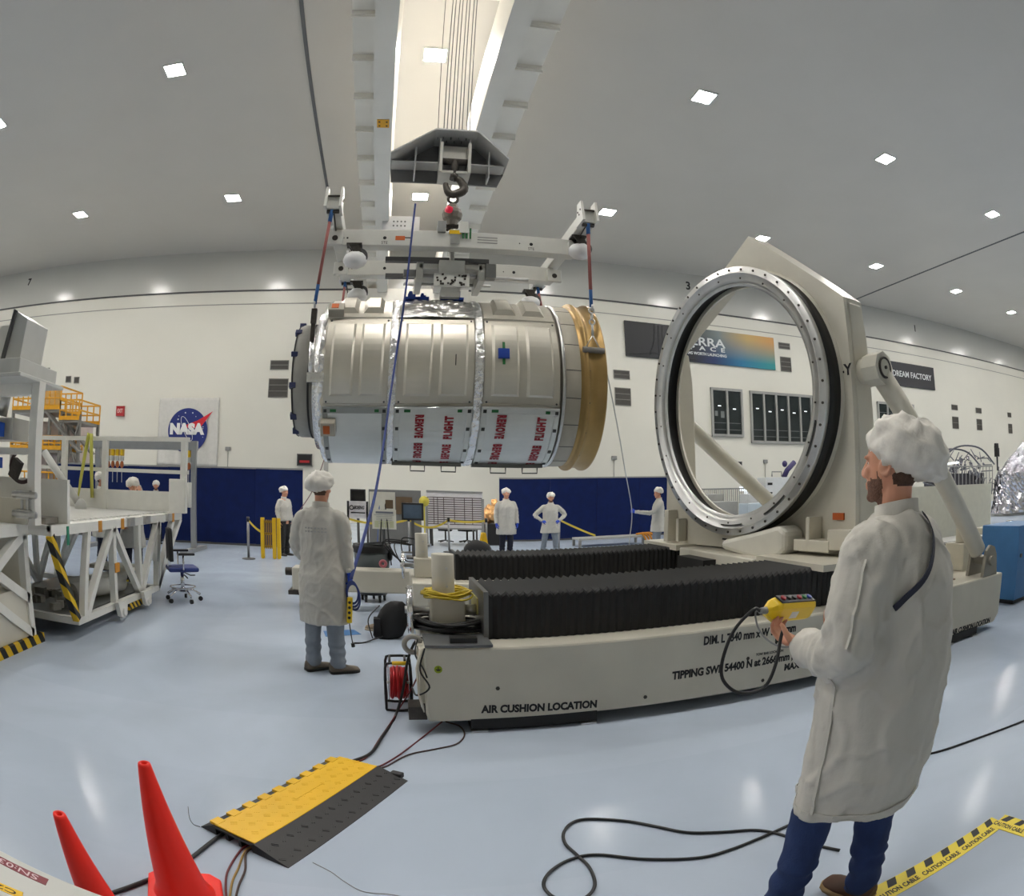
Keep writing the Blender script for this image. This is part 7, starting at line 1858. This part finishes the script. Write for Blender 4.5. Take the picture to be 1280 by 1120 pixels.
def tread(parent, m, wa, wb, zf, name, hh=.0025):
    q = MB(); nu = int(Lr/.062); nw = max(1, int((wb-wa)/.062))
    for i in range(nu):
        for j in range(nw):
            cu, cw = (i+.5)*Lr/nu, wa+(j+.5)*(wb-wa)/nw; s = 1 if (i+j) % 2 else -1
            for e in (-.012, 0, .012):
                d = (ul*s+wl).normalized(); e2 = V((-d.y, d.x, 0)); c = rp(cu, cw, zf(cw)+.0012)+e2*e
                sl = (zf(cw+.01)-zf(cw-.01))/.02
                dz = V((0, 0, sl*d.dot(wl)*.018)); ez = V((0, 0, sl*e2.dot(wl)*.003))
                a0, a1 = c-d*.018-dz, c+d*.018+dz
                q.add([a0-e2*.003-ez, a0+e2*.003+ez, a1+e2*.003+ez, a1-e2*.003-ez]+[v+V((0, 0, hh)) for v in (a0-e2*.003-ez, a0+e2*.003+ez, a1+e2*.003+ez, a1-e2*.003-ez)], [(4, 5, 6, 7), (0, 1, 5, 4), (1, 2, 6, 5), (2, 3, 7, 6), (3, 0, 4, 7)])
    return q.build(name, m, parent, world=True, rec=False)
tread(base, M_RUB, w2+.015, Wr-.015, lambda w_: zt_*(Wr-w_)/(Wr-w2), 'tread_pattern')
tread(lid, M_LID, w1+.04, w2-.03, lambda w_: zt_+.003, 'tread_pattern', .0009)
q = MB(); q.add([rp(u, w_, zt_+z) for z in (.003, .006) for u, w_ in ((Lr*.45, (w1+w2)/2-.012), (Lr*.66, (w1+w2)/2-.012), (Lr*.66, (w1+w2)/2+.012), (Lr*.45, (w1+w2)/2+.012))], [(0, 3, 2, 1), (4, 5, 6, 7), (0, 1, 5, 4), (1, 2, 6, 5), (2, 3, 7, 6), (3, 0, 4, 7)]); q.build('lid_bar', M_LID, lid, world=True)
c = rp(Lr+.015, Wr*.86, .02); MB().box(c, (.05, .08, .035), rz=math.atan2(ul.y, ul.x)).build('end_connector', M_RUB, rt, world=True, bev=.008)

# cables on the floor
M_CRED = mat('cable_red', srgb(96, 24, 30), .45); M_CTAN = mat('cable_tan', srgb(150, 120, 60), .5); M_CBRN = mat('cable_brown', srgb(62, 40, 34), .5)
def floor_cable(pts, r, m, label, nm='cable', z=None):
    P = []
    for p in pts:
        q = onz(p[0], p[1], p[2] if len(p) > 2 else r); P.append(q)
    return tag(MB().tube(catmull(P, 7), r, 8).build(nm, m, None), label, 'cable')
zi = lambda w_: .012
e1 = rp(-.0, w1+.05, .014); 
def ramp_cable(w_, pts, r, m, label, far=False):
    P = [rp(Lr*.9 if far else Lr*.06, w_, r+.004), rp(Lr+.03 if far else -.03, w_, r+.002)]+[onz(p[0], p[1], p[2] if len(p) > 2 else r) for p in pts]
    return tag(MB().tube(catmull(P, 7), r, 8).build('cable', m, None), label, 'cable')
ramp_cable(w1+.055, [(232, 1076), (200, 1092), (150, 1112), (120, 1122)], .011, M_CBL, 'thick black cable running from the ramp behind the orange cones')
ramp_cable(w2-.07, [(287, 1085), (284, 1105), (286, 1128)], .006, M_CRED, 'dark red cable leaving the near end of the ramp')
ramp_cable(w2-.045, [(300, 1082), (292, 1100), (288, 1128)], .006, M_CTAN, 'tan cable leaving the near end of the ramp')
ramp_cable(w2-.035, [(308, 1085), (300, 1105), (294, 1130)], .006, M_CBRN, 'brown cable leaving the near end of the ramp')
zb1 = .55
ramp_cable(w1+.05, [(462, 944), (478, 922), (492, 900, .01), (502, 868, .2), (508, 830, .44), (517, 806, .6), (526, 799, .66)], .011, M_CBL, 'thick black cable rising from the ramp to the end of the near beam', True)
ramp_cable(w1+.07, [(458, 948), (474, 925), (488, 905, .01), (500, 885, .06), (512, 866, .2), (520, 850, .3)], .006, M_CRED, 'dark red cable beside the thick black one at the cable reel', True)
ramp_cable(w2-.07, [(478, 958), (500, 945), (528, 924), (552, 905, .06)], .006, M_CRED, 'dark red cable from the ramp to the underside of the near beam', True)
ramp_cable(w2-.05, [(482, 960), (510, 946), (545, 939), (570, 933), (580, 922), (574, 911), (556, 905, .06)], .006, M_CBRN, 'brown cable looping from the ramp to the pad of the near beam', True)
tag(MB().tube(catmull([ony(530, 812, 4.22), ony(524, 840, 4.2), ony(536, 862, 4.2), ony(520, 872, 4.3), ony(514, 862, 4.55)], 6), .007, 6).build('cable', M_CBL, None), 'thin black cable hanging from the near beam end toward the reel', 'cable')
tag(MB().tube(catmull([ony(521, 800, 4.4), ony(518, 820, 4.35), ony(528, 838, 4.25), ony(533, 850, 4.22)], 6), .006, 6).build('cable', M_CBL, None), 'second thin black cable hanging at the valve strip of the near beam', 'cable')
cv_ = lambda L: [(660+x/2.0645, 880+y/2.0645) for x, y in L]
lp_ = cv_([(760, 275), (690, 300), (600, 340), (520, 372), (440, 393), (300, 398), (180, 388), (110, 400), (58, 430), (40, 463), (62, 492), (110, 505), (152, 492), (172, 462), (158, 420), (125, 388), (97, 362), (92, 335), (112, 310), (155, 299), (250, 303), (330, 316), (410, 330), (500, 328), (580, 322), (640, 330), (700, 350), (800, 372)])
floor_cable(lp_, .0085, M_CBL, 'black cable lying in loops on the floor before the person in the foreground')
floor_cable([(1090, 962), (1137, 946), (1175, 936), (1225, 919), (1285, 897)], .0085, M_CBL, 'black cable running to the right edge behind the person in the foreground')
floor_cable([(237, 1006), (239, 1020), (244, 1028), (252, 1031)], .002, M_DKGREY, 'hair thin wire on the floor at the near corner of the cable ramp', 'wire')
floor_cable([(392, 1076), (415, 1088), (432, 1100), (455, 1112), (490, 1116), (512, 1121)], .002, M_GREY, 'thin grey wire on the floor in front of the cable ramp', 'wire')

# caution tape on the floor
p0, p1, p2 = onz(1092, 1119), onz(1248, 1026), onz(1290, 1040)
tp_ = thing('caution_tape', 'yellow floor tape with hazard stripes and cable warning at the lower right', 'floor tape', p1)
M_TYEL = mat('tape_yellow', srgb(232, 208, 40), .45)
def tape(pa, pb, w_, txt, name, flip):
    d = (pb-pa).normalized(); n = V((-d.y, d.x, 0)); L = (pb-pa).length
    o = MB().add([pa-n*w_/2+V((0, 0, z)) for z in (.0006, .003)]+[pb-n*w_/2+V((0, 0, z)) for z in (.0006, .003)]+[pb+n*w_/2+V((0, 0, z)) for z in (.0006, .003)]+[pa+n*w_/2+V((0, 0, z)) for z in (.0006, .003)], [(0, 6, 4, 2), (1, 3, 5, 7), (0, 2, 3, 1), (2, 4, 5, 3), (4, 6, 7, 5), (6, 0, 1, 7)]).build('tape_strip', M_TYEL, tp_, world=True)
    m = MB(); k = 0; s = .01
    while s+.09 < L:
        e = pa+d*s
        m.add([e+n*(w_*.06)+V((0, 0, .0042)), e+d*.055+n*(w_*.06)+V((0, 0, .0042)), e+d*.085+n*w_*.48+V((0, 0, .0042)), e+d*.03+n*w_*.48+V((0, 0, .0042)), e+n*(w_*.06)+V((0, 0, .003)), e+d*.055+n*(w_*.06)+V((0, 0, .003)), e+d*.085+n*w_*.48+V((0, 0, .003)), e+d*.03+n*w_*.48+V((0, 0, .003))], [(0, 1, 2, 3), (0, 4, 5, 1), (1, 5, 6, 2), (2, 6, 7, 3), (3, 7, 4, 0)]); s += .125
    m.build('hazard_stripe', M_TXT, o, world=True)
    m = MB(); s = .12
    while s+.08 < L:
        lettering(m, txt, pa+d*s-n*w_*.22+V((0, 0, .0032)), d, n, w_*.36, .001, .0006, width=.27); s += .30
    m.build('tape_lettering', M_TXT, o, world=True)
tape(p0-(p1-p0).normalized()*.3, p1, .15, 'CAUTION CABLE', 'a', 1)
tape(p1+V((-.0, -.0, .001)), p2+(p2-p1).normalized()*.4, .15, 'CAUTION CABLE', 'b', 1)

# white cart top at the lower left corner, very near the camera
ZCT = .95
c0, c1 = onz(-60, 1030, ZCT), onz(150, 1125, ZCT)
d = (c1-c0).normalized(); n = V((d.y, -d.x, 0))
ct = thing('instrument_cart', 'white cart top with a dark red serial label at the lower left corner', 'cart', ((c0+c1)/2+n*.25).xy.to_3d())
pts = [c0-d*.25, c1+d*.12, c1+d*.12+n*.34, c0-d*.25+n*.34]
top_ = MB().prism([(p.x, p.y) for p in pts][::-1] if False else [(p.x, p.y) for p in pts], -.03, (0, 0, ZCT)).build('cart_top', M_WHITE2, ct, world=True, bev=.006)
for p in (pts[0]+n*.05+d*.05, pts[1]+n*.05-d*.05, pts[2]-n*.05-d*.05, pts[3]-n*.05+d*.05):
    MB().cyl(V((p.x, p.y, 0)), V((p.x, p.y, ZCT-.02)), .016, n=14).build('cart_leg', M_STEEL, ct, world=True)
sh = MB().prism([((p-((c0+c1)/2+n*.17)).x*.94+((c0+c1)/2+n*.17).x, (p-((c0+c1)/2+n*.17)).y*.94+((c0+c1)/2+n*.17).y) for p in pts], .02, (0, 0, .25)).build('cart_shelf', M_WHITE2, ct, world=True)
def label_plate(xa, ya, xb, yb, w_, m, txt, mt, size, nm):
    a, b = onz(xa, ya, ZCT), onz(xb, yb, ZCT); e = (b-a).normalized(); nn = V((-e.y, e.x, 0)); L = (b-a).length; c = (a+b)/2
    o = MB().box(c+V((0, 0, .0006)), (L, w_, .0012), rz=math.atan2(e.y, e.x)).build(nm, m, ct, world=True)
    q = MB(); lettering(q, txt, c+V((0, 0, .0012)), -e, -nn, size, .0, .0004, width=L*.74); q.build('label_lettering', mt, o, world=True)
label_plate(-22, 1066, 58, 1104, .030, mat('label_maroon', srgb(128, 40, 52), .45), 'SN:032', mat('label_white', srgb(226, 200, 204), .5, var=0), .028, 'serial_label')
label_plate(-30, 1098, 26, 1122, .030, M_YEL, 'C2.E', M_TXT, .024, 'yellow_label')

# cable reel
rx0, rx1 = ony(480, 850, 4.8), ony(512, 850, 4.8)
rl_ = thing('cable_reel', 'red cable reel in a black tube frame with a yellow handle beside the near beam', 'cable reel', ((rx0.x+rx1.x)/2, 4.8, 0))
xa, xb_ = rx0.x, rx1.x; zt2 = ony(497, 828, 4.8).z
for y in (4.72, 4.95):
    MB().tube(catmull([(xa+.04, y, zt2), (xa+.005, y, zt2-.04), (xa, y, .06), (xa+.02, y, .014), (xb_-.02, y, .014), (xb_, y, .06), (xb_, y, zt2-.04), (xb_-.03, y, zt2), (xa+.04, y, zt2)], 3), .011, 8).build('frame_tube', M_BLKPL, rl_, world=True)
MB().tube([(xa+.06, 4.72, zt2), (xb_-.02, 4.72, zt2)], .017, 10).build('handle', M_YEL, rl_, world=True)
MB().tube([(xa+.04, 4.72, zt2), (xa+.04, 4.95, zt2)], .01, 8).tube([(xb_-.04, 4.72, zt2), (xb_-.04, 4.95, zt2)], .01, 8).build('cross_tube', M_BLKPL, rl_, world=True)
dr = MB().cyl((xa+.035, 4.84, .215), (xb_-.03, 4.84, .215), .05, n=20).build('drum', M_BLKPL, rl_, world=True)
for x in (xa+.025, xb_-.02): MB().cyl((x-.004, 4.84, .215), (x+.004, 4.84, .215), .155, n=32).build('drum_flange', mat('flange_clear', srgb(150, 40, 40), .4, alpha=.35), dr, world=True)
MB().cyl((xa, 4.84, .215), (xb_, 4.84, .215), .012, n=10).build('axle', M_STEEL, rl_, world=True)
M_RC = mat('reel_cable_red', srgb(196, 30, 36), .4)
random.seed(3)
for k in range(9):
    x = xa+.045+(xb_-xa-.085)*k/8; mb = MB(); mb.torus((x, 4.84, .215), .125+random.uniform(-.012, .015), .011, (1, random.uniform(-.15, .15), random.uniform(-.1, .1)), 30, 7); mb.build('cable_turn', M_RC, rl_, world=True)
